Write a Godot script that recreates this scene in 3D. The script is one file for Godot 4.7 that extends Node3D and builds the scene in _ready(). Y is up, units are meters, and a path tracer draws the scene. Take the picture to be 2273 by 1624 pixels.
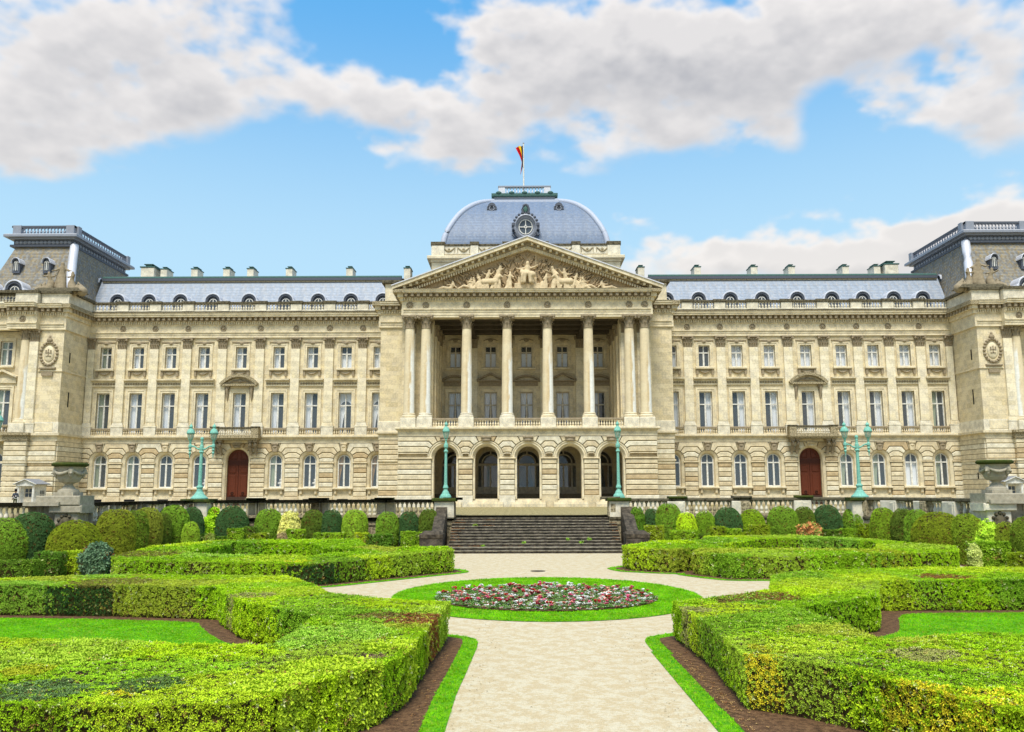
extends Node3D
# A neoclassical palace behind a sunken formal garden, seen along the garden's axis. Units are metres, the axis is x = 0, the palace looks towards +z.

const EYE := Vector3(-1.0, 3.8, 0.0)
const FOCAL := 1901.0        # focal length in pixels of a 2273 x 1624 view of the photograph
var view_right := Vector3.RIGHT
var view_up := Vector3.UP
var view_forward := Vector3.FORWARD
var M := {}
var rng := RandomNumberGenerator.new()
var names := {}
var shared := {}


# ------------------------------------------------------------------ mesh helper: collects triangles, corners given counter-clockwise seen from outside
class MB:
	var v := PackedVector3Array()
	var n := PackedVector3Array()
	var c := PackedColorArray()
	var coloured := false
	var col := Color(1, 1, 1)

	func tri(a: Vector3, b: Vector3, d: Vector3) -> void:
		var m := (b - a).cross(d - a)
		if m.length_squared() < 1e-14:
			return
		m = m.normalized()
		v.append(a); v.append(d); v.append(b)
		n.append(m); n.append(m); n.append(m)
		if coloured:
			c.append(col); c.append(col); c.append(col)

	func quad(a: Vector3, b: Vector3, d: Vector3, e: Vector3) -> void:
		tri(a, b, d)
		tri(a, d, e)

	func smooth_tri(a: Vector3, b: Vector3, d: Vector3, na: Vector3, nb: Vector3, nd: Vector3) -> void:
		v.append(a); v.append(d); v.append(b)
		n.append(na); n.append(nd); n.append(nb)
		if coloured:
			c.append(col); c.append(col); c.append(col)

	func smooth_quad(a: Vector3, b: Vector3, d: Vector3, e: Vector3, na: Vector3, nb: Vector3, nd: Vector3, ne: Vector3) -> void:
		smooth_tri(a, b, d, na, nb, nd)
		smooth_tri(a, d, e, na, nd, ne)

	func tint_quad(a: Vector3, b: Vector3, d: Vector3, e: Vector3, na: Vector3, nb: Vector3, nd: Vector3, ne: Vector3, k: Array) -> void:
		for t in [[a, na, k[0]], [d, nd, k[2]], [b, nb, k[1]], [a, na, k[0]], [e, ne, k[3]], [d, nd, k[2]]]:
			v.append(t[0]); n.append(t[1]); c.append(t[2])

	func box(x0: float, y0: float, z0: float, x1: float, y1: float, z1: float) -> MB:
		var a := Vector3(x0, y0, z1); var b := Vector3(x1, y0, z1); var d := Vector3(x1, y1, z1); var e := Vector3(x0, y1, z1)
		var f := Vector3(x0, y0, z0); var g := Vector3(x1, y0, z0); var h := Vector3(x1, y1, z0); var i := Vector3(x0, y1, z0)
		quad(a, b, d, e); quad(g, f, i, h); quad(f, a, e, i); quad(b, g, h, d); quad(e, d, h, i); quad(f, g, b, a)
		return self

	# a box whose front, top and side edges are bevelled
	func bevel_box(x0: float, y0: float, z0: float, x1: float, y1: float, z1: float, k: float) -> MB:
		var p := PackedVector2Array([Vector2(x0, y0), Vector2(x1, y0), Vector2(x1, y1), Vector2(x0, y1)])
		prism(p, z0, z1, k)
		return self

	# a box that tapers: half sizes at the bottom and at the top
	func taper(cx: float, cz: float, y0: float, y1: float, ax: float, az: float, bx: float, bz: float) -> MB:
		var lo := [Vector3(cx - ax, y0, cz + az), Vector3(cx + ax, y0, cz + az), Vector3(cx + ax, y0, cz - az), Vector3(cx - ax, y0, cz - az)]
		var hi := [Vector3(cx - bx, y1, cz + bz), Vector3(cx + bx, y1, cz + bz), Vector3(cx + bx, y1, cz - bz), Vector3(cx - bx, y1, cz - bz)]
		for i in 4:
			var j := (i + 1) % 4
			quad(lo[i], lo[j], hi[j], hi[i])
		quad(hi[0], hi[1], hi[2], hi[3])
		quad(lo[3], lo[2], lo[1], lo[0])
		return self

	# polygon (counter-clockwise seen from +z) pushed out from z0 to z1, front edge chamfered by k
	func prism(p: PackedVector2Array, z0: float, z1: float, k := 0.0) -> MB:
		if Geometry2D.is_polygon_clockwise(p):
			p.reverse()
		var q := p
		if k > 0.0:
			q = MB.inset(p, k)
		var t := Geometry2D.triangulate_polygon(q)
		for i in range(0, t.size(), 3):
			var a := Vector3(q[t[i]].x, q[t[i]].y, z1); var b := Vector3(q[t[i + 1]].x, q[t[i + 1]].y, z1); var d := Vector3(q[t[i + 2]].x, q[t[i + 2]].y, z1)
			if (b - a).cross(d - a).z < 0.0:
				tri(a, d, b)
			else:
				tri(a, b, d)
		for i in p.size():
			var j := (i + 1) % p.size()
			if k > 0.0:
				quad(Vector3(p[i].x, p[i].y, z1 - k), Vector3(p[j].x, p[j].y, z1 - k), Vector3(q[j].x, q[j].y, z1), Vector3(q[i].x, q[i].y, z1))
			quad(Vector3(p[i].x, p[i].y, z0), Vector3(p[j].x, p[j].y, z0), Vector3(p[j].x, p[j].y, z1 - k), Vector3(p[i].x, p[i].y, z1 - k))
		return self

	static func inset(p: PackedVector2Array, k: float) -> PackedVector2Array:
		var out := PackedVector2Array()
		for i in p.size():
			var a := p[(i + p.size() - 1) % p.size()]; var b := p[i]; var d := p[(i + 1) % p.size()]
			var e := (b - a).normalized(); var f := (d - b).normalized()
			var m := Vector2(-e.y - f.y, e.x + f.x)
			var den := 1.0 + e.dot(f)
			out.append(b + m * (k / maxf(den, 0.3)))
		return out

	func quad_sheet(r: float, y: float) -> MB:
		quad(Vector3(-r, y, r), Vector3(r, y, r), Vector3(r, y, -r), Vector3(-r, y, -r))
		return self

	# flat polygon on the ground (x, z given as Vector2) at height y, facing up
	func flat(p: PackedVector2Array, y: float) -> MB:
		var t := Geometry2D.triangulate_polygon(p)
		for i in range(0, t.size(), 3):
			var a := Vector3(p[t[i]].x, y, p[t[i]].y); var b := Vector3(p[t[i + 1]].x, y, p[t[i + 1]].y); var d := Vector3(p[t[i + 2]].x, y, p[t[i + 2]].y)
			if (b - a).cross(d - a).y < 0.0:
				tri(a, d, b)
			else:
				tri(a, b, d)
		return self

	# profile of (radius, height) turned about a vertical axis through at
	func lathe(p: Array, segs: int, at := Vector3.ZERO, sx := 1.0, sz := 1.0) -> MB:
		for i in p.size() - 1:
			var a: Vector2 = p[i]; var b: Vector2 = p[i + 1]
			var e := (b - a)
			if e.length_squared() < 1e-12:
				continue
			var m := Vector2(e.y, -e.x).normalized()
			for k in segs:
				var t0 := TAU * k / segs; var t1 := TAU * (k + 1) / segs
				var c0 := Vector3(sin(t0) * sx, 0, cos(t0) * sz); var c1 := Vector3(sin(t1) * sx, 0, cos(t1) * sz)
				var n0 := (c0 * m.x + Vector3(0, m.y, 0)).normalized(); var n1 := (c1 * m.x + Vector3(0, m.y, 0)).normalized()
				var y0 := Vector3(0, a.y, 0); var y1 := Vector3(0, b.y, 0)
				if a.x < 1e-5:
					smooth_tri(at + y0, at + c1 * b.x + y1, at + c0 * b.x + y1, n0, n1, n0)
				elif b.x < 1e-5:
					smooth_tri(at + c0 * a.x + y0, at + c1 * a.x + y0, at + y1, n0, n1, n0)
				else:
					smooth_quad(at + c0 * a.x + y0, at + c1 * a.x + y0, at + c1 * b.x + y1, at + c0 * b.x + y1, n0, n1, n1, n0)
		return self

	func ball(at: Vector3, r: Vector3, rings := 6, segs := 10) -> MB:
		for i in rings:
			var a0 := PI * i / rings - PI / 2; var a1 := PI * (i + 1) / rings - PI / 2
			for k in segs:
				var t0 := TAU * k / segs; var t1 := TAU * (k + 1) / segs
				var u := [Vector3(cos(a0) * sin(t0), sin(a0), cos(a0) * cos(t0)), Vector3(cos(a0) * sin(t1), sin(a0), cos(a0) * cos(t1)), Vector3(cos(a1) * sin(t1), sin(a1), cos(a1) * cos(t1)), Vector3(cos(a1) * sin(t0), sin(a1), cos(a1) * cos(t0))]
				var m := []
				for q: Vector3 in u:
					m.append((q / r).normalized())
				if i > 0:
					smooth_tri(at + u[0] * r, at + u[1] * r, at + u[2] * r, m[0], m[1], m[2])
				if i < rings - 1:
					smooth_tri(at + u[0] * r, at + u[2] * r, at + u[3] * r, m[0], m[2], m[3])
		return self

	# round bar through points with a radius at each
	func tube(p: Array, r: Array, segs := 6) -> MB:
		var rings := []
		for i in p.size():
			var d: Vector3 = (p[mini(i + 1, p.size() - 1)] - p[maxi(i - 1, 0)]).normalized()
			var s := d.cross(Vector3.UP if absf(d.y) < 0.9 else Vector3.RIGHT).normalized()
			var t := s.cross(d)
			var ring := []
			for k in segs:
				var a := TAU * k / segs
				ring.append([p[i] + (s * cos(a) + t * sin(a)) * r[i], s * cos(a) + t * sin(a)])
			rings.append(ring)
		for i in p.size() - 1:
			for k in segs:
				var j := (k + 1) % segs
				var a = rings[i][k]; var b = rings[i][j]; var d = rings[i + 1][j]; var e = rings[i + 1][k]
				smooth_quad(a[0], e[0], d[0], b[0], a[1], e[1], d[1], b[1])
		for k in range(1, segs - 1):
			tri(rings[0][0][0], rings[0][k][0], rings[0][k + 1][0])
			tri(rings[-1][0][0], rings[-1][k + 1][0], rings[-1][k][0])
		return self

	# flat bar of width w (in the plane z = at.z) along a line of points, from z0 to z1
	func ribbon(p: PackedVector2Array, w: float, z0: float, z1: float) -> MB:
		for i in p.size() - 1:
			var d := (p[i + 1] - p[i]).normalized(); var s := Vector2(-d.y, d.x) * w * 0.5
			prism(PackedVector2Array([p[i] - s, p[i + 1] - s, p[i + 1] + s, p[i] + s]), z0, z1)
		return self

	func done() -> ArrayMesh:
		var m := ArrayMesh.new()
		var a := []
		a.resize(Mesh.ARRAY_MAX)
		a[Mesh.ARRAY_VERTEX] = v
		a[Mesh.ARRAY_NORMAL] = n
		if coloured:
			a[Mesh.ARRAY_COLOR] = c
		m.add_surface_from_arrays(Mesh.PRIMITIVE_TRIANGLES, a)
		return m


# ------------------------------------------------------------------ nodes
func numbered(called: String) -> String:
	names[called] = names.get(called, 0) + 1
	return called if names[called] == 1 else "%s_%03d" % [called, names[called] - 1]

func thing(called: String, label: String, category: String, group := "", at := Vector3.ZERO, turn := 0.0) -> Node3D:
	var o := Node3D.new()
	o.name = numbered(called)
	add_child(o)
	o.position = at
	o.rotation.y = turn
	tag(o, label, category, group)
	return o

func tag(o: Node3D, label: String, category: String, group := "") -> Node3D:
	o.set_meta("label", label)
	o.set_meta("category", category)
	if group:
		o.set_meta("group", group)
	return o

func part(called: String, mesh: Mesh, m: Material, parent: Node3D, at := Vector3.ZERO, turn := 0.0) -> MeshInstance3D:
	var o := MeshInstance3D.new()
	o.name = called if parent != self else numbered(called)
	o.mesh = mesh
	o.material_override = m
	parent.add_child(o, true)
	o.position = at
	o.rotation.y = turn
	return o

func group_part(called: String, parent: Node3D, at := Vector3.ZERO) -> Node3D:
	var o := Node3D.new()
	o.name = called
	parent.add_child(o, true)
	o.position = at
	return o

func structure(called: String, mesh: Mesh, m: Material) -> MeshInstance3D:
	var o := part(called, mesh, m, self)
	o.set_meta("kind", "structure")
	return o

func scatter(called: String, mesh: Mesh, m: Material, parent: Node3D, xs: Array, cs: PackedColorArray) -> MultiMeshInstance3D:
	var mm := MultiMesh.new()
	mm.transform_format = MultiMesh.TRANSFORM_3D
	mm.use_colors = true
	mm.mesh = mesh
	mm.instance_count = xs.size()
	for i in xs.size():
		mm.set_instance_transform(i, xs[i])
		mm.set_instance_color(i, cs[i])
	var o := MultiMeshInstance3D.new()
	o.name = called if parent != self else numbered(called)
	o.multimesh = mm
	o.set_meta("kind", "stuff")
	o.material_override = m
	parent.add_child(o, true)
	return o


# ------------------------------------------------------------------ where a pixel of the photograph (2273 x 1624) points, met with a plane
func ray(x: float, y: float) -> Vector3:
	return view_forward + view_right * ((x - 1136.5) / FOCAL) + view_up * ((812.0 - y) / FOCAL)

func at_depth(x: float, y: float, z: float) -> Vector3:
	var d := ray(x, y)
	return EYE + d * ((z - EYE.z) / d.z)

func at_height(x: float, y: float, h: float) -> Vector3:
	var d := ray(x, y)
	return EYE + d * ((h - EYE.y) / d.y)

# the hedges are cut a little higher towards the terrace
func rise(z: float) -> float:
	return 0.38 * clampf((-37.0 - z) / 13.0, 0.0, 1.0)

func plan(p: Array, h: float) -> PackedVector2Array:
	var out := PackedVector2Array()
	for i in range(0, p.size(), 2):
		var q := at_height(p[i], p[i + 1], h)
		for k in 6:
			q = at_height(p[i], p[i + 1], h + rise(q.z))
		out.append(Vector2(q.x, q.z))
	return out


# ------------------------------------------------------------------ textures and materials
func noise(seed_: int, freq: float, octaves := 4, kind := FastNoiseLite.TYPE_SIMPLEX_SMOOTH) -> FastNoiseLite:
	var f := FastNoiseLite.new()
	f.seed = seed_
	f.noise_type = kind
	f.frequency = freq
	f.fractal_octaves = octaves
	f.fractal_type = FastNoiseLite.FRACTAL_FBM if octaves > 1 else FastNoiseLite.FRACTAL_NONE
	return f

# pixels from how(x, y, coarse, fine, grain) -> Color, with three seamless noises
func picture(size: int, seed_: int, coarse: float, fine: float, how: Callable) -> ImageTexture:
	var a := noise(seed_, coarse, 5).get_seamless_image(size, size)
	var b := noise(seed_ + 1, fine, 4).get_seamless_image(size, size)
	var g := noise(seed_ + 2, 0.35, 2).get_seamless_image(size, size)
	var im := Image.create(size, size, false, Image.FORMAT_RGB8)
	for y in size:
		for x in size:
			im.set_pixel(x, y, how.call(x, y, a.get_pixel(x, y).r, b.get_pixel(x, y).r, g.get_pixel(x, y).r))
	return ImageTexture.create_from_image(im)

func mat(c: Color, rough := 0.85, tex: Texture2D = null, scale := 0.25, metal := 0.0) -> StandardMaterial3D:
	var m := StandardMaterial3D.new()
	m.albedo_color = c
	m.roughness = rough
	m.metallic = metal
	m.metallic_specular = 0.35
	if tex:
		m.albedo_texture = tex
		m.uv1_triplanar = true
		m.uv1_world_triplanar = true
		m.uv1_scale = Vector3.ONE * scale
	return m

func h2(x: int, y: int) -> float:
	var k := (x * 374761393 + y * 668265263) & 0x7fffffff
	k = ((k ^ (k >> 13)) * 1274126177) & 0x7fffffff
	return float((k ^ (k >> 16)) & 0xffff) / 65535.0

func make_materials() -> void:
	# ashlar: eight courses of half a metre in a tile of four metres, blocks of slightly different tone, ochre blotches, dirt in the joints
	var ashlar := picture(512, 11, 0.006, 0.03, func(x, y, a, b, g):
		var row := int(y / 64.0)
		var sx: int = (x + (row % 2) * 86 + int(h2(row, 7) * 40.0)) % 512
		var blk := int(sx / 171.0)
		var t: float = 0.90 + 0.10 * h2(blk + 3, row) + 0.16 * (a - 0.5) + 0.14 * (b - 0.5) + 0.05 * (g - 0.5)
		var och := clampf((a - 0.42) * 2.0, 0.0, 1.0) * 0.3 + 0.4 * h2(blk + 9, row + 4)
		var col := Color(t, t * (1.0 - 0.035 * och), t * (1.0 - 0.16 * och))
		if y % 64 < 2 or sx % 171 < 2:
			col = col * 0.84
		return col)
	var plain := picture(512, 21, 0.007, 0.035, func(_x, _y, a, b, g):
		var t: float = 0.94 + 0.20 * (a - 0.5) + 0.20 * (b - 0.5) + 0.10 * (g - 0.5)
		var och := clampf((b - 0.35) * 1.6, 0.0, 1.0)
		return Color(t, t * (1.0 - 0.03 * och), t * (1.0 - 0.11 * och)))
	var grain := picture(256, 27, 0.02, 0.06, func(_x, _y, a, b, g):
		var t: float = 0.97 + 0.08 * (a - 0.5) + 0.08 * (b - 0.5) + 0.05 * (g - 0.5)
		return Color(t, t, t))
	# weathering: black crust and algae in streaks and spots on exposed stone
	var crust := picture(512, 31, 0.012, 0.05, func(_x, _y, a, b, g):
		var w := clampf((a - 0.5) * 2.6 + (b - 0.5) * 1.4, 0.0, 0.5)
		var t: float = 0.92 + 0.2 * (g - 0.5)
		return Color(t, t * 0.98, t * 0.92).lerp(Color(0.30, 0.29, 0.24) * t, w))
	var slate := picture(512, 41, 0.008, 0.03, func(x, y, a, b, g):
		var row := int(y / 42.7)
		var sx: int = (x + (row % 2) * 21) % 512
		var t: float = 0.84 + 0.10 * h2(int(sx / 42.7), row) + 0.10 * (a - 0.5) + 0.1 * (b - 0.5) + 0.08 * (g - 0.5)
		var r := fmod(y, 42.7)
		var col := Color(t, t * 1.01, t * 1.03).lerp(Color(t * 1.1, t * 0.98, t * 0.86), clampf((a - 0.55) * 2.0, 0, 0.4))
		if r < 6.0:
			col = col * 0.72
		elif fmod(sx, 42.7) < 3.0:
			col = col * 0.92
		return col)
	# older slate with rust and lichen runs
	var old_slate := picture(512, 47, 0.008, 0.02, func(x, y, a, b, g):
		var row := int(y / 42.7)
		var sx: int = (x + (row % 2) * 21) % 512
		var t: float = 0.72 + 0.22 * h2(int(sx / 42.7), row) + 0.1 * (g - 0.5)
		var r := fmod(y, 42.7)
		var run := clampf((a - 0.42) * 2.6 + (b - 0.5), 0.0, 1.0)
		var col := Color(t, t, t).lerp(Color(t * 1.15, t * 0.98, t * 0.66), run * 0.75)
		if r < 6.0:
			col = col * 0.6
		return col)
	var gravel := picture(1024, 51, 0.016, 0.06, func(x, y, a, b, g):
		var w := clampf((a - 0.5) * 2.2 + (b - 0.5) * 1.8 + 0.5, 0.0, 1.0)
		var s := h2(x, y)
		var t: float = 0.87 + 0.14 * (s - 0.5) + 0.10 * (g - 0.5)
		var col := Color(t, t * 0.95, t * 0.85).lerp(Color(t * 1.06, t * 1.05, t * 1.01), w)
		if s > 0.988:
			col = col * 0.6
		return col)
	var earth := picture(512, 61, 0.02, 0.08, func(x, y, a, b, g):
		var t: float = 0.75 + 0.5 * (a - 0.5) + 0.4 * (b - 0.5) + 0.5 * (h2(x, y) - 0.5)
		var col := Color(t, t * 0.92, t * 0.86)
		if h2(x + 5, y + 9) > 0.992:
			col = Color(1.6, 1.25, 0.8)
		return col)
	var turf := picture(512, 71, 0.012, 0.06, func(x, y, a, b, g):
		var t: float = 0.85 + 0.3 * (a - 0.5) + 0.3 * (b - 0.5) + 0.35 * (h2(x, y) - 0.5)
		return Color(t * (0.9 + 0.5 * (a - 0.4)), t, t * 0.8))
	var wet := picture(512, 81, 0.01, 0.05, func(x, y, a, b, g):
		var t: float = 0.78 + 0.7 * (a - 0.5) + 0.35 * (b - 0.5) + 0.2 * (g - 0.5)
		var moss := clampf((b - 0.55) * 3.0, 0.0, 1.0)
		return Color(t, t * 0.97, t * 0.93).lerp(Color(t * 1.0, t * 1.08, t * 0.72), moss * 0.5))
	var setts := picture(512, 85, 0.01, 0.05, func(x, y, a, b, g):
		var row := int(y / 32.0)
		var sx: int = (x + (row % 2) * 16) % 512
		var t: float = 0.80 + 0.25 * h2(int(sx / 32.0), row) + 0.2 * (a - 0.5) + 0.1 * (g - 0.5)
		var col := Color(t, t * 0.97, t * 0.86)
		if y % 32 < 4 or sx % 32 < 4:
			col = Color(0.55, 0.55, 0.34)
		return col)
	M.sett_paving = mat(Color(0.68, 0.64, 0.52), 0.9, setts, 0.5)
	var patina := picture(256, 91, 0.02, 0.08, func(x, y, a, b, g):
		var t: float = 0.9 + 0.3 * (a - 0.5) + 0.25 * (b - 0.5) + 0.1 * (g - 0.5)
		return Color(t * (0.9 + 0.5 * (b - 0.5)), t, t * 0.98))
	var oak := picture(256, 95, 0.01, 0.05, func(x, y, a, b, g):
		var t: float = 0.85 + 0.25 * sin(x * 0.35 + a * 14.0) * 0.4 + 0.3 * (b - 0.5)
		return Color(t, t * 0.95, t * 0.92))
	M.wall = mat(Color(0.875, 0.825, 0.705), 0.9, ashlar, 0.25)
	M.stone = mat(Color(0.89, 0.845, 0.73), 0.9, plain, 0.22)
	M.block = mat(Color(0.885, 0.84, 0.725), 0.9, plain, 0.31)
	M.block2 = mat(Color(0.85, 0.795, 0.67), 0.9, plain, 0.27)
	M.block4 = mat(Color(0.78, 0.70, 0.555), 0.92, plain, 0.4)
	M.block3 = mat(Color(0.90, 0.875, 0.79), 0.9, plain, 0.36)
	M.pilaster = mat(Color(0.915, 0.88, 0.785), 0.9, ashlar, 0.25)
	M.urn = mat(Color(0.68, 0.655, 0.585), 0.93, plain, 0.9)
	M.pale = mat(Color(0.89, 0.865, 0.79), 0.88, plain, 0.3)
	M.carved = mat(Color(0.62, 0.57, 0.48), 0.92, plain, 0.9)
	M.relief = mat(Color(0.86, 0.79, 0.655), 0.9, plain, 0.6)
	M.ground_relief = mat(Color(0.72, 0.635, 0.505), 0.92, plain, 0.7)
	M.weathered = mat(Color(0.72, 0.68, 0.585), 0.93, crust, 0.8)
	M.cap = mat(Color(0.43, 0.41, 0.35), 0.95, crust, 0.45)
	M.mossy = mat(Color(0.30, 0.33, 0.16), 0.97, turf, 0.9)
	M.column = mat(Color(0.95, 0.955, 0.945), 0.9, grain, 0.3)
	M.column.vertex_color_use_as_albedo = true
	M.slate = mat(Color(0.66, 0.70, 0.745), 0.5, slate, 0.4)
	M.dome_rib = mat(Color(0.70, 0.73, 0.79), 0.5, grain, 0.5)
	M.dome_slate = mat(Color(0.51, 0.575, 0.665), 0.5, slate, 0.4)
	M.old_slate = mat(Color(0.60, 0.60, 0.585), 0.7, old_slate, 0.4)
	M.lead = mat(Color(0.57, 0.59, 0.63), 0.5, grain, 0.5, 0.25)
	M.lead_pale = mat(Color(0.82, 0.83, 0.86), 0.5, grain, 0.5, 0.15)
	M.lead_dark = mat(Color(0.34, 0.36, 0.40), 0.6, grain, 0.7, 0.1)
	M.copper = mat(Color(0.60, 0.80, 0.735), 0.7, patina, 1.6)
	M.copper_dark = mat(Color(0.34, 0.44, 0.42), 0.75, patina, 1.0)
	M.white = mat(Color(0.90, 0.90, 0.88), 0.6, plain, 0.7)
	M.cream_paint = mat(Color(0.86, 0.825, 0.745), 0.6, plain, 0.7)
	M.door = mat(Color(0.44, 0.225, 0.135), 0.5, oak, 0.8)
	M.door_dark = mat(Color(0.34, 0.165, 0.10), 0.5, oak, 0.8)
	M.iron = mat(Color(0.10, 0.10, 0.10), 0.5, null, 1.0, 0.6)
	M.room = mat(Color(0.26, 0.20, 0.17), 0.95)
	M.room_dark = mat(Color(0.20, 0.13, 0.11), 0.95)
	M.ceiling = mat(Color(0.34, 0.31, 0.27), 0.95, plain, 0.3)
	M.net = mat(Color(0.93, 0.94, 0.95), 0.9)
	M.net.backlight_enabled = true
	M.net.backlight = Color(0.4, 0.4, 0.4)
	M.drape = mat(Color(0.62, 0.66, 0.55), 0.9)
	M.drape_gold = mat(Color(0.70, 0.55, 0.30), 0.9)
	var glass := StandardMaterial3D.new()
	glass.albedo_color = Color(0.80, 0.86, 0.90, 0.12)
	glass.transparency = BaseMaterial3D.TRANSPARENCY_ALPHA
	glass.roughness = 0.03
	glass.metallic_specular = 0.9
	M.glass = glass
	var lamp := StandardMaterial3D.new()
	lamp.albedo_color = Color(0.72, 0.76, 0.68, 0.55)
	lamp.transparency = BaseMaterial3D.TRANSPARENCY_ALPHA
	lamp.roughness = 0.15
	M.lamp_glass = lamp
	M.gravel = mat(Color(0.845, 0.805, 0.715), 0.95, gravel, 0.13)
	M.tread = mat(Color(0.60, 0.575, 0.52), 0.6, wet, 0.45)
	M.soil = mat(Color(0.50, 0.405, 0.30), 0.97, earth, 0.5)
	M.turf = mat(Color(0.42, 0.68, 0.03), 0.95, turf, 0.45)
	M.steps = mat(Color(0.36, 0.335, 0.31), 0.65, wet, 0.35)
	M.kerb = mat(Color(0.38, 0.35, 0.31), 0.75, wet, 0.5)
	M.setts = mat(Color(0.62, 0.575, 0.47), 0.9, plain, 0.5)
	M.setts2 = mat(Color(0.55, 0.51, 0.41), 0.9, plain, 0.6)
	M.joint = mat(Color(0.40, 0.41, 0.24), 0.95, earth, 0.5)
	M.bark = mat(Color(0.30, 0.22, 0.15), 0.95, earth, 1.0)
	M.core = mat(Color(0.30, 0.25, 0.15), 1.0, turf, 1.6)  # twig brown, set dark so gaps in the foliage look shaded
	M.red = mat(Color(0.80, 0.06, 0.10), 0.8)
	M.yellow = mat(Color(0.95, 0.75, 0.12), 0.8)
	M.black = mat(Color(0.05, 0.05, 0.06), 0.8)
	M.skin = mat(Color(0.78, 0.58, 0.47), 0.6)
	var leaf := StandardMaterial3D.new()
	leaf.albedo_color = Color(1, 1, 1)
	leaf.vertex_color_use_as_albedo = true
	leaf.roughness = 0.75
	leaf.metallic_specular = 0.12
	leaf.cull_mode = BaseMaterial3D.CULL_DISABLED
	leaf.backlight_enabled = true
	leaf.backlight = Color(0.20, 0.28, 0.02)
	M.leaf = leaf
	var petal := StandardMaterial3D.new()
	petal.vertex_color_use_as_albedo = true
	petal.roughness = 0.7
	petal.cull_mode = BaseMaterial3D.CULL_DISABLED
	M.petal = petal


# ------------------------------------------------------------------ sky: blue air and broken cumulus, computed by direction
var sky_a: FastNoiseLite
var sky_b: FastNoiseLite
var sky_c: FastNoiseLite
# masses of cloud and of clear air in the part of the sky that the photograph shows: x, y, half widths in its pixels, amount
const MASSES := [
	[130, 150, 330, 190, 0.85], [330, 260, 190, 90, 0.65], [60, 330, 180, 60, 0.35], [230, 375, 130, 26, 0.45], [480, 60, 260, 140, 0.6], [660, 190, 200, 70, 0.6], [850, 245, 170, 60, 0.55],
	[1080, 290, 190, 95, 0.75], [1140, 150, 160, 90, 0.55], [1100, 60, 120, 60, 0.45], [1430, 120, 300, 150, 0.75], [1480, 290, 120, 50, 0.6], [1700, 120, 330, 130, 0.8], [1740, 320, 70, 50, 0.75], [1690, 260, 60, 50, 0.4],
	[2000, 60, 260, 80, 0.6], [2160, 210, 130, 110, 0.75], [2060, 290, 110, 40, 0.4], [2220, 300, 70, 40, 0.5], [800, 345, 90, 30, 0.75], [860, 375, 30, 25, 0.4], [1405, 497, 40, 14, 0.75], [1300, 390, 60, 25, 0.35], [1330, 330, 60, 40, 0.3],
	[1560, 575, 210, 55, 1.1], [1850, 575, 210, 45, 1.0], [2050, 550, 170, 50, 1.0], [2230, 480, 90, 60, 1.1], [1960, 510, 90, 18, 0.55], [2120, 495, 110, 30, 0.5],
	[790, 70, 110, 60, -0.9], [900, 110, 70, 60, -0.8], [720, 20, 60, 40, -0.5], [610, 320, 130, 70, -0.8], [520, 450, 330, 110, -0.9], [120, 480, 330, 60, -0.9], [820, 500, 260, 100, -0.8], [880, 300, 60, 40, -0.3],
	[2080, 150, 80, 50, -0.8], [1960, 380, 260, 70, -0.95], [1840, 260, 50, 60, -0.75], [1900, 220, 60, 60, -0.4], [1560, 430, 160, 60, -0.9], [1280, 470, 90, 70, -0.5], [1000, 470, 60, 70, -0.4], [1570, 350, 40, 40, -0.3],
]

func sky_density(d: Vector3) -> Vector3:
	var q := Vector3(d.x, d.y * 1.8, d.z) * 100.0
	var a := sky_a.get_noise_3dv(q)
	var b := sky_b.get_noise_3dv(q)
	var fine := sky_c.get_noise_3dv(q)
	var f := d.dot(view_forward)
	var inside := 0.0
	var mass := 0.0
	if f > 0.35:
		var x := 1136.5 + FOCAL * d.dot(view_right) / f
		var y := 812.0 - FOCAL * d.dot(view_up) / f
		var ex := maxf(absf(x - 1136.0) - 1150.0, 0.0) / 260.0
		var ey := maxf(-y, 0.0) / 220.0
		inside = clampf(1.0 - maxf(ex, ey), 0.0, 1.0)
		x += 60.0 * b + 20.0 * fine
		y += 40.0 * a + 14.0 * fine
		for m in MASSES:
			var u: float = (x - m[0]) / m[2]
			var w: float = (y - m[1]) / m[3]
			var r := u * u + w * w
			if r < 6.0:
				mass += m[4] * exp(-r * 0.9)
	return Vector3(lerpf(0.12 + a * 1.1, mass * 0.84 - 0.10 + a * 0.2, inside) + b * 0.72 + fine * 0.40, b, fine)

func sky_at(d: Vector3) -> Color:
	var up := maxf(d.y, 0.0)
	var n := sky_density(d)
	var high := sky_density((d + Vector3(-0.010, 0.026, 0.0)).normalized())
	var cover := smoothstep(-0.06, 0.62, n.x)
	var blue := Color(0.115, 0.42, 0.83).lerp(Color(0.47, 0.73, 0.93), smoothstep(0.56, 0.22, up))
	var thick := clampf(smoothstep(0.15, 1.0, n.x) * 0.6 + 0.7 * clampf(high.x - n.x + 0.08, -0.4, 0.6), 0.0, 1.0)
	var cloud := Color(0.88, 0.845, 0.825).lerp(Color(0.50, 0.50, 0.525), thick)
	cloud = cloud.lerp(Color(0.93, 0.88, 0.80), 0.4 * smoothstep(0.36, 0.16, up))
	return blue.lerp(cloud, cover * 0.97)

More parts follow.
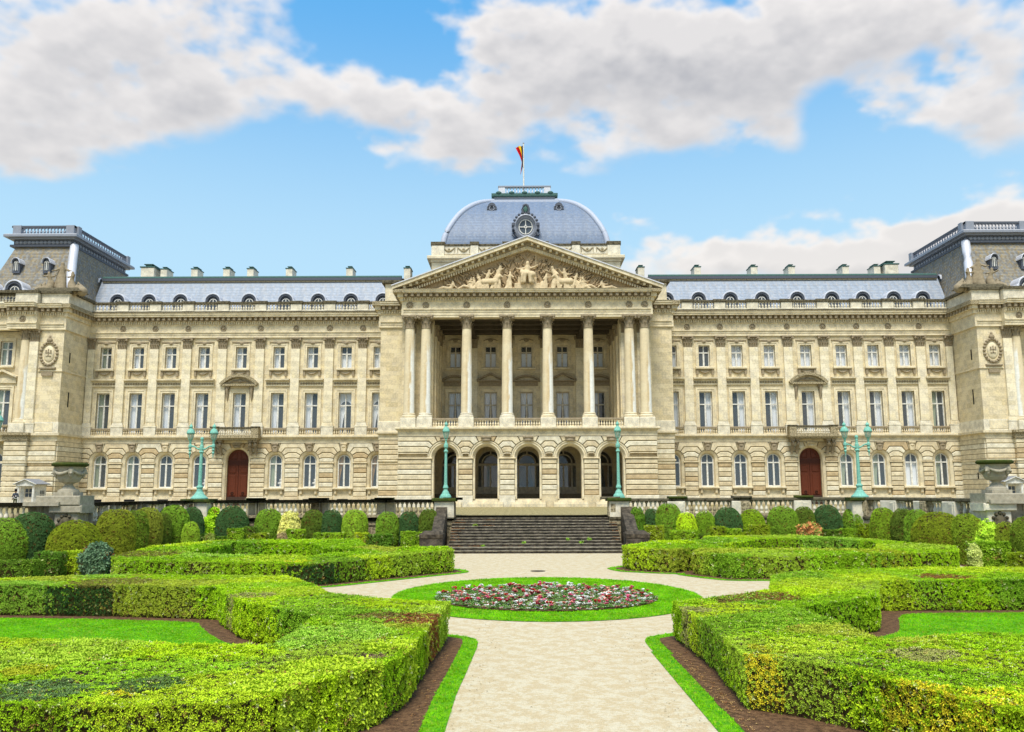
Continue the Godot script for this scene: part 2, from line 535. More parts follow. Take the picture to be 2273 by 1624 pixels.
func make_sky() -> ImageTexture:
	sky_a = noise(5, 0.018, 3)
	sky_b = noise(8, 0.055, 6)
	sky_c = noise(13, 0.22, 4)
	var w := 4096
	var h := 2048
	# the whole sphere coarsely, then the part in view finely, with the same function
	var low := Image.create(w / 8, h / 8, false, Image.FORMAT_RGBF)
	for y in h / 8:
		var el := PI * (0.5 - (y + 0.5) / (h / 8.0))
		for x in w / 8:
			var az := TAU * ((x + 0.5) / (w / 8.0) - 0.5)
			var d := Vector3(sin(az) * cos(el), sin(el), -cos(az) * cos(el))
			low.set_pixel(x, y, sky_at(d) if el > -0.02 else Color(0.42, 0.43, 0.36))
	low.resize(w, h, Image.INTERPOLATE_CUBIC)
	var x0 := int(w * (0.5 - 37.0 / 360.0)); var x1 := int(w * (0.5 + 37.0 / 360.0))
	var y0 := int(h * (0.5 - 35.0 / 180.0)); var y1 := int(h * (0.5 - 11.0 / 180.0))
	for y in range(y0, y1):
		var el := PI * (0.5 - (y + 0.5) / h)
		for x in range(x0, x1):
			var az := TAU * ((x + 0.5) / w - 0.5)
			low.set_pixel(x, y, sky_at(Vector3(sin(az) * cos(el), sin(el), -cos(az) * cos(el))))
	return ImageTexture.create_from_image(low)


func set_camera_and_light() -> void:
	var pitch := deg_to_rad(8.3); var yaw := deg_to_rad(0.35); var roll := deg_to_rad(0.15)
	view_forward = Vector3(-sin(yaw) * cos(pitch), sin(pitch), -cos(yaw) * cos(pitch))
	var r := Vector3(cos(yaw), 0, -sin(yaw))
	var u := r.cross(view_forward)
	view_right = r * cos(roll) - u * sin(roll)
	view_up = u * cos(roll) + r * sin(roll)
	var cam := Camera3D.new()
	cam.name = "camera"
	cam.transform = Transform3D(Basis(view_right, view_up, -view_forward), EYE)
	cam.fov = rad_to_deg(2.0 * atan(812.0 / FOCAL))
	cam.near = 0.1
	cam.far = 4000.0
	cam.current = true
	add_child(cam)
	var sky := Sky.new()
	var sm := PanoramaSkyMaterial.new()
	sm.panorama = make_sky()
	sky.sky_material = sm
	var env := Environment.new()
	env.background_mode = Environment.BG_SKY
	env.sky = sky
	env.sky_rotation = Vector3(0, PI, 0)
	env.background_energy_multiplier = 0.36
	env.tonemap_mode = Environment.TONE_MAPPER_LINEAR
	env.tonemap_exposure = 2.95
	env.sdfgi_enabled = true
	env.ssao_enabled = true
	env.ssil_enabled = true
	var we := WorldEnvironment.new()
	we.name = "environment"
	we.environment = env
	add_child(we)
	var sun := DirectionalLight3D.new()
	sun.name = "sun"
	sun.light_energy = 0.5
	sun.light_angular_distance = 20.0
	sun.light_color = Color(1.0, 0.975, 0.93)
	sun.shadow_enabled = true
	sun.rotation_degrees = Vector3(-60, -10, 0)
	add_child(sun)


# ------------------------------------------------------------------ palace: pieces that repeat
const BAYS_L := [-49.71, -45.86, -42.01, -38.06, -33.64, -29.18, -25.2, -21.21, -17.32]
const BAYS_R := [17.17, 21.06, 24.92, 28.75, 33.03, 37.21, 40.95, 44.69, 48.2]
const WING := -100.0
const STREET := 2.35
var palace: Node3D

# wall in the plane z with openings [cx, half width, bottom, top or spring, arched], reveals going back by deep
func wall(mb: MB, x0: float, x1: float, y0: float, y1: float, z: float, holes: Array, deep: float) -> MB:
	var x := x0
	for h in holes:
		var a: float = h[0] - h[1]; var b: float = h[0] + h[1]
		if a > x:
			mb.quad(Vector3(x, y0, z), Vector3(a, y0, z), Vector3(a, y1, z), Vector3(x, y1, z))
		if h[2] > y0:
			mb.quad(Vector3(a, y0, z), Vector3(b, y0, z), Vector3(b, h[2], z), Vector3(a, h[2], z))
			mb.quad(Vector3(a, h[2], z), Vector3(b, h[2], z), Vector3(b, h[2], z - deep), Vector3(a, h[2], z - deep))
		mb.quad(Vector3(a, h[2], z - deep), Vector3(a, h[2], z), Vector3(a, h[3], z), Vector3(a, h[3], z - deep))
		mb.quad(Vector3(b, h[2], z), Vector3(b, h[2], z - deep), Vector3(b, h[3], z - deep), Vector3(b, h[3], z))
		if h[4]:
			var k := 16
			for i in k:
				var t0 := PI - PI * i / k; var t1 := PI - PI * (i + 1) / k
				var p := Vector3(h[0] + cos(t0) * h[1], h[3] + sin(t0) * h[1], z); var q := Vector3(h[0] + cos(t1) * h[1], h[3] + sin(t1) * h[1], z)
				mb.quad(p, q, Vector3(q.x, y1, z), Vector3(p.x, y1, z))
				var back := Vector3(0, 0, -deep)
				mb.quad(p, p + back, q + back, q)
		else:
			mb.quad(Vector3(a, h[3], z), Vector3(b, h[3], z), Vector3(b, y1, z), Vector3(a, y1, z))
			mb.quad(Vector3(a, h[3], z - deep), Vector3(b, h[3], z - deep), Vector3(b, h[3], z), Vector3(a, h[3], z))
		x = b
	if x1 > x:
		mb.quad(Vector3(x, y0, z), Vector3(x1, y0, z), Vector3(x1, y1, z), Vector3(x, y1, z))
	return mb

func arc(cx: float, cy: float, r: float, a0: float, a1: float, k: int) -> PackedVector2Array:
	var p := PackedVector2Array()
	for i in k + 1:
		var t := deg_to_rad(lerpf(a0, a1, float(i) / k))
		p.append(Vector2(cx + cos(t) * r, cy + sin(t) * r))
	return p

const TURNS := {1.15: [12.0, 32.0, 52.0, 74.0], 1.6: [9.0, 27.0, 43.0, 66.0], 1.75: [15.0, 31.0, 44.5, 63.5]}

func stone_block(parent: Node3D, p: PackedVector2Array, z0: float, z1: float) -> void:
	var k := rng.randi() % 10
	var m: Material = M.block2 if k < 3 else (M.block3 if k < 5 else (M.block4 if k == 5 else M.block))
	part("stone_block", MB.new().prism(MB.inset(p, 0.036) if not Geometry2D.is_polygon_clockwise(p) else MB.inset(p, -0.036), z0, z1 + rng.randf_range(-0.008, 0.008), 0.06).done(), m, parent)

# rusticated pier between two arches (either may be missing: then the pier ends straight at that x)
func pier(parent: Node3D, xl: float, rl: float, xr: float, rr: float, z0: float, z1: float, ys: float, plinth: float, impost: float, lines: Array, top: float, courses: int, low := -1.0) -> void:
	var a := xl + rl; var b := xr - rr
	var wa := a; var wb := b
	if low > 0.0:
		a = xl + (low if rl > 0.0 else 0.0); b = xr - (low if rr > 0.0 else 0.0)
	# plinth
	var pl := MB.new().bevel_box(a - 0.02, STREET - 0.4, z0, b + 0.02, plinth, z1 + 0.10, 0.05)
	part("plinth", pl.done(), M.pale if rng.randf() < 0.45 else M.block2, parent)
	for i in courses:
		var y0 := lerpf(plinth, impost, float(i) / courses); var y1 := lerpf(plinth, impost, float(i + 1) / courses)
		stone_block(parent, PackedVector2Array([Vector2(a, y0), Vector2(b, y0), Vector2(b, y1), Vector2(a, y1)]), z0, z1)
	part("impost", MB.new().bevel_box(a - 0.08, impost, z0, b + 0.08, impost + 0.16, z1 + 0.10, 0.04).done(), M.block2, parent)
	a = wa; b = wb
	# courses that bend into the voussoirs
	var lo_l := PackedVector2Array([Vector2(a, impost + 0.16)]); var lo_r := PackedVector2Array([Vector2(b, impost + 0.16)])
	var last_l := 0.0; var last_r := 0.0
	for i in lines.size():
		var y: float = lines[i]
		var hi_l := PackedVector2Array([Vector2(a, y)]); var hi_r := PackedVector2Array([Vector2(b, y)])
		var al := PackedVector2Array(); var ar := PackedVector2Array()
		if rl > 0.0:
			var t: float = TURNS[rl][i]
			var e := Vector2(xl + cos(deg_to_rad(t)) * rl, ys + sin(deg_to_rad(t)) * rl)
			hi_l = PackedVector2Array([e, Vector2(xl + (y - ys) / tan(deg_to_rad(t)), y)])
			al = arc(xl, ys, rl, last_l, t, 4)
			last_l = t
		if rr > 0.0:
			var t: float = TURNS[rr][i]
			var e := Vector2(xr - cos(deg_to_rad(t)) * rr, ys + sin(deg_to_rad(t)) * rr)
			hi_r = PackedVector2Array([e, Vector2(xr - (y - ys) / tan(deg_to_rad(t)), y)])
			ar = arc(xr, ys, rr, 180.0 - last_r, 180.0 - t, 4)
			last_r = t
		var p := PackedVector2Array()
		for q in lo_l: # outward to the middle along the lower line
			p.append(q)
		for k in range(lo_r.size() - 1, -1, -1):
			p.append(lo_r[k])
		for q in ar:
			if p[-1].distance_to(q) > 0.01:
				p.append(q)
		for q in hi_r:
			if p[-1].distance_to(q) > 0.01:
				p.append(q)
		for k in range(hi_l.size() - 1, -1, -1):
			if p[-1].distance_to(hi_l[k]) > 0.01:
				p.append(hi_l[k])
		for k in range(al.size() - 1, -1, -1):
			if p[-1].distance_to(al[k]) > 0.01 and p[0].distance_to(al[k]) > 0.01:
				p.append(al[k])
		stone_block(parent, p, z0, z1)
		lo_l = hi_l
		lo_r = hi_r

# the two voussoirs beside a keystone and the keystone itself
func arch_head(parent: Node3D, cx: float, r: float, z0: float, z1: float, ys: float, top: float) -> void:
	var t: float = TURNS[r][3]
	for s in [-1.0, 1.0]:
		var p := PackedVector2Array()
		for q in arc(0, 0, r, t, 81.0, 3):
			p.append(Vector2(cx + q.x * s, ys + q.y))
		p.append(Vector2(cx + s * (top - ys) / tan(deg_to_rad(81.0)), top))
		p.append(Vector2(cx + s * (top - ys) / tan(deg_to_rad(t)), top))
		if s < 0.0:
			p.reverse()
		stone_block(parent, p, z0, z1)
	var w := r * 0.17 + 0.06
	var kb := MB.new()
	kb.prism(PackedVector2Array([Vector2(cx - w, ys + r - 0.12), Vector2(cx + w, ys + r - 0.12), Vector2(cx + w * 1.35, top - 0.22), Vector2(cx - w * 1.35, top - 0.22)]), z0, z1 + 0.14, 0.05)
	kb.bevel_box(cx - w * 1.5, top - 0.22, z0, cx + w * 1.5, top, z1 + 0.22, 0.04)
	kb.ball(Vector3(cx, top - 0.42, z1 + 0.13), Vector3(w, 0.16, 0.1), 4, 8)
	part("keystone", kb.done(), M.carved if rng.randf() < 0.6 else M.block2, parent)

# ring of stone round an arched opening: splayed from radius r1 at z1 to r0 at z0
func arch_ring(cx: float, y0: float, ys: float, r0: float, z0: float, r1: float, z1: float, bead := 0.0) -> MB:
	var mb := MB.new()
	var prof := [Vector2(r1, z1)]
	if bead > 0.0:
		prof = [Vector2(r1, z1), Vector2(r1, z1 + bead), Vector2(r1 - 0.12, z1 + bead), Vector2(r1 - 0.16, z1 + bead * 0.4), Vector2(lerpf(r1, r0, 0.55), z1 + bead * 0.5), Vector2(lerpf(r1, r0, 0.65), z1 - 0.04)]
	prof.append(Vector2(lerpf(r1, r0, 0.75), lerpf(z1, z0, 0.35)))
	prof.append(Vector2(r0, z0))
	for i in prof.size() - 1:
		var a: Vector2 = prof[i]; var b: Vector2 = prof[i + 1]
		for s in [-1.0, 1.0]:
			var q := [Vector3(cx + s * a.x, y0, a.y), Vector3(cx + s * b.x, y0, b.y), Vector3(cx + s * b.x, ys, b.y), Vector3(cx + s * a.x, ys, a.y)]
			if s < 0.0:
				mb.quad(q[0], q[1], q[2], q[3])
			else:
				mb.quad(q[1], q[0], q[3], q[2])
		for k in 16:
			var t0 := PI * k / 16.0; var t1 := PI * (k + 1) / 16.0
			var e0 := Vector3(cos(t0), sin(t0), 0); var e1 := Vector3(cos(t1), sin(t1), 0); var o := Vector3(cx, ys, 0)
			mb.quad(o + e0 * a.x + Vector3(0, 0, a.y), o + e1 * a.x + Vector3(0, 0, a.y), o + e1 * b.x + Vector3(0, 0, b.y), o + e0 * b.x + Vector3(0, 0, b.y))
	return mb

func folds(w: float, h: float, z: float, waist: float, side: float) -> MB:
	# a hanging length of cloth, gathered towards one side at the waist (0 = hangs straight)
	var mb := MB.new()
	var nx := 14; var ny := 6
	for j in ny:
		for i in nx:
			var q := []
			for c in [[i, j], [i + 1, j], [i + 1, j + 1], [i, j + 1]]:
				var u: float = float(c[0]) / nx; var t: float = float(c[1]) / ny
				var g := waist * sin(clampf(1.0 - t, 0.0, 1.0) * PI * 0.55)
				var x := (u * (1.0 - g) if side < 0.0 else 1.0 - (1.0 - u) * (1.0 - g)) * w
				q.append(Vector3(x, t * h, z + 0.05 * sin(u * 21.0)))
			mb.quad(q[0], q[1], q[2], q[3])
	return mb

# a casement: origin at the middle of the sill, looking towards +z; kinds of curtain: "", "net", "open", "left", "right", "drape", "blind"
func window(parent: Node3D, at: Vector3, w: float, h: float, arched: bool, split: float, hang: String, paint: Material, four := true) -> Node3D:
	var o := group_part("window", parent, at)
	var key := "%.2f_%.2f_%s_%.2f" % [w, h, arched, split]
	var hw := w * 0.5
	var t := 0.105
	if not shared.has(key):
		var mb := MB.new()
		mb.box(-hw, 0, -0.06, -hw + t, h, 0.06); mb.box(hw - t, 0, -0.06, hw, h, 0.06); mb.box(-hw + t, 0, -0.06, hw - t, t * 1.3, 0.06)
		mb.box(-0.095, t * 1.3, -0.06, 0.095, split - 0.07, 0.075); mb.box(-hw + t, split - 0.07, -0.06, hw - t, split + 0.07, 0.09)
		if arched:
			mb.box(-0.06, split + 0.07, -0.06, 0.06, h + hw - t, 0.06)
			var p := arc(0, h, hw - t * 0.5, 0, 180, 14)
			mb.ribbon(p, t, -0.06, 0.06)
		else:
			mb.box(-0.06, split + 0.07, -0.06, 0.06, h - t, 0.06); mb.box(-hw + t, h - t, -0.06, hw - t, h, 0.06)
		var panes := []
		for s in [-1.0, 1.0]:
			panes.append(PackedVector2Array([Vector2(s * 0.06, 0.1), Vector2(s * (hw - t * 0.7), 0.1), Vector2(s * (hw - t * 0.7), split - 0.05), Vector2(s * 0.06, split - 0.05)]))
			var q := PackedVector2Array([Vector2(s * 0.05, split + 0.05), Vector2(s * (hw - t * 0.7), split + 0.05)])
			if arched:
				for c in arc(0, h, hw - t * 0.7, 2, 86, 7):
					q.append(Vector2(c.x * s, c.y))
			else:
				q.append(Vector2(s * (hw - t * 0.7), h - t * 0.7)); q.append(Vector2(s * 0.05, h - t * 0.7))
			panes.append(q)
		var pm := []
		for q: PackedVector2Array in panes:
			if Geometry2D.is_polygon_clockwise(q):
				q.reverse()
			var g := MB.new()
			var tt := Geometry2D.triangulate_polygon(q)
			for i in range(0, tt.size(), 3):
				var a := q[tt[i]]; var b := q[tt[i + 1]]; var c := q[tt[i + 2]]
				if (b - a).cross(c - a) < 0.0:
					var e := b; b = c; c = e
				g.tri(Vector3(a.x, a.y, 0), Vector3(b.x, b.y, 0), Vector3(c.x, c.y, 0))
			pm.append(g.done())
		shared[key] = [mb.done(), pm]
	part("frame", shared[key][0], paint, o)
	for m in shared[key][1]:
		part("pane", m, M.glass, o)
	var full := h + (hw * 0.8 if arched else 0.0)
	var key2 := key + hang
	if hang != "" and not shared.has(key2):
		var z := -0.22
		var cs := []
		if hang == "net":
			cs.append([folds(w * 0.5, full, z, 0.0, -1.0), Vector3(-hw, 0, 0)]); cs.append([folds(w * 0.5, full, z, 0.0, 1.0), Vector3(0, 0, 0)])
		elif hang == "open":
			cs.append([folds(w * 0.5, full, z, 0.3, -1.0), Vector3(-hw, 0, 0)]); cs.append([folds(w * 0.5, full, z, 0.3, 1.0), Vector3(0, 0, 0)])
		elif hang == "left" or hang == "drape" or hang == "gold":
			cs.append([folds(w * 0.56, full, z, 0.35 if hang != "gold" else 0.75, -1.0), Vector3(-hw, 0, 0)])
		elif hang == "right":
			cs.append([folds(w * 0.56, full, z, 0.35, 1.0), Vector3(-hw * 0.12, 0, 0)])
		elif hang == "blind":
			cs.append([MB.new().box(-hw, 0.0, z - 0.02, hw, split - 0.1, z), Vector3.ZERO])
		elif hang == "arch_net":
			cs.append([folds(w * 0.56, split, z, 0.6, -1.0), Vector3(-hw, 0, 0)])
			var sw := PackedVector2Array([Vector2(-hw, split * 0.97), Vector2(-hw, full), Vector2(hw, full), Vector2(hw, split * 0.97)])
			for c in arc(0, split * 0.97, hw * 0.85, 0, 180, 9):
				sw.append(c)
			cs.append([MB.new().prism(sw, z - 0.02, z), Vector3.ZERO])
		var out := []
		for c in cs:
			out.append([c[0].done(), c[1]])
		shared[key2] = out
	if hang != "":
		for c in shared[key2]:
			part("curtain", c[0], M.drape if hang == "drape" else (M.drape_gold if hang == "gold" else M.net), o, c[1])
	return o

func baluster_mesh(h: float, fat: float, segs: int) -> ArrayMesh:
	var key := "bal%.2f_%.2f" % [h, fat]
	if not shared.has(key):
		var mb := MB.new()
		mb.box(-fat * 0.9, 0, -fat * 0.9, fat * 0.9, h * 0.1, fat * 0.9)
		mb.box(-fat * 0.9, h * 0.9, -fat * 0.9, fat * 0.9, h, fat * 0.9)
		mb.lathe([Vector2(fat * 0.75, h * 0.1), Vector2(fat * 0.55, h * 0.15), Vector2(fat * 0.9, h * 0.26), Vector2(fat, h * 0.34), Vector2(fat * 0.85, h * 0.46), Vector2(fat * 0.5, h * 0.6), Vector2(fat * 0.4, h * 0.74), Vector2(fat * 0.62, h * 0.8), Vector2(fat * 0.45, h * 0.84), Vector2(fat * 0.75, h * 0.9)], segs)
		shared[key] = mb.done()
	return shared[key]

# balustrade between two points of a plane z: base, rail and balusters
func balustrade(parent: Node3D, x0: float, x1: float, y0: float, y1: float, z: float, count: int, rail_m: Material, bal_m: Material, deep := 0.34) -> Node3D:
	var o := group_part("balustrade", parent)
	var rh := minf(0.32, (y1 - y0) * 0.24); var bh := (y1 - y0) * 0.16
	part("rail", MB.new().bevel_box(x0, y1 - rh, z - deep * 0.5, x1, y1, z + deep * 0.5, 0.04).done(), rail_m, o)
	part("base", MB.new().box(x0, y0, z - deep * 0.45, x1, y0 + bh, z + deep * 0.45).done(), bal_m, o)
	var m := baluster_mesh(y1 - y0 - rh - bh, minf(0.135, (x1 - x0) / count * 0.40), 8)
	for i in count:
		part("baluster", m, bal_m, o, Vector3(lerpf(x0, x1, (i + 0.5) / count), y0 + bh, z))
	return o

# Corinthian capital of height h for a flat pilaster (half width w, depth d) or a round column of radius w (d = 0)
func capital_mesh(w: float, h: float, d: float) -> ArrayMesh:
	var key := "cap%.2f_%.2f_%.2f" % [w, h, d]
	if shared.has(key):
		return shared[key]
	var mb := MB.new()
	if d > 0.0:
		mb.taper(0, 0, 0.0, h * 0.86, w * 0.92, d, w * 1.02, d * 1.2)
		for row in 2:
			for i in 4 - row:
				var x := lerpf(-w * 0.8, w * 0.8, (i + 0.5 * row) / 3.0)
				leaf_curl(mb, Vector3(x, h * (0.05 + 0.3 * row), d), Vector3(0, 0, 1), w * 0.36, h * (0.36 + 0.05 * row), d * 1.6 + 0.12)
		for s in [-1.0, 1.0]:
			mb.tube([Vector3(s * w * 0.3, h * 0.5, d), Vector3(s * w * 0.7, h * 0.74, d + 0.14), Vector3(s * w * 1.12, h * 0.82, d + 0.24), Vector3(s * w * 1.2, h * 0.72, d + 0.22)], [0.05, 0.07, 0.09, 0.06], 6)
			mb.ball(Vector3(s * w * 1.12, h * 0.76, d + 0.2), Vector3(0.13, 0.13, 0.1), 5, 8)
		mb.ball(Vector3(0, h * 0.9, d + 0.22), Vector3(w * 0.22, h * 0.09, 0.1), 4, 8)
		mb.prism(PackedVector2Array([Vector2(-w * 1.28, h * 0.86), Vector2(w * 1.28, h * 0.86), Vector2(w * 1.34, h), Vector2(-w * 1.34, h)]), -d, d + 0.26, 0.03)
	else:
		mb.lathe([Vector2(w * 1.06, 0), Vector2(w * 1.1, h * 0.03), Vector2(w * 1.06, h * 0.06), Vector2(w * 0.92, h * 0.06), Vector2(w * 0.95, h * 0.55), Vector2(w * 1.15, h * 0.86)], 16)
		for row in 2:
			for i in 8:
				var t := TAU * (i + 0.5 * row) / 8.0
				var dir := Vector3(sin(t), 0, cos(t))
				leaf_curl(mb, dir * w * 0.95 + Vector3(0, h * (0.07 + 0.27 * row), 0), dir, w * 0.42, h * (0.36 + 0.03 * row), 0.38 + 0.08 * row)
		for i in 4:
			var t := TAU * (i + 0.5) / 4.0
			var dir := Vector3(sin(t), 0, cos(t))
			mb.tube([dir * w * 0.9 + Vector3(0, h * 0.55, 0), dir * w * 1.25 + Vector3(0, h * 0.78, 0), dir * w * 1.9 + Vector3(0, h * 0.84, 0), dir * w * 1.95 + Vector3(0, h * 0.74, 0)], [0.06, 0.08, 0.12, 0.07], 6)
			mb.ball(dir * w * 1.82 + Vector3(0, h * 0.77, 0), Vector3(0.15, 0.15, 0.15), 5, 8)
			var face := Vector3(sin(TAU * i / 4.0), 0, cos(TAU * i / 4.0))
			mb.ball(face * w * 1.2 + Vector3(0, h * 0.92, 0), Vector3(0.15, 0.12, 0.15), 4, 8)
		var ab := PackedVector2Array()
		for i in 4:
			var t := TAU * (i + 0.5) / 4.0
			ab.append(Vector2(cos(t - 0.07), sin(t - 0.07)) * w * 2.15)
			ab.append(Vector2(cos(t + 0.07), sin(t + 0.07)) * w * 2.15)
			ab.append(Vector2(cos(t + PI / 4), sin(t + PI / 4)) * w * 1.36)
		for i in ab.size():
			var j := (i + 1) % ab.size()
			mb.quad(Vector3(ab[j].x, h * 0.86, ab[j].y), Vector3(ab[i].x, h * 0.86, ab[i].y), Vector3(ab[i].x, h, ab[i].y), Vector3(ab[j].x, h, ab[j].y))
		mb.flat(ab, h)
		mb.flat(ab, h * 0.86)
	shared[key] = mb.done()
	return shared[key]

func leaf_curl(mb: MB, at: Vector3, out: Vector3, w: float, h: float, reach: float) -> void:
	var side := Vector3.UP.cross(out).normalized()
	var rows := [[0.0, 0.0, 0.7], [0.45, 0.12, 1.0], [0.8, 0.45, 0.85], [1.0, 0.95, 0.55], [0.86, 1.1, 0.2]]
	for i in rows.size() - 1:
		var a: Array = rows[i]; var b: Array = rows[i + 1]
		var p: Vector3 = at + Vector3(0, h * a[0], 0) + out * (0.03 + reach * a[1] * 0.6); var q: Vector3 = at + Vector3(0, h * b[0], 0) + out * (0.03 + reach * b[1] * 0.6)
		var wa: float = w * a[2] * 0.5; var wb: float = w * b[2] * 0.5
		mb.quad(p - side * wa - out * 0.03, p, q, q - side * wb - out * 0.03)
		mb.quad(p, p + side * wa - out * 0.03, q + side * wb - out * 0.03, q)

func rosette_mesh(r: float) -> ArrayMesh:
	var key := "ros%.2f" % r
	if not shared.has(key):
		var mb := MB.new()
		for i in 12:
			var t := TAU * i / 12.0
			mb.ball(Vector3(cos(t) * r * 0.82, sin(t) * r * 0.82, 0.03), Vector3(r * 0.22, r * 0.22, 0.08), 4, 6)
		mb.ball(Vector3(0, 0, 0.02), Vector3(r * 0.5, r * 0.5, 0.1), 5, 10)
		for s in [-1.0, 1.0]:
			mb.tube([Vector3(s * r * 0.2, -r, 0.03), Vector3(s * r * 0.5, -r * 1.25, 0.04)], [0.05, 0.03], 5)
		shared[key] = mb.done()
	return shared[key]

# entablature along x: architrave, frieze, dentils, modillions, corona; ends return by their own thickness
func entablature(parent: Node3D, x0: float, x1: float, zw: float, y: Array, reach: float, cut_l := 0.0, cut_r := 0.0) -> void:
	var o := group_part("entablature", parent)
	var e := [x0 - (0.0 if cut_l else 0.0), x1]
	part("architrave", MB.new().box(e[0], y[0], zw - 0.6, e[1], lerpf(y[0], y[1], 0.42), zw + 0.2).box(e[0] - 0.0, lerpf(y[0], y[1], 0.42), zw - 0.6, e[1], lerpf(y[0], y[1], 0.82), zw + 0.25).box(e[0], lerpf(y[0], y[1], 0.82), zw - 0.6, e[1], y[1], zw + 0.36).done(), M.stone, o)
	part("frieze", MB.new().box(e[0], y[1], zw - 0.6, e[1], y[2], zw + 0.18).done(), M.stone, o)
	var dm := MB.new()
	dm.box(e[0], y[2], zw - 0.6, e[1], lerpf(y[2], y[3], 0.2), zw + 0.28)
	dm.box(e[0], lerpf(y[2], y[3], 0.2), zw - 0.6, e[1], lerpf(y[2], y[3], 0.8), zw + 0.24)
	dm.box(e[0], lerpf(y[2], y[3], 0.8), zw - 0.6, e[1], y[3], zw + 0.42)
	part("bed_moulding", dm.done(), M.stone, o)
	var teeth := MB.new()
	var k := int((x1 - x0) / 0.27)
	for i in k:
		var x := lerpf(e[0], e[1], (i + 0.5) / k)
		teeth.box(x - 0.075, lerpf(y[2], y[3], 0.24), zw + 0.2, x + 0.075, lerpf(y[2], y[3], 0.8), zw + 0.40)
	part("dentils", teeth.done(), M.stone, o).set_meta("kind", "stuff")
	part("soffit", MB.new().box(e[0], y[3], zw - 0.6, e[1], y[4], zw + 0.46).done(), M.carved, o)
	var mods := MB.new()
	k = int((x1 - x0) / 0.64)
	for i in k:
		var x := lerpf(e[0], e[1], (i + 0.5) / k)
		mods.box(x - 0.15, y[3] + 0.04, zw + 0.4, x + 0.15, y[4], zw + reach - 0.14)
		mods.box(x - 0.11, y[3] - 0.06, zw + 0.4, x + 0.11, y[3] + 0.06, zw + reach * 0.62)
	part("modillions", mods.done(), M.carved, o).set_meta("kind", "stuff")
	var co := MB.new()
	co.box(e[0], y[4], zw - 0.6, e[1], lerpf(y[4], y[5], 0.5), zw + reach)
	co.box(e[0], lerpf(y[4], y[5], 0.5), zw - 0.6, e[1], lerpf(y[4], y[5], 0.86), zw + reach + 0.1)
	part("corona", co.done(), M.stone, o)
	part("gutter", MB.new().box(e[0], lerpf(y[4], y[5], 0.86), zw - 0.6, e[1], y[5], zw + reach + 0.16).done(), M.weathered, o)

# ends of an entablature that break back along z, from zw to zb, at x (s = outward side)
func entablature_return(parent: Node3D, x: float, s: float, zb: float, zf: float, y: Array, reach: float) -> void:
	var o := group_part("entablature_return", parent)
	var steps := [[y[0], y[1], 0.22], [y[1], y[2], 0.18], [y[2], y[3], 0.36], [y[3], y[4], 0.62]]
	var mb := MB.new()
	for t in steps:
		mb.box(minf(x, x + s * t[2]), t[0], zb, maxf(x, x + s * t[2]), t[1], zf + t[2])
	part("moulding", mb.done(), M.stone, o)
	var top := MB.new()
	top.box(minf(x, x + s * reach), y[4], zb, maxf(x, x + s * reach), y[5], zf + reach)
	part("corona", top.done(), M.weathered, o)
	var mods := MB.new()
	var k := int((zf - zb) / 0.64)
	for i in k:
		var z := lerpf(zb, zf, (i + 0.5) / k)
		mods.box(minf(x + s * 0.5, x + s * (reach - 0.14)), y[3] + 0.04, z - 0.15, maxf(x + s * 0.5, x + s * (reach - 0.14)), y[4], z + 0.15)
	part("modillions", mods.done(), M.carved, o).set_meta("kind", "stuff")

const ENT := [21.87, 22.57, 23.34, 23.83, 24.26, 24.72]

func pilaster(parent: Node3D, x: float, z: float, half := 0.52) -> void:
	var o := group_part("pilaster", parent, Vector3(x, 0, z))
	part("pedestal", MB.new().bevel_box(-half - 0.2, 10.25, -0.2, half + 0.2, 11.35, 0.34, 0.04).box(-half - 0.24, 11.27, -0.2, half + 0.24, 11.37, 0.38).done(), M.pale, o)
	part("base", MB.new().box(-half - 0.15, 11.37, -0.2, half + 0.15, 11.52, 0.30).taper(0, 0.02, 11.52, 11.82, half + 0.12, 0.27, half + 0.02, 0.22).done(), M.pale if rng.randf() < 0.5 else M.stone, o)
	var sh := MB.new()
	sh.bevel_box(-half, 11.8, -0.2, half, 20.5, 0.28, 0.03)
	part("shaft", sh.done(), M.pilaster, o)
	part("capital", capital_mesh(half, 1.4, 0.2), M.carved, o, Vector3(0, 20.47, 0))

func surround(o: Node3D, at: Vector3, hw: float, h: float, w: float, proud: float) -> void:
	var mb := MB.new()
	var x := at.x; var y := at.y; var z := at.z
	for k in [[0.0, w * 0.55, proud * 0.6], [w * 0.55, w, proud]]:
		mb.box(x - hw - k[1], y, z - 0.1, x - hw - k[0], y + h + k[1], z + k[2])
		mb.box(x + hw + k[0], y, z - 0.1, x + hw + k[1], y + h + k[1], z + k[2])
		mb.box(x - hw - k[0], y + h + k[0], z - 0.1, x + hw + k[0], y + h + k[1], z + k[2])
	part("surround", mb.done(), M.stone, o)

func garland(mb: MB, x: float, y: float, z: float, w: float, drop: float, r: float) -> void:
	var p := []; var rr := []
	for i in 9:
		var u := i / 8.0
		p.append(Vector3(x + (u - 0.5) * w, y - drop * sin(u * PI), z))
		rr.append(r * (0.5 + 0.7 * sin(u * PI)))
	mb.tube(p, rr, 5)

const HANG1_L := ["drape", "left", "left", "left", "left", "left", "left", "arch_net", "arch_net"]
const HANG1_R := ["right", "right", "right", "right", "right", "right", "right", "right", "drape"]
const HANG2_L := ["drape", "left", "left", "left", "left", "left", "left", "blind", "net"]
const HANG2_R := ["blind", "", "net", "net", "net", "net", "net", "net", "net"]
const HANG0_L := ["drape", "drape", "", "", "", "drape", "", "gold", "gold"]
const HANG0_R := ["", "", "", "", "", "drape", "drape", "blind", "drape"]

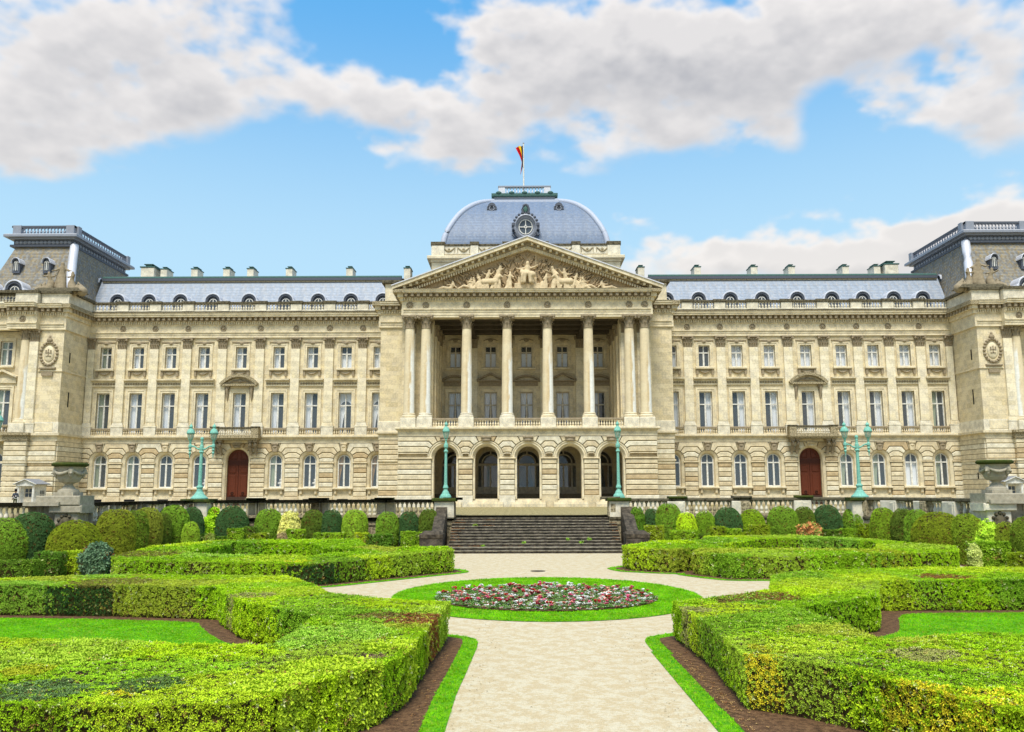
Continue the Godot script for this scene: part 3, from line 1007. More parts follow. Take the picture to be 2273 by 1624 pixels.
func upper_bay(x: float, n: int, left: bool, door: bool) -> void:
	var z := WING
	# first floor
	var h1: String = (HANG1_L if left else HANG1_R)[n]
	var w1 := window(palace, Vector3(x, 10.45, z - 0.42), 1.5, 4.85, false, 3.35, h1, M.white)
	surround(w1, Vector3(0, 0.3, 0.42), 0.75, 4.55, 0.42, 0.12)
	if not door:
		var hood := MB.new()
		hood.box(-1.4, 5.62, 0.3, 1.4, 6.2, 0.58)
		hood.box(-1.42, 6.2, 0.3, 1.42, 6.3, 0.78)
		hood.box(-1.42, 6.3, 0.3, 1.42, 6.46, 0.98)
		part("cornice", hood.done(), M.stone, w1)
		var guil := MB.new()
		for i in 9:
			guil.ball(Vector3(lerpf(-1.2, 1.2, i / 8.0), 5.92, 0.58), Vector3(0.15, 0.13, 0.07), 4, 8)
		part("frieze_ornament", guil.done(), M.carved, w1).set_meta("kind", "stuff")
	else:
		var ped := MB.new()
		var lo := arc(0, 4.1, 2.75, 38, 142, 12)
		ped.ribbon(lo, 0.34, 0.2, 1.05)
		ped.box(-2.1, 5.62, 0.2, 2.1, 5.84, 1.0)
		var tym := PackedVector2Array([Vector2(2.0, 5.84)])
		for q in arc(0, 4.1, 2.62, 41, 139, 10):
			tym.append(q)
		tym.append(Vector2(-2.0, 5.84))
		ped.prism(tym, 0.2, 0.5)
		part("pediment", ped.done(), M.weathered, w1)
		var orn := MB.new()
		for s in [-1.0, 1.0]:
			orn.tube([Vector3(s * 0.15, 6.2, 0.55), Vector3(s * 0.7, 6.25, 0.6), Vector3(s * 1.2, 6.0, 0.55)], [0.14, 0.12, 0.05], 6)
			orn.tube([Vector3(s * 1.45, 5.6, 0.6), Vector3(s * 1.45, 5.1, 0.72), Vector3(s * 1.42, 4.4, 0.52), Vector3(s * 1.42, 3.9, 0.48)], [0.2, 0.17, 0.13, 0.05], 7)
			orn.box(s * 1.45 - 0.28, 5.3, 0.3, s * 1.45 + 0.28, 5.62, 0.75)
		orn.ball(Vector3(0, 6.25, 0.55), Vector3(0.3, 0.26, 0.14), 5, 8)
		part("carving", orn.done(), M.carved, w1)
	# second floor
	var h2_: String = (HANG2_L if left else HANG2_R)[n]
	var w2 := window(palace, Vector3(x, 18.2, z - 0.42), 1.32, 2.6, false, 1.72, h2_, M.white)
	surround(w2, Vector3(0, 0.0, 0.42), 0.66, 2.58, 0.36, 0.1)
	part("sill", MB.new().bevel_box(-1.1, -0.27, 0.1, 1.1, -0.03, 0.78, 0.04).done(), M.stone, w2)
	var br := MB.new()
	for s in [-1.0, 1.0]:
		br.box(s * 0.9 - 0.13, -0.95, 0.3, s * 0.9 + 0.13, -0.27, 0.64)
	garland(br, 0, -0.42, 0.56, 1.3, 0.28, 0.09)
	br.box(-1.0, -0.36, 0.3, 1.0, -0.27, 0.6)
	part("bracket", br.done(), M.carved, w2)
	var top := MB.new()
	top.ball(Vector3(0, 3.02, 0.52), Vector3(0.28, 0.18, 0.14), 5, 8)
	garland(top, 0, 3.1, 0.5, 1.7, 0.12, 0.07)
	top.box(-1.15, 3.1, 0.3, 1.15, 3.2, 0.55)
	part("carving", top.done(), M.carved, w2)

func grand_door(x: float) -> void:
	var o := group_part("door", palace, Vector3(x, STREET, WING - 0.75))
	for s in [-1.0, 1.0]:
		var leaf := MB.new()
		leaf.box(minf(0.02 * s, 1.25 * s), 0, -0.1, maxf(0.02 * s, 1.25 * s), 4.55, 0.0)
		part("leaf", leaf.done(), M.door, o)
		for p in [[0.25, 1.05, 0.25, 0.75], [0.25, 1.05, 0.95, 3.35], [0.25, 1.05, 3.6, 4.3]]:
			var pn := MB.new()
			pn.bevel_box(minf(p[0] * s, p[1] * s), p[2], -0.02, maxf(p[0] * s, p[1] * s), p[3], 0.07, 0.06)
			part("panel", pn.done(), M.door, o)
		var ring := []
		var rr := []
		for i in 13:
			ring.append(Vector3(s * 0.62 + cos(TAU * i / 12.0) * 0.14, 1.25 + sin(TAU * i / 12.0) * 0.14, 0.12)); rr.append(0.03)
		part("knocker", MB.new().tube(ring, rr, 5).done(), M.iron, o)
	part("transom", MB.new().box(-1.27, 4.55, -0.1, 1.27, 4.85, 0.08).box(-1.3, 4.85, -0.1, 1.3, 5.02, 0.16).done(), M.door_dark, o)
	var fan := PackedVector2Array([Vector2(-1.27, 5.02)])
	fan.append(Vector2(1.27, 5.02))
	for q in arc(0, 5.1, 1.27, 0, 180, 16):
		fan.append(q)
	part("fanlight_panel", MB.new().prism(fan, -0.1, 0.0).done(), M.door, o)
	for s in [-1.0, 1.0]:
		var q := PackedVector2Array()
		for c in arc(0, 5.1, 0.98, 6, 80, 8):
			q.append(Vector2(c.x * s, c.y))
		q.append(Vector2(s * 0.2, 5.2)); q.append(Vector2(s * 0.95, 5.2))
		if Geometry2D.is_polygon_clockwise(q):
			q.reverse()
		part("panel", MB.new().prism(q, -0.02, 0.06, 0.05).done(), M.door, o)
	for s in [-1.0, 1.0]:
		var b := MB.new()
		b.lathe([Vector2(0.2, 0), Vector2(0.17, 0.55), Vector2(0.2, 0.6), Vector2(0.16, 0.7), Vector2(0.0, 0.82)], 10)
		part("guard_stone", b.done(), M.block2, o, Vector3(s * 1.5, 0, 1.25))

func balcony(x: float) -> void:
	var o := group_part("balcony", palace, Vector3(x, 0, WING))
	part("slab", MB.new().bevel_box(-2.85, 9.86, 0.1, 2.85, 10.2, 1.55, 0.05).box(-2.7, 9.7, 0.1, 2.7, 9.86, 1.35).done(), M.weathered, o)
	for s in [-1.0, 1.0]:
		for k in [1.75, 2.35]:
			var c := MB.new()
			c.tube([Vector3(s * k, 9.55, 0.15), Vector3(s * k, 9.5, 0.95), Vector3(s * k, 9.15, 1.05), Vector3(s * k, 8.75, 0.7), Vector3(s * k, 8.25, 0.45), Vector3(s * k, 7.95, 0.42)], [0.2, 0.24, 0.25, 0.2, 0.19, 0.1], 8)
			c.box(s * k - 0.24, 9.45, 0.1, s * k + 0.24, 9.72, 1.15)
			part("console", c.done(), M.carved, o)
		part("post", MB.new().bevel_box(s * 2.35 - 0.42, 10.2, 0.9, s * 2.35 + 0.42, 11.1, 1.4, 0.04).done(), M.weathered, o)
		part("post_cap", MB.new().bevel_box(s * 2.35 - 0.5, 11.1, 0.82, s * 2.35 + 0.5, 11.26, 1.48, 0.04).done(), M.cap, o)
		part("side_wall", MB.new().box(s * 2.6 - 0.16, 10.2, 0.2, s * 2.6 + 0.16, 11.1, 0.9).done(), M.weathered, o)
	part("rail", MB.new().bevel_box(-1.93, 10.98, 0.98, 1.93, 11.2, 1.34, 0.04).done(), M.cap, o)
	part("base", MB.new().box(-1.93, 10.2, 1.0, 1.93, 10.32, 1.32).done(), M.weathered, o)
	for i in 14:
		part("baluster", baluster_mesh(0.66, 0.115, 8), M.pale, o, Vector3(lerpf(-1.93, 1.93, (i + 0.5) / 14.0), 10.32, 1.16))

func dormer(parent: Node3D, at: Vector3, r: float) -> void:
	var o := group_part("dormer", parent, at)
	var hood := MB.new()
	var prof := PackedVector2Array()
	for q in arc(0, 0, r, 0, 180, 14):
		prof.append(q)
	var outer := PackedVector2Array([Vector2(r * 1.38, -0.16), Vector2(r * 1.3, 0.02)])
	for q in arc(0, 0.06, r * 1.16, 8, 172, 14):
		outer.append(q)
	outer.append(Vector2(-r * 1.3, 0.02)); outer.append(Vector2(-r * 1.38, -0.16)); outer.append(Vector2(-r * 1.05, -0.16))
	for i in range(prof.size() - 1, -1, -1):
		outer.append(prof[i])
	outer.append(Vector2(r * 1.05, -0.16))
	hood.prism(outer, -2.6, 0.35, 0.05)
	part("hood", hood.done(), M.lead_pale, o)
	var front := PackedVector2Array()
	for q in arc(0, 0, r * 1.02, 0, 180, 14):
		front.append(q)
	front.append(Vector2(-r * 1.02, -1.3)); front.append(Vector2(r * 1.02, -1.3))
	part("front", MB.new().prism(front, -2.4, 0.0).done(), M.lead_dark, o)
	part("moulding", MB.new().ribbon(arc(0, 0, r * 0.86, 0, 180, 14), r * 0.22, 0.0, 0.24).done(), M.lead_dark, o)
	var win := MB.new()
	win.ribbon(arc(0, -0.12, r * 0.52, 0, 180, 12), 0.09, 0.0, 0.1)
	win.box(-0.05, -1.0, 0.0, 0.05, r * 0.4, 0.1); win.box(-r * 0.52, -1.0, 0.0, -r * 0.44, -0.1, 0.1); win.box(r * 0.44, -1.0, 0.0, r * 0.52, -0.1, 0.1)
	part("window_frame", win.done(), M.white, o)
	var g := PackedVector2Array()
	for q in arc(0, -0.12, r * 0.5, 0, 180, 10):
		g.append(q)
	g.append(Vector2(-r * 0.5, -1.0)); g.append(Vector2(r * 0.5, -1.0))
	part("pane", MB.new().prism(g, -0.02, 0.03).done(), M.dusk_glass, o)

func chimney(parent: Node3D, at: Vector3, w: float, h: float, deep: float) -> void:
	var o := group_part("chimney", parent, at)
	part("stack", MB.new().bevel_box(-w * 0.5, -1.5, -deep, w * 0.5, h * 0.78, 0, 0.04).done(), M.pale, o)
	part("coping", MB.new().bevel_box(-w * 0.58, h * 0.78, -deep - 0.06, w * 0.58, h * 0.83, 0.07, 0.02).done(), M.copper_dark, o)
	part("cowl", MB.new().box(-w * 0.22, h * 0.83, -deep + 0.3, w * 0.22, h * 0.93, -0.3).box(-w * 0.34, h * 0.93, -deep + 0.2, w * 0.34, h * 0.96, -0.2).done(), M.copper_dark, o)


# ------------------------------------------------------------------ palace: the wings
func wing(bays: Array, left: bool) -> void:
	var zb := WING - 0.35     # backing wall behind the blocks
	var zf := WING + 0.15     # face of the blocks
	var in_x: float = -16.2 if left else 16.2           # where the central block begins
	var out_x: float = -52.04 if left else 50.45        # where the corner pavilion begins
	var x0 := minf(in_x, out_x); var x1 := maxf(in_x, out_x)
	var ys := 7.32
	var holes := []
	var up1 := []
	var up2 := []
	for i in bays.size():
		if i == 4:
			holes.append([bays[i], 1.25, STREET - 0.3, 7.45, true])
		else:
			holes.append([bays[i], 0.74, 4.2, 7.3, true])
		up1.append([bays[i], 0.75, 10.45, 15.3, false])
		up2.append([bays[i], 0.66, 18.2, 20.8, false])
	var g := part("ground_storey_wall", wall(MB.new(), x0, x1, STREET - 0.4, 9.6, zb, holes, 0.35).done(), M.block2, palace)
	part("upper_wall", wall(wall(MB.new(), x0, x1, 9.6, 17.3, WING, up1, 0.5), x0, x1, 17.3, 21.9, WING, up2, 0.5).done(), M.wall, palace)
	var lines := [7.65, 8.26, 8.8, 9.39]
	for i in bays.size() + 1:
		var xl: float = x0 if i == 0 else bays[i - 1]
		var xr: float = x1 if i == bays.size() else bays[i]
		var rl := 0.0 if i == 0 else (1.6 if i == 5 else 1.15)
		var rr := 0.0 if i == bays.size() else (1.6 if i == 4 else 1.15)
		pier(g, xl, rl, xr, rr, zb, zf, ys, 3.2, 7.0, lines, 9.39, 7)
	for i in bays.size():
		var r := 1.6 if i == 4 else 1.15
		arch_head(g, bays[i], r, zb, zf, ys, 9.39)
		if i == 4:
			part("door_surround", arch_ring(bays[i], STREET - 0.3, ys + 0.1, 1.27, zb - 0.2, 1.6, zf - 0.08).done(), M.stone, palace)
			grand_door(bays[i])
			balcony(bays[i])
		else:
			var w := window(palace, Vector3(bays[i], 4.25, zb - 0.12), 1.46, 3.05, true, 2.75, (HANG0_L if left else HANG0_R)[i], M.white)
			var c := Vector3(0, -4.25, 0.12 - zb)
			part("surround", arch_ring(0, 4.2, ys, 0.76, -0.03, 1.15, zf - zb + 0.04).done(), M.stone, w)
			part("sill", MB.new().bevel_box(-1.2, -0.22, 0.05, 1.2, 0.0, 0.85, 0.04).done(), M.stone, w)
			part("apron", MB.new().box(-1.13, -1.0, 0.1, 1.13, -0.22, 0.42).box(-1.2, -2.3, 0.1, 1.2, -1.0, 0.56).done(), M.block, w)
			for s in [-1.0, 1.0]:
				part("bracket", MB.new().bevel_box(s * 0.85 - 0.14, -0.75, 0.2, s * 0.85 + 0.14, -0.22, 0.68, 0.05).done(), M.block2, w)
			part("cellar_window", MB.new().box(-0.62, -1.75, 0.5, 0.62, -1.3, 0.575).done(), M.black, w)
			w.get_node("surround").position.y = -4.25
	# band and string course
	part("band", MB.new().box(x0, 9.39, zb, x1, 9.9, zf + 0.02).done(), M.stone, palace)
	part("string_course", MB.new().box(x0, 9.9, zb, x1, 10.02, zf + 0.2).bevel_box(x0, 10.02, zb, x1, 10.25, zf + 0.38, 0.04).done(), M.stone, palace)
	for i in bays.size():
		upper_bay(bays[i], i, left, i == 4)
	var px := []
	for i in bays.size() - 1:
		px.append((bays[i] + bays[i + 1]) * 0.5)
	for x in px:
		pilaster(palace, x, WING)
		part("rosette", rosette_mesh(0.36), M.carved, palace, Vector3(x, 22.96, WING + 0.2))
	var corner: float = out_x + (0.62 if left else -0.62)
	pilaster(palace, corner, WING, 0.4)
	var edges := [x0 + (0.0 if left else 0.0)]
	# low balustrades under the first floor windows
	for i in bays.size():
		if i == 4:
			continue
		var a: float = (px[i - 1] + 0.74) if i > 0 else (corner + 0.62 if left else x0)
		var b: float = (px[i] - 0.74) if i < bays.size() - 1 else (x1 if left else corner - 0.62)
		balustrade(palace, a, b, 10.25, 11.15, WING + 0.22, 9, M.carved, M.block2, 0.26)
	entablature(palace, x0, x1, WING, ENT, 1.0)
	# balustrade at the eaves
	var zt := WING + 0.35
	part("parapet_base", MB.new().box(x0, 24.72, zt - 0.45, x1, 24.95, zt + 0.42).done(), M.cap, palace)
	var posts := px.duplicate()
	for x in posts:
		part("parapet_post", MB.new().bevel_box(x - 0.66, 24.95, zt - 0.3, x + 0.66, 25.86, zt + 0.3, 0.04).bevel_box(x - 0.72, 24.95, zt - 0.3, x + 0.72, 25.12, zt + 0.36, 0.04).done(), M.pale, palace)
		part("parapet_cap", MB.new().bevel_box(x - 0.78, 25.86, zt - 0.4, x + 0.78, 26.2, zt + 0.42, 0.05).done(), M.cap, palace)
	for i in bays.size():
		var a: float = (px[i - 1] + 0.72) if i > 0 else x0 + 0.5
		var b: float = (px[i] - 0.72) if i < bays.size() - 1 else x1 - 0.5
		balustrade(palace, a, b, 24.95, 26.14, zt, 10 if i == 4 else 7, M.cap, M.pale, 0.46)
	# slate mansard, dormers over the windows, lead ridge, chimneys
	var rf := MB.new()
	rf.quad(Vector3(x0 - 1, 24.7, -101.6), Vector3(x1 + 1, 24.7, -101.6), Vector3(x1 + 1, 29.9, -104.5), Vector3(x0 - 1, 29.9, -104.5))
	rf.quad(Vector3(x0 - 1, 30.2, -104.6), Vector3(x1 + 1, 30.2, -104.6), Vector3(x1 + 1, 31.0, -113), Vector3(x0 - 1, 31.0, -113))
	rf.quad(Vector3(x0 - 1, 24.7, -113), Vector3(x0 - 1, 31.0, -113), Vector3(x1 + 1, 31.0, -113), Vector3(x1 + 1, 24.7, -113))
	part("roof", rf.done(), M.slate, palace)
	part("roof_gutter", MB.new().box(x0 - 1, 24.6, -101.7, x1 + 1, 24.8, WING).done(), M.lead, palace)
	part("ridge", MB.new().box(x0 - 0.8, 29.72, -104.7, x1 + 0.8, 29.9, -104.24).done(), M.weathered, palace)
	part("ridge_roll", MB.new().box(x0 - 0.8, 29.9, -104.9, x1 + 0.8, 30.22, -104.12).done(), M.lead_dark, palace)
	part("ridge_cap", MB.new().tube([Vector3(x0 - 0.8, 30.3, -104.4), Vector3(x1 + 0.8, 30.3, -104.4)], [0.22, 0.22], 8).done(), M.copper_dark, palace)
	for i in bays.size():
		dormer(palace, Vector3(bays[i], 26.75, -102.15), 0.86)


# ------------------------------------------------------------------ palace: the centre
const ARCHES := [-8.42, -4.2, 0.1, 4.4, 8.66]
const COLS := [-12.3, -10.6, -6.3, -2.05, 2.2, 6.5, 10.8, 12.42]
const FRONT := -88.0

func column(x: float, z: float, streak: float) -> void:
	var o := group_part("column", palace, Vector3(x, 0, z))
	part("pedestal", MB.new().bevel_box(-0.8, 10.3, -0.8, 0.8, 11.3, 0.8, 0.05).done(), M.pale, o)
	part("base", MB.new().box(-0.76, 11.3, -0.76, 0.76, 11.42, 0.76).lathe([Vector2(0.74, 11.42), Vector2(0.76, 11.52), Vector2(0.7, 11.6), Vector2(0.64, 11.66), Vector2(0.68, 11.74), Vector2(0.6, 11.84)], 24).done(), M.stone if rng.randf() < 0.5 else M.pale, o)
	# shaft with entasis; rain has washed pale runs down one side of it
	var mb := MB.new()
	mb.coloured = true
	var wash := noise(int(absf(x) * 100.0) + 3, 0.6, 3)
	var rows := 36; var segs := 32
	var reach := rng.randf_range(0.55, 0.85)
	var tone := func(a: float, t: float) -> Color:
		var am := wrapf(a, -PI, PI)
		var y := lerpf(11.84, 20.75, t)
		var w := wash.get_noise_2d(am * 5.0, y * 0.8)
		var drum := h2(int((y - 11.84) / 1.05) + 3, int(absf(x) * 10.0))
		var col := Color(0.86, 0.74, 0.52).lerp(Color(0.78, 0.64, 0.41), drum * 0.7)
		var up := smoothstep(reach + 0.16, reach - 0.06, t + w * 0.3)
		var rust := smoothstep(0.34, 0.12, absf(am - streak + 0.72 + w * 0.2)) * up
		col = col.lerp(Color(0.68, 0.51, 0.29), rust * 0.7)
		var run := smoothstep(0.62, 0.42, absf(am - streak + w * 0.3)) * up
		return col.lerp(Color(0.97, 0.97, 0.93), run)
	for j in rows:
		var t0 := float(j) / rows; var t1 := float(j + 1) / rows
		var r0 := 0.58 - 0.1 * pow(t0, 1.7); var r1 := 0.58 - 0.1 * pow(t1, 1.7)
		var y0 := lerpf(11.84, 20.75, t0); var y1 := lerpf(11.84, 20.75, t1)
		for k in segs:
			var a0 := TAU * k / segs; var a1 := TAU * (k + 1) / segs
			var c0 := Vector3(sin(a0), 0, cos(a0)); var c1 := Vector3(sin(a1), 0, cos(a1))
			mb.tint_quad(c0 * r0 + Vector3(0, y0, 0), c1 * r0 + Vector3(0, y0, 0), c1 * r1 + Vector3(0, y1, 0), c0 * r1 + Vector3(0, y1, 0), c0, c1, c1, c0, [tone.call(a0, t0), tone.call(a1, t0), tone.call(a1, t1), tone.call(a0, t1)])
	part("shaft", mb.done(), M.column, o)
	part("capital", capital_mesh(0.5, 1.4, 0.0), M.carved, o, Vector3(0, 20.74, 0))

func centre() -> void:
	var fl := -13.3; var fr := 13.35
	var zi := FRONT - 0.5
	var holes := []
	for x in ARCHES:
		holes.append([x, 1.16, 3.0, 7.2, true])
	var g := part("arcade_wall", wall(MB.new(), fl, fr, STREET - 0.5, 9.6, zi, holes, 0.9).done(), M.block2, palace)
	# returns of the porch
	part("arcade_side_wall", MB.new().box(fl, STREET - 0.5, WING, fl + 0.9, 10.0, zi - 0.01).done(), M.wall, palace)
	part("arcade_side_wall", MB.new().box(fr - 0.9, STREET - 0.5, WING, fr, 10.0, zi - 0.01).done(), M.wall, palace)
	var lines := [7.72, 8.32, 8.86, 9.4]
	for i in 6:
		var xl: float = fl if i == 0 else ARCHES[i - 1]
		var xr: float = fr if i == 5 else ARCHES[i]
		pier(g, xl, 0.0 if i == 0 else 1.75, xr, 0.0 if i == 5 else 1.75, zi, FRONT, 7.2, 3.35, 7.05, lines, 9.4, 7, 1.36)
	for x in ARCHES:
		arch_head(g, x, 1.75, zi, FRONT, 7.2, 9.4)
		part("archivolt", arch_ring(x, 7.05, 7.2, 1.16, zi - 0.1, 1.75, FRONT - 0.2, 0.12).done(), M.stone, palace)
		part("jamb", MB.new().box(x - 1.36, 3.0, zi, x - 1.16, 7.05, FRONT - 0.16).done(), M.stone, palace)
		part("jamb", MB.new().box(x + 1.16, 3.0, zi, x + 1.36, 7.05, FRONT - 0.16).done(), M.stone, palace)
		var st := group_part("porch_steps", palace, Vector3(x, 0, FRONT))
		for k in 4:
			part("step", MB.new().bevel_box(-1.75, STREET - 0.6, -1.2, 1.75, STREET + 0.02 + 0.16 * (k + 1), 0.55 - 0.3 * k, 0.02).done(), M.stone, st)
	part("porch_floor", MB.new().box(fl + 0.9, STREET - 0.5, WING, fr - 0.9, 3.0, zi - 0.85).done(), M.stone, palace)
	part("inner_steps", MB.new().box(fl + 0.9, 3.0, WING, fr - 0.9, 3.16, WING + 1.4).box(fl + 0.9, 3.16, WING, fr - 0.9, 3.32, WING + 1.0).box(fl + 0.9, 3.32, WING, fr - 0.9, 3.48, WING + 0.6).done(), M.carved, palace)
	part("porch_ceiling", MB.new().box(fl + 0.9, 9.6, WING, fr - 0.9, 9.9, zi - 0.01).done(), M.stone, palace)
	part("band", MB.new().box(fl, 9.4, zi, fr, 9.96, FRONT + 0.02).done(), M.stone, palace)
	part("string_course", MB.new().box(fl - 0.1, 9.96, WING, fr + 0.1, 10.08, FRONT + 0.22).bevel_box(fl - 0.25, 10.08, WING, fr + 0.25, 10.3, FRONT + 0.42, 0.04).done(), M.stone, palace)
	# back wall of porch and loggia, with doors and windows
	var dh := []
	var w1 := []
	var w2 := []
	for x in ARCHES:
		dh.append([x * 0.985, 1.5, 3.3, 7.0, true]); w1.append([x * 0.985, 0.78, 10.5, 15.3, false]); w2.append([x * 0.985, 0.68, 18.2, 20.8, false])
	part("porch_back_wall", wall(MB.new(), fl, fr, STREET, 9.9, WING, dh, 0.4).done(), M.wall, palace)
	part("loggia_back_wall", wall(wall(MB.new(), fl, fr, 9.9, 17.3, WING, w1, 0.5), fl, fr, 17.3, 22.4, WING, w2, 0.5).done(), M.wall, palace)
	for i in ARCHES.size():
		var x: float = ARCHES[i] * 0.985
		porch_door(x, i)
		var a := window(palace, Vector3(x, 10.5, WING - 0.4), 1.56, 4.8, false, 3.3, "open" if i < 4 else "left", M.cream_paint)
		surround(a, Vector3(0, 0, 0.4), 0.78, 4.8, 0.4, 0.12)
		var hood := MB.new()
		hood.box(-1.35, 5.5, 0.3, 1.35, 6.0, 0.55); hood.box(-1.6, 6.0, 0.3, 1.6, 6.18, 0.95)
		if i % 2 == 0:
			hood.ribbon(arc(0, 4.3, 2.4, 52, 128, 10), 0.2, 0.3, 0.95)
		else:
			hood.ribbon(PackedVector2Array([Vector2(-1.6, 6.2), Vector2(0, 6.95)]), 0.2, 0.3, 0.95)
			hood.ribbon(PackedVector2Array([Vector2(0, 6.95), Vector2(1.6, 6.2)]), 0.2, 0.3, 0.95)
		part("cornice", hood.done(), M.carved, a)
		var b := window(palace, Vector3(x, 18.2, WING - 0.4), 1.36, 2.6, false, 1.82, "blind", M.cream_paint)
		surround(b, Vector3(0, 0, 0.4), 0.68, 2.6, 0.36, 0.1)
		part("sill", MB.new().bevel_box(-1.1, -0.27, 0.1, 1.1, -0.03, 0.75, 0.04).done(), M.stone, b)
		var orn := MB.new()
		garland(orn, 0, 3.2, 0.5, 1.7, -0.2, 0.07)
		orn.ball(Vector3(0, 3.25, 0.5), Vector3(0.3, 0.2, 0.12), 5, 8)
		part("carving", orn.done(), M.carved, b)
	for i in 4:
		pilaster(palace, (ARCHES[i] + ARCHES[i + 1]) * 0.49, WING)
	# wall behind the end columns, loggia sides
	for s in [-1.0, 1.0]:
		var w := MB.new()
		w.box(minf(s * 9.95, s * 13.3), 10.3, WING, maxf(s * 9.95, s * 13.3), 22.4, FRONT - 2.4)
		part("loggia_side_wall", w.done(), M.wall, palace)
		pilaster(palace, s * 12.3, FRONT - 2.4)
		pilaster(palace, s * 10.55, FRONT - 2.4, 0.45)
		for z in [-92.5, -95.5, -98.6]:
			var q := group_part("side_pilaster", palace, Vector3(s * 9.95, 0, z))
			q.rotation.y = -s * PI / 2
			part("shaft", MB.new().box(-0.5, 10.3, -0.1, 0.5, 20.5, 0.18).done(), M.wall, q)
			part("capital", capital_mesh(0.5, 1.4, 0.18), M.carved, q, Vector3(0, 20.5, 0))
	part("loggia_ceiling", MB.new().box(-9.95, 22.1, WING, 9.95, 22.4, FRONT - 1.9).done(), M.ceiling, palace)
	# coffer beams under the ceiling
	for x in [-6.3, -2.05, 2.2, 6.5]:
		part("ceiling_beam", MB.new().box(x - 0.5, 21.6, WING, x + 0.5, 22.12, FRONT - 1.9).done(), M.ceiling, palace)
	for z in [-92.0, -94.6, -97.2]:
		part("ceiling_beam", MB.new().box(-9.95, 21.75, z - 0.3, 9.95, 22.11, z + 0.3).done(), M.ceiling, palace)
	for i in COLS.size():
		column(COLS[i], FRONT - 0.95, [0.9, 0.75, 0.8, 0.85, 0.75, 0.65, 0.9, 1.0][i])
	part("pedestal_link", MB.new().box(-12.3, 10.3, FRONT - 1.6, -10.6, 11.1, FRONT - 0.4).box(10.8, 10.3, FRONT - 1.6, 12.42, 11.1, FRONT - 0.4).done(), M.pale, palace)
	for i in range(1, 6):
		balustrade(palace, COLS[i] + 0.8, COLS[i + 1] - 0.8, 10.3, 11.28, FRONT - 0.55, 10, M.carved, M.stone, 0.3)
	# entablature and pediment
	var y := [22.14, 22.82, 23.6, 24.0, 24.4, 24.75]
	var ze := FRONT - 0.55
	entablature(palace, -12.95, 13.05, ze, y, 1.05)
	for s in [-1.0, 1.0]:
		entablature_return(palace, -12.95 if s < 0 else 13.05, s, FRONT - 6.0, ze, y, 1.05)
	part("architrave_soffit", MB.new().box(-12.95, 21.9, ze - 0.95, 13.05, 22.14, ze + 0.15).box(-12.95, 22.14, ze - 1.4, 13.05, 24.7, ze - 0.5).done(), M.stone, palace)
	for x in COLS:
		part("rosette", rosette_mesh(0.36), M.carved, palace, Vector3(x, 23.2, ze + 0.2))
	var cx := 0.1
	var base := 24.75; var apex := 30.0; var half := 14.1
	var ped := group_part("pediment", palace)
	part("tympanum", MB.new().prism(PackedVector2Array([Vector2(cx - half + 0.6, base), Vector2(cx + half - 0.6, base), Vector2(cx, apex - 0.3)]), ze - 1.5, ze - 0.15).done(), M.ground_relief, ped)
	var sl := Vector2(half, apex - base).normalized()
	for s in [-1.0, 1.0]:
		for k in [[0.0, 0.34, 1.12, M.stone, "raking_cornice"], [0.34, 0.44, 1.22, M.lead_pale, "flashing"], [-0.4, 0.0, 0.5, M.carved, "raking_soffit"], [-0.78, -0.4, 0.36, M.stone, "raking_bed_moulding"]]:
			var nrm := Vector2(-sl.y * -1.0, sl.x) # up normal for the left slope mirrored below
			var p := PackedVector2Array()
			var low := Vector2(half + 0.02, 0.0); var top := Vector2(0, apex - base)
			var dn := Vector2(sl.y, sl.x)
			for q in [low + dn * k[0], top + Vector2(0, k[0] / sl.x), top + Vector2(0, k[1] / sl.x), low + dn * k[1]]:
				p.append(Vector2(cx + s * q.x, base + maxf(q.y, 0.0)))
			if Geometry2D.is_polygon_clockwise(p):
				p.reverse()
			part(k[4], MB.new().prism(p, ze - 1.2, ze + k[2]).done(), k[3], ped)
		var mods := MB.new()
		var teeth := MB.new()
		for i in 21:
			var t := (i + 0.7) / 21.6
			var c := Vector2(lerpf(half, 0, t), lerpf(0.0, apex - base, t)) + Vector2(sl.y, sl.x) * -0.2
			if c.y < 0.2:
				continue
			mods.box(cx + s * c.x - 0.13, base + c.y - 0.1, ze + 0.3, cx + s * c.x + 0.13, base + c.y + 0.16, ze + 0.9)
		for i in 52:
			var t := (i + 3.0) / 55.0
			var c := Vector2(lerpf(half, 0, t), lerpf(0.0, apex - base, t)) + Vector2(sl.y, sl.x) * -0.58
			if c.y < 0.1:
				continue
			teeth.box(cx + s * c.x - 0.07, base + c.y - 0.14, ze + 0.2, cx + s * c.x + 0.07, base + c.y + 0.12, ze + 0.46)
		part("modillions", mods.done(), M.block2, ped).set_meta("kind", "stuff")
		part("dentils", teeth.done(), M.stone, ped).set_meta("kind", "stuff")
		# slopes of the portico roof behind the pediment
		var rs := MB.new()
		rs.quad(Vector3(cx, apex + 0.4, ze), Vector3(cx, apex + 0.4, -101), Vector3(cx + s * half, base + 0.1, -101), Vector3(cx + s * half, base + 0.1, ze))
		part("portico_roof", rs.done(), M.lead, palace)
	relief(ped, cx, base, ze - 0.15)
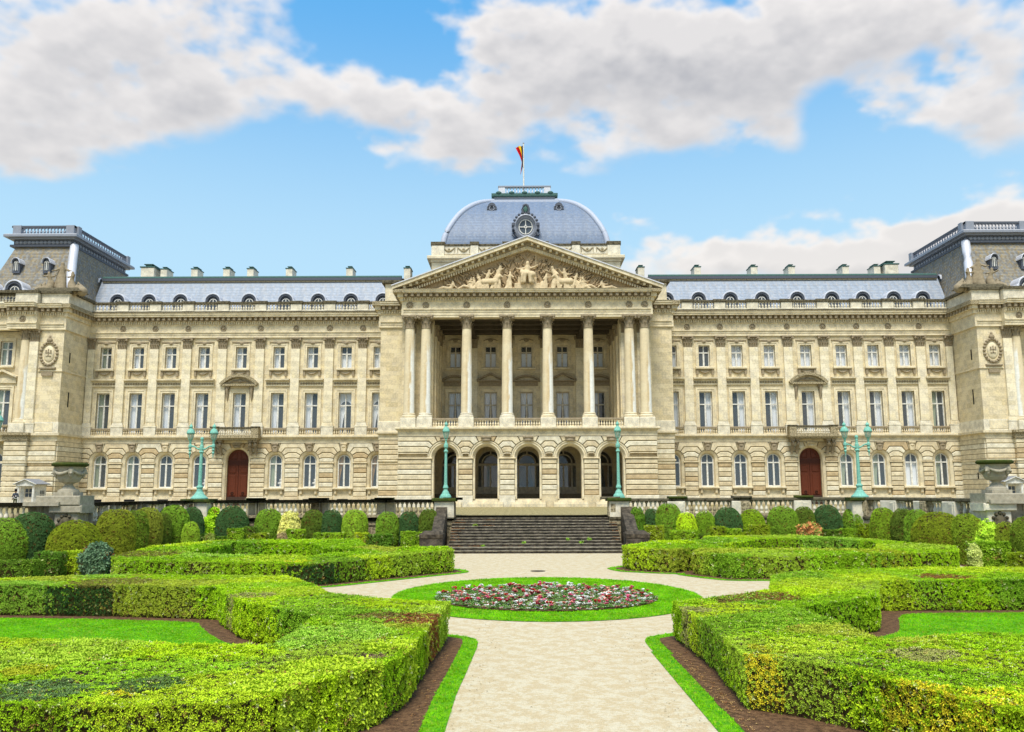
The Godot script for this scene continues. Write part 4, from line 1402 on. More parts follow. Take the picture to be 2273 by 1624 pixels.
	# strips that join porch and wings, a little behind the porch front
	for s in [-1.0, 1.0]:
		var xa := minf(s * 13.32, s * 16.2); var xb := maxf(s * 13.32, s * 16.2)
		var zs := -94.0
		part("strip_wall", MB.new().box(xa, 9.6, WING - 1, xb, 21.9, zs).done(), M.wall, palace)
		var gs := part("strip_ground_wall", MB.new().box(xa, STREET - 0.5, WING - 1, xb, 9.6, zs - 0.12).done(), M.block2, palace)
		for k in 11:
			var ya := lerpf(3.3, 9.4, k / 11.0); var yb := lerpf(3.3, 9.4, (k + 1) / 11.0)
			stone_block(gs, PackedVector2Array([Vector2(xa, ya), Vector2(xb, ya), Vector2(xb, yb), Vector2(xa, yb)]), zs - 0.12, zs + 0.1)
			# the same courses on the flank that turns to the wing
		part("plinth", MB.new().bevel_box(xa - 0.04, STREET - 0.5, WING, xb + 0.04, 3.3, zs + 0.22, 0.05).done(), M.pale, palace)
		part("strip_impost", MB.new().bevel_box(xa - 0.06, 6.98, WING, xb + 0.06, 7.16, zs + 0.2, 0.04).done(), M.stone, palace)
		part("string_course", MB.new().box(xa - 0.02, 9.4, WING, xb + 0.02, 10.02, zs + 0.14).bevel_box(xa - 0.3, 10.02, WING, xb + 0.3, 10.26, zs + 0.42, 0.04).done(), M.stone, palace)
		part("strip_base", MB.new().bevel_box(xa - 0.1, 10.26, WING, xb + 0.1, 11.4, zs + 0.12, 0.04).done(), M.pale, palace)
		entablature(palace, xa, xb, zs, ENT, 0.9)
		entablature_return(palace, s * 16.2, s, WING, zs, ENT, 0.9)
		part("strip_attic", MB.new().bevel_box(minf(s * 12.2, s * 15.9), 24.7, WING - 1, maxf(s * 12.2, s * 15.9), 27.05, zs - 0.6, 0.04).done(), M.stone, palace)
		part("strip_attic_cap", MB.new().bevel_box(minf(s * 12.1, s * 16.25), 27.05, WING - 1, maxf(s * 12.1, s * 16.25), 27.4, zs - 0.25, 0.05).done(), M.cap, palace)

func porch_door(x: float, i: int) -> void:
	var o := group_part("porch_door", palace, Vector3(x, 3.4, WING - 0.25))
	var f := MB.new()
	for s in [-1.0, 1.0]:
		f.box(minf(s * 1.42, s * 1.5), 0, -0.08, maxf(s * 1.42, s * 1.5), 3.6, 0.06)
		f.box(minf(s * 0.9, s * 1.06), 0, -0.08, maxf(s * 0.9, s * 1.06), 3.3, 0.08)
	f.box(-0.09, 0, -0.08, 0.09, 3.3, 0.08)
	f.box(-1.5, 3.3, -0.08, 1.5, 3.56, 0.1)
	f.ribbon(arc(0, 3.6, 1.44, 0, 180, 16), 0.12, -0.08, 0.06)
	f.ribbon(arc(0, 3.6, 0.98, 0, 180, 14), 0.15, -0.08, 0.08)
	f.box(-0.07, 4.6, -0.08, 0.07, 5.0, 0.06)
	part("frame", f.done(), M.cream_paint, o)
	part("lower_panel", MB.new().box(-1.42, 0, -0.06, 1.42, 0.85, 0.03).bevel_box(-0.85, 0.12, 0.0, -0.13, 0.75, 0.06, 0.04).bevel_box(0.13, 0.12, 0.0, 0.85, 0.75, 0.06, 0.04).done(), M.cream_paint, o)
	for p in [[-1.4, -1.08], [-0.9, -0.1], [0.1, 0.9], [1.08, 1.4]]:
		part("pane", MB.new().box(p[0], 0.85, -0.02, p[1], 3.3, 0.0).done(), M.glass, o)
	var fan := PackedVector2Array()
	for q in arc(0, 3.57, 0.95, 0, 180, 14):
		fan.append(q)
	part("pane", MB.new().prism(fan, -0.02, 0.0).done(), M.glass, o)
	var ring := arc(0, 3.57, 1.38, 0, 180, 14)
	for q in arc(0, 3.57, 1.04, 180, 0, 14):
		ring.append(q)
	part("pane", MB.new().prism(ring, -0.02, 0.0).done(), M.glass, o)
	part("handle", MB.new().tube([Vector3(0.12, 1.25, 0.12), Vector3(0.12, 1.5, 0.14)], [0.025, 0.025], 6).done(), M.iron, o)
	if i != 1:
		part("curtain", folds(0.62, 3.1, -0.5, 0.5, 1.0).done(), M.drape_gold, o, Vector3(0.35, 0.5, 0))
	if i != 2:
		part("curtain", folds(0.62, 3.1, -0.5, 0.5, -1.0).done(), M.drape_gold, o, Vector3(-0.95, 0.5, 0))


# ------------------------------------------------------------------ figures: tapered limbs joined smoothly, meshed as surface nets
# bones: [from, to, radius at from, radius at to]; one continuous mesh
func figure(bones: Array, cell: float, blend: float) -> ArrayMesh:
	var lo := Vector3.INF; var hi := -Vector3.INF
	for b in bones:
		var r: float = maxf(b[2], b[3]) + blend * 0.5 + cell * 2.0
		for q: Vector3 in [b[0], b[1]]:
			lo = lo.min(q - Vector3.ONE * r); hi = hi.max(q + Vector3.ONE * r)
	var nx := int((hi.x - lo.x) / cell) + 2; var ny := int((hi.y - lo.y) / cell) + 2; var nz := int((hi.z - lo.z) / cell) + 2
	var f := PackedFloat32Array()
	f.resize(nx * ny * nz)
	f.fill(1.0)
	for b in bones:
		var a: Vector3 = b[0]; var d: Vector3 = b[1] - b[0]
		var l2 := maxf(d.length_squared(), 1e-9)
		var ra: float = b[2]; var rb: float = b[3]
		var r := maxf(ra, rb) + blend + cell * 2.0
		var p0 := ((a.min(b[1]) - Vector3.ONE * r - lo) / cell).max(Vector3.ZERO); var p1 := (a.max(b[1]) + Vector3.ONE * r - lo) / cell
		for k in range(int(p0.z), mini(int(p1.z) + 1, nz)):
			for j in range(int(p0.y), mini(int(p1.y) + 1, ny)):
				var row := (k * ny + j) * nx
				for i in range(int(p0.x), mini(int(p1.x) + 1, nx)):
					var q := lo + Vector3(i, j, k) * cell - a
					var t := clampf(q.dot(d) / l2, 0.0, 1.0)
					var e := (q - d * t).length() - lerpf(ra, rb, t)
					var o := f[row + i]
					var h := maxf(blend - absf(o - e), 0.0) / blend
					f[row + i] = minf(o, e) - h * h * blend * 0.25
	var ids := {}
	var pos := PackedVector3Array()
	var step := [1, nx, nx * ny]
	for k in nz - 1:
		for j in ny - 1:
			for i in nx - 1:
				var c := (k * ny + j) * nx + i
				var inside := 0
				var sum := Vector3.ZERO; var cnt := 0
				var v := [f[c], f[c + 1], f[c + nx], f[c + nx + 1], f[c + step[2]], f[c + step[2] + 1], f[c + step[2] + nx], f[c + step[2] + nx + 1]]
				for w in v:
					if w < 0.0:
						inside += 1
				if inside == 0 or inside == 8:
					continue
				for e in [[0, 1], [2, 3], [4, 5], [6, 7], [0, 2], [1, 3], [4, 6], [5, 7], [0, 4], [1, 5], [2, 6], [3, 7]]:
					var x: float = v[e[0]]; var y: float = v[e[1]]
					if (x < 0.0) != (y < 0.0):
						var t := x / (x - y)
						var pa := Vector3(e[0] & 1, (e[0] >> 1) & 1, e[0] >> 2); var pb := Vector3(e[1] & 1, (e[1] >> 1) & 1, e[1] >> 2)
						sum += pa.lerp(pb, t); cnt += 1
				ids[c] = pos.size()
				pos.append(lo + (Vector3(i, j, k) + sum / cnt) * cell)
	var st := SurfaceTool.new()
	st.begin(Mesh.PRIMITIVE_TRIANGLES)
	st.set_smooth_group(0)
	for p in pos:
		st.add_vertex(p)
	for c: int in ids:
		for axis in 3:
			var s: int = step[axis]
			if c + s >= f.size():
				continue
			var x := f[c]; var y := f[c + s]
			if (x < 0.0) == (y < 0.0):
				continue
			var u: int = step[(axis + 1) % 3]; var w: int = step[(axis + 2) % 3]
			if not (ids.has(c - u) and ids.has(c - w) and ids.has(c - u - w)):
				continue
			var q := [ids[c], ids[c - u], ids[c - u - w], ids[c - w]]
			if x < 0.0:
				q = [q[0], q[3], q[2], q[1]]
			for n in [0, 1, 2, 0, 2, 3]:
				st.add_index(q[n])
	st.generate_normals()
	return st.commit()

# a draped standing or seated figure for stone groups; lean and arms vary; height about h
func stone_body(at: Vector3, h: float, turn: float, lean: float, arm_l: Vector3, arm_r: Vector3, seated := false) -> Array:
	var b := Basis(Vector3.UP, turn)
	var s := h / 1.8
	var hip := at + Vector3(0, (0.55 if seated else 0.95) * s, 0)
	var neck := hip + b * Vector3(lean * s, 0.55 * s, 0.02)
	var out := [[hip, neck, 0.19 * s, 0.17 * s], [neck, neck + b * Vector3(lean * 0.2 * s, 0.12 * s, 0.03 * s), 0.08 * s, 0.08 * s]]
	var head := neck + b * Vector3(lean * 0.3 * s, 0.22 * s, 0.05 * s)
	out.append([head, head + Vector3(0, 0.06 * s, 0), 0.115 * s, 0.12 * s])
	for k in [[-1.0, arm_l], [1.0, arm_r]]:
		var sh := neck + b * Vector3(k[0] * 0.2 * s, -0.06 * s, 0)
		var el: Vector3 = sh + b * (k[1] * 0.3 * s)
		out.append([sh, el, 0.075 * s, 0.06 * s])
		out.append([el, el + b * ((k[1] as Vector3) + Vector3(0, 0.25, 0.3)).normalized() * 0.27 * s, 0.06 * s, 0.045 * s])
	for k in [-1.0, 1.0]:
		var kn := hip + b * Vector3(k * 0.14 * s, (0.02 if seated else -0.45) * s, (0.45 if seated else 0.08) * s)
		out.append([hip + b * Vector3(k * 0.1 * s, 0, 0), kn, 0.15 * s, 0.12 * s])
		out.append([kn, Vector3(kn.x, at.y, kn.z) + b * Vector3(k * 0.05 * s, 0, 0.02), 0.12 * s, 0.10 * s])
	return out

func relief(ped: Node3D, cx: float, base: float, z: float) -> void:
	# throned figure in the middle, helpers, animals and reclining figures towards the corners
	part("throne", MB.new().bevel_box(cx - 1.35, base, z - 0.2, cx + 1.35, base + 0.75, z + 0.55, 0.05).box(cx - 1.0, base + 0.75, z - 0.2, cx + 1.0, base + 1.5, z + 0.3).done(), M.relief, ped)
	var q := stone_body(Vector3(cx, base + 0.75, z + 0.35), 2.9, 0.0, 0.02, Vector3(-0.9, -0.25, 0.1), Vector3(0.8, 0.15, 0.2), true)
	q.append([Vector3(cx - 0.5, base + 1.9, z + 0.5), Vector3(cx + 0.55, base + 1.6, z + 0.9), 0.32, 0.34])
	q.append([Vector3(cx - 0.4, base + 1.5, z + 0.8), Vector3(cx - 0.5, base + 0.85, z + 0.7), 0.3, 0.25])
	q.append([Vector3(cx + 0.4, base + 1.5, z + 0.8), Vector3(cx + 0.5, base + 0.85, z + 0.7), 0.3, 0.25])
	q.append([Vector3(cx + 0.95, base + 1.2, z + 0.4), Vector3(cx + 0.9, base + 4.2, z + 0.3), 0.05, 0.05])
	part("relief_figure", figure(q, 0.085, 0.12), M.relief, ped)
	var kinds := []
	for spec in [[-3.2, 2.6, 0.5, 0.18, Vector3(0.8, 0.2, 0.3), Vector3(0.9, 0.5, 0.2)], [-5.0, 1.75, -0.5, -0.2, Vector3(0.6, -0.4, 0.4), Vector3(0.8, 0.3, 0.2)], [3.1, 2.5, -0.4, -0.25, Vector3(-0.9, 0.3, 0.2), Vector3(0.5, -0.6, 0.2)], [5.0, 1.75, 0.4, 0.2, Vector3(-0.7, -0.3, 0.3), Vector3(0.7, -0.5, 0.2)], [1.9, 1.7, 0.2, 0.1, Vector3(-0.4, -0.7, 0.3), Vector3(0.8, 0.1, 0.2)], [-1.9, 1.9, -0.3, 0.1, Vector3(-0.7, 0.2, 0.3), Vector3(0.5, -0.5, 0.2)], [6.0, 1.35, 0.5, -0.2, Vector3(-0.6, 0.3, 0.3), Vector3(0.6, -0.4, 0.2)], [-6.1, 1.3, -0.5, 0.25, Vector3(-0.6, -0.3, 0.3), Vector3(0.6, 0.3, 0.2)], [4.1, 2.2, 0.3, -0.15, Vector3(-0.7, 0.5, 0.2), Vector3(0.6, -0.2, 0.2)], [-4.3, 2.1, -0.2, 0.2, Vector3(-0.6, 0.3, 0.2), Vector3(0.7, 0.4, 0.2)]]:
		var f := stone_body(Vector3(cx + spec[0], base + 0.05, z + 0.3), spec[1], spec[2], spec[3], spec[4], spec[5])
		for k in 3:
			var x: float = cx + spec[0] + rng.randf_range(-0.4, 0.4)
			f.append([Vector3(x, base + spec[1] * 0.5, z + 0.3), Vector3(x + rng.randf_range(-0.5, 0.5), base + 0.1, z + 0.35), 0.16, 0.22])
		part("relief_figure", figure(f, 0.085, 0.1), M.relief, ped)
	for s in [-1.0, 1.0]:
		# animal with a rider's drapery
		var x: float = cx + s * 3.95
		var an := [[Vector3(x - 0.7, base + 0.95, z + 0.3), Vector3(x + 0.6, base + 0.95, z + 0.35), 0.34, 0.38], [Vector3(x + s * -0.6, base + 1.1, z + 0.35), Vector3(x - s * 1.05, base + 1.6, z + 0.45), 0.26, 0.16], [Vector3(x - s * 1.05, base + 1.6, z + 0.45), Vector3(x - s * 1.35, base + 1.4, z + 0.5), 0.16, 0.1]]
		for l in [-0.6, -0.3, 0.35, 0.6]:
			an.append([Vector3(x + l, base + 0.8, z + 0.3), Vector3(x + l * 1.2, base + 0.4, z + 0.45), 0.16, 0.1])
			an.append([Vector3(x + l * 1.2, base + 0.4, z + 0.45), Vector3(x + l * 1.1, base + 0.02, z + 0.4), 0.1, 0.09])
		part("relief_animal", figure(an, 0.085, 0.1), M.relief, ped)
		# reclining figures
		for r in [[6.4, 0.72, 1.5], [8.6, 0.5, 1.3]]:
			var rx: float = cx + s * r[0]
			var k: float = r[1]
			var re := [[Vector3(rx - s * 0.5, base + k * 0.5, z + 0.3), Vector3(rx - s * 0.75, base + k * 1.35, z + 0.3), 0.22, 0.2], [Vector3(rx - s * 0.75, base + k * 1.5, z + 0.3), Vector3(rx - s * 0.72, base + k * 1.85, z + 0.33), 0.09, 0.14], [Vector3(rx - s * 0.5, base + k * 0.45, z + 0.3), Vector3(rx + s * 0.3, base + k * 0.7, z + 0.4), 0.2, 0.14], [Vector3(rx + s * 0.3, base + k * 0.7, z + 0.4), Vector3(rx + s * 1.1, base + 0.12, z + 0.35), 0.14, 0.08], [Vector3(rx - s * 0.75, base + k * 1.3, z + 0.4), Vector3(rx - s * 1.15, base + k * 0.6, z + 0.45), 0.09, 0.07], [Vector3(rx - s * 0.7, base + k * 1.3, z + 0.4), Vector3(rx - s * 0.1, base + k * 1.2, z + 0.5), 0.09, 0.06]]
			part("relief_figure", figure(re, 0.08, 0.08), M.relief, ped)
		var low := MB.new()
		low.prism(PackedVector2Array([Vector2(cx + s * 1.3, base), Vector2(cx + s * 10.6, base), Vector2(cx + s * 10.2, base + 0.1), Vector2(cx + s * 7.0, base + 0.22), Vector2(cx + s * 1.3, base + 0.3)]), z - 0.2, z + 0.4, 0.03)
		part("relief_ground", low.done(), M.relief, ped)
	# wild growth carved flat on the ground of the tympanum
	var wild := MB.new()
	for i in 320:
		var x := rng.randf_range(-8.5, 8.5)
		var top := 4.3 * (1.0 - absf(x) / 11.5)
		var y := base + 0.2 + rng.randf() * maxf(top - 0.5, 0.1)
		var a := rng.randf_range(-0.6, 0.6) + x * 0.1
		wild.tube([Vector3(cx + x, y, z), Vector3(cx + x + sin(a) * 0.3, y + 0.3, z + 0.2), Vector3(cx + x + sin(a * 1.8) * 0.55, y + 0.5, z + 0.02)], [0.04, 0.11, 0.03], 4)
	part("carved_foliage", wild.done(), M.ground_relief, ped).set_meta("kind", "stuff")

# ------------------------------------------------------------------ palace: dome over the centre
func dome() -> void:
	var zf := -101.0
	var x0 := -11.35; var x1 := 11.55
	part("attic", MB.new().bevel_box(x0, 24.5, -124.0, x1, 31.3, zf, 0.05).done(), M.stone, palace)
	part("attic_panel", MB.new().box(x0 + 1.6, 29.2, zf, x1 - 1.6, 31.0, zf + 0.12).done(), M.pale, palace)
	part("attic_cornice", MB.new().box(x0 - 0.1, 31.3, -124.2, x1 + 0.1, 31.6, zf + 0.2).bevel_box(x0 - 0.5, 31.6, -124.5, x1 + 0.5, 32.0, zf + 0.6, 0.06).done(), M.stone, palace)
	part("parapet", MB.new().box(x0 + 0.2, 32.0, -123.8, x1 - 0.2, 33.35, zf - 0.2).done(), M.pale, palace)
	part("parapet_coping", MB.new().bevel_box(x0 + 0.15, 33.35, -123.9, x1 - 0.15, 33.6, zf - 0.1, 0.04).done(), M.cap, palace)
	part("parapet_plinth", MB.new().box(x0 + 0.05, 32.0, -123.9, x1 - 0.05, 32.3, zf - 0.05).done(), M.weathered, palace)
	var posts := [x0 + 0.75, -6.15, -2.2, 2.35, 6.2, x1 - 0.75]
	for i in posts.size():
		var w := 0.78 if i == 0 or i == 5 else 0.48
		part("parapet_post", MB.new().bevel_box(posts[i] - w, 32.0, zf - 1.6, posts[i] + w, 33.4, zf + 0.05, 0.04).done(), M.pale, palace)
		part("parapet_cap", MB.new().bevel_box(posts[i] - w - 0.08, 33.4, zf - 1.65, posts[i] + w + 0.08, 33.85, zf + 0.12, 0.05).done(), M.cap, palace)
	for i in 5:
		var fest := MB.new()
		for k in 2:
			var c: float = lerpf(posts[i], posts[i + 1], 0.3 + 0.4 * k)
			garland(fest, c, 33.1, zf - 0.16, 1.25, 0.42, 0.1)
			fest.ball(Vector3(c, 32.95, zf - 0.16), Vector3(0.16, 0.16, 0.08), 4, 8)
			for s in [-1.0, 1.0]:
				fest.tube([Vector3(c + s * 0.7, 33.15, zf - 0.16), Vector3(c + s * 0.72, 32.55, zf - 0.14)], [0.07, 0.03], 5)
		part("festoon", fest.done(), M.weathered, palace)
	# square plan, curved sides: half width at each height
	var prof := [[10.12, 33.3], [10.12, 34.0], [9.82, 35.3], [9.21, 36.71], [8.19, 38.44], [6.9, 39.85], [5.58, 40.79], [4.1, 41.45]]
	var fine := []
	for i in prof.size() - 1:
		for k in 4:
			var t := k / 4.0
			var p0: Array = prof[maxi(i - 1, 0)]; var p1: Array = prof[i]; var p2: Array = prof[i + 1]; var p3: Array = prof[mini(i + 2, prof.size() - 1)]
			fine.append(Vector2(cubic_interpolate(p1[0], p2[0], p0[0], p3[0], t), cubic_interpolate(p1[1], p2[1], p0[1], p3[1], t)))
	fine.append(Vector2(4.1, 41.45))
	var c := Vector3(0.05, 0, -112.4)
	var mb := MB.new()
	for i in fine.size() - 1:
		var a: Vector2 = fine[i]; var b: Vector2 = fine[i + 1]
		mb.quad(c + Vector3(-a.x, a.y, a.x), c + Vector3(a.x, a.y, a.x), c + Vector3(b.x, b.y, b.x), c + Vector3(-b.x, b.y, b.x))
		for s in [-1.0, 1.0]:
			var q := [c + Vector3(s * a.x, a.y, a.x), c + Vector3(s * a.x, a.y, -a.x), c + Vector3(s * b.x, b.y, -b.x), c + Vector3(s * b.x, b.y, b.x)]
			if s > 0:
				mb.quad(q[0], q[1], q[2], q[3])
			else:
				mb.quad(q[1], q[0], q[3], q[2])
		mb.quad(c + Vector3(a.x, a.y, -a.x), c + Vector3(-a.x, a.y, -a.x), c + Vector3(-b.x, b.y, -b.x), c + Vector3(b.x, b.y, -b.x))
	mb.quad(c + Vector3(-4.1, 41.45, 4.1), c + Vector3(4.1, 41.45, 4.1), c + Vector3(4.1, 41.45, -4.1), c + Vector3(-4.1, 41.45, -4.1))
	part("dome", mb.done(), M.dome_slate, palace)
	for s in [-1.0, 1.0]:
		var p := []; var r := []
		for q: Vector2 in fine:
			p.append(c + Vector3(s * q.x, q.y + 0.02, q.x)); r.append(0.36)
		part("dome_hip", MB.new().tube(p, r, 8).done(), M.dome_rib, palace)
	part("dome_top_band", MB.new().box(c.x - 4.9, 41.1, c.z - 4.9, c.x + 4.9, 41.42, c.z + 4.9).done(), M.dome_rib, palace)
	part("dome_crown", MB.new().box(c.x - 4.0, 41.3, c.z - 4, c.x + 4.0, 42.1, c.z + 4.0).done(), M.lead, palace)
	part("dome_crown_cornice", MB.new().bevel_box(c.x - 4.35, 42.1, c.z - 4.3, c.x + 4.35, 42.55, c.z + 4.3, 0.08).done(), M.copper_dark, palace)
	var studs := MB.new()
	for i in 5:
		studs.ball(Vector3(c.x - 3.4 + i * 1.7, 42.6, c.z + 4.2), Vector3(0.4, 0.22, 0.25), 5, 8)
	part("dome_crown_ornament", studs.done(), M.copper_dark, palace)
	var br := group_part("dome_balustrade", palace)
	part("rail", MB.new().bevel_box(c.x - 3.5, 43.62, c.z + 3.0, c.x + 3.5, 43.85, c.z + 3.5, 0.04).done(), M.lead, br)
	part("base", MB.new().box(c.x - 3.5, 42.5, c.z + 3.0, c.x + 3.5, 42.72, c.z + 3.5).done(), M.lead_pale, br)
	for s in [-1.0, 1.0]:
		part("post", MB.new().bevel_box(c.x + s * 3.0 - 0.45, 42.6, c.z + 3.0, c.x + s * 3.0 + 0.45, 43.65, c.z + 3.46, 0.04).done(), M.lead_pale, br)
		part("side_rail", MB.new().box(c.x + s * 3.25 - 0.22, 43.62, c.z - 3.4, c.x + s * 3.25 + 0.22, 43.83, c.z + 3.0).done(), M.lead, br)
		for i in 9:
			part("baluster", baluster_mesh(0.92, 0.12, 8), M.lead_pale, br, Vector3(c.x + s * 3.25, 42.7, c.z + 2.6 - i * 0.7))
	for i in 12:
		part("baluster", baluster_mesh(0.92, 0.12, 8), M.lead_pale, br, Vector3(lerpf(c.x - 2.5, c.x + 2.5, (i + 0.5) / 12.0), 42.7, c.z + 3.25))
	# round window of the dome
	var o := group_part("round_window", palace, Vector3(0.1, 36.0, -102.15))
	var house := MB.new()
	for k in 24:
		var t0 := TAU * k / 24.0; var t1 := TAU * (k + 1) / 24.0
		var e0 := Vector3(cos(t0) * 1.42, sin(t0) * 1.62, 0); var e1 := Vector3(cos(t1) * 1.42, sin(t1) * 1.62, 0)
		var n0 := e0 * 0.62; var n1 := e1 * 0.62
		house.quad(e0 + Vector3(0, 0, -2.5), e1 + Vector3(0, 0, -2.5), e1 + Vector3(0, 0, 0.5), e0 + Vector3(0, 0, 0.5))
		house.quad(e0 + Vector3(0, 0, 0.5), e1 + Vector3(0, 0, 0.5), e1 * 0.86 + Vector3(0, 0, 0.62), e0 * 0.86 + Vector3(0, 0, 0.62))
		house.quad(e0 * 0.86 + Vector3(0, 0, 0.62), e1 * 0.86 + Vector3(0, 0, 0.62), e1 * 0.8 + Vector3(0, 0, 0.3), e0 * 0.8 + Vector3(0, 0, 0.3))
		house.quad(e0 * 0.8 + Vector3(0, 0, 0.3), e1 * 0.8 + Vector3(0, 0, 0.3), n1 + Vector3(0, 0, 0.05), n0 + Vector3(0, 0, 0.05))
	part("housing", house.done(), M.lead, o)
	var orn := MB.new()
	for k in 11:
		var t := deg_to_rad(lerpf(10, 170, k / 10.0))
		orn.ball(Vector3(cos(t) * 1.5, sin(t) * 1.7, 0.45), Vector3(0.2, 0.2, 0.18), 4, 7)
	for s in [-1.0, 1.0]:
		orn.box(s * 1.5 - 0.22, 0.05, -0.5, s * 1.5 + 0.22, 0.4, 0.6)
		orn.box(s * 1.5 - 0.14, -0.4, -0.5, s * 1.5 + 0.14, 0.05, 0.5)
		orn.tube([Vector3(s * 1.3, -0.7, 0.4), Vector3(s * 1.55, -1.15, 0.45), Vector3(s * 1.4, -1.4, 0.45)], [0.12, 0.2, 0.08], 7)
		orn.tube([Vector3(s * 0.3, 1.6, 0.5), Vector3(s * 0.42, 2.1, 0.5), Vector3(s * 0.25, 2.6, 0.5), Vector3(0, 2.75, 0.5)], [0.16, 0.14, 0.16, 0.14], 7)
	garland(orn, 0, -1.0, 0.45, 2.6, 1.0, 0.2)
	part("ornament", orn.done(), M.lead_dark, o)
	part("crest", MB.new().ball(Vector3(0, 2.1, 0.45), Vector3(0.3, 0.48, 0.2), 6, 10).done(), M.copper_dark, o)
	var fr := MB.new()
	var circ := PackedVector2Array()
	for k in 25:
		circ.append(Vector2(cos(TAU * k / 24.0) * 0.82, sin(TAU * k / 24.0) * 0.92))
	fr.ribbon(circ, 0.1, 0.06, 0.16)
	fr.box(-0.05, -0.9, 0.06, 0.05, 0.9, 0.15); fr.box(-0.8, -0.05, 0.06, 0.8, 0.05, 0.15)
	var hub := PackedVector2Array()
	for k in 13:
		hub.append(Vector2(cos(TAU * k / 12.0) * 0.16, sin(TAU * k / 12.0) * 0.16))
	fr.ribbon(hub, 0.08, 0.06, 0.18)
	part("frame", fr.done(), M.white, o)
	var gl := PackedVector2Array()
	for k in 24:
		gl.append(Vector2(cos(TAU * k / 24.0) * 0.9, sin(TAU * k / 24.0) * 1.0))
	part("pane", MB.new().prism(gl, 0.0, 0.05).done(), M.dusk_glass, o)
	for s in [-1.0, 1.0]:
		var e := group_part("eye_dormer", palace, Vector3(0.1 + s * 4.25, 39.25, -105.0))
		var h := MB.new()
		h.box(-0.42, -0.55, -1.6, 0.42, 0.3, 0.3)
		h.prism(arc(0, 0.28, 0.5, 0, 180, 10), -1.6, 0.42)
		h.box(-0.62, -0.1, -0.4, -0.42, 0.3, 0.38); h.box(0.42, -0.1, -0.4, 0.62, 0.3, 0.38)
		part("housing", h.done(), M.lead_dark, e)
		part("ring", MB.new().ribbon(arc(0, 0.05, 0.3, 0, 360, 14), 0.1, 0.3, 0.42).done(), M.lead, e)
	var pole := thing("flagpole", "white flagpole rising from the dome's top balustrade", "flagpole", "", Vector3(-0.05, 41.45, -109.3))
	part("pole", MB.new().tube([Vector3(0, 0, 0), Vector3(0, 8.4, 0)], [0.11, 0.075], 8).done(), M.white, pole)
	part("finial", MB.new().ball(Vector3(0, 8.45, 0), Vector3(0.12, 0.12, 0.12), 5, 8).done(), M.lead, pole)
	# limp flag, three upright bands
	var flag := thing("flag", "limp flag of black, yellow and red bands hanging from the pole", "flag", "", Vector3(-0.05, 41.45, -109.3))
	var rows := 14
	var bands := [["black_band", M.black, 0.0, 0.33], ["yellow_band", M.yellow, 0.33, 0.67], ["red_band", M.red, 0.67, 1.0]]
	for bd in bands:
		var f := MB.new()
		for i in rows:
			for k in 5:
				var q := []
				for e in [[k, i], [k + 1, i], [k + 1, i + 1], [k, i + 1]]:
					var u: float = lerpf(bd[2], bd[3], e[0] / 5.0); var t: float = float(e[1]) / rows
					# the cloth hangs from its hoist and folds down along the pole
					var drop := u * lerpf(0.25, 2.2, 1.0 - t) * (1.0 - 0.3 * u)
					var x := -0.1 - 0.8 * u * (0.35 + 0.65 * pow(t, 3.0)) - 0.18 * sin(t * 5.0 + u * 3.0) * u
					q.append(Vector3(x, 5.2 + t * 2.95 - drop * 0.8 * (1.0 - t * 0.9) - 0.25 * u * t, 0.2 * sin(u * 9.0 + t * 3.0)))
				f.quad(q[0], q[1], q[2], q[3])
		part(bd[0], f.done(), bd[1], flag)

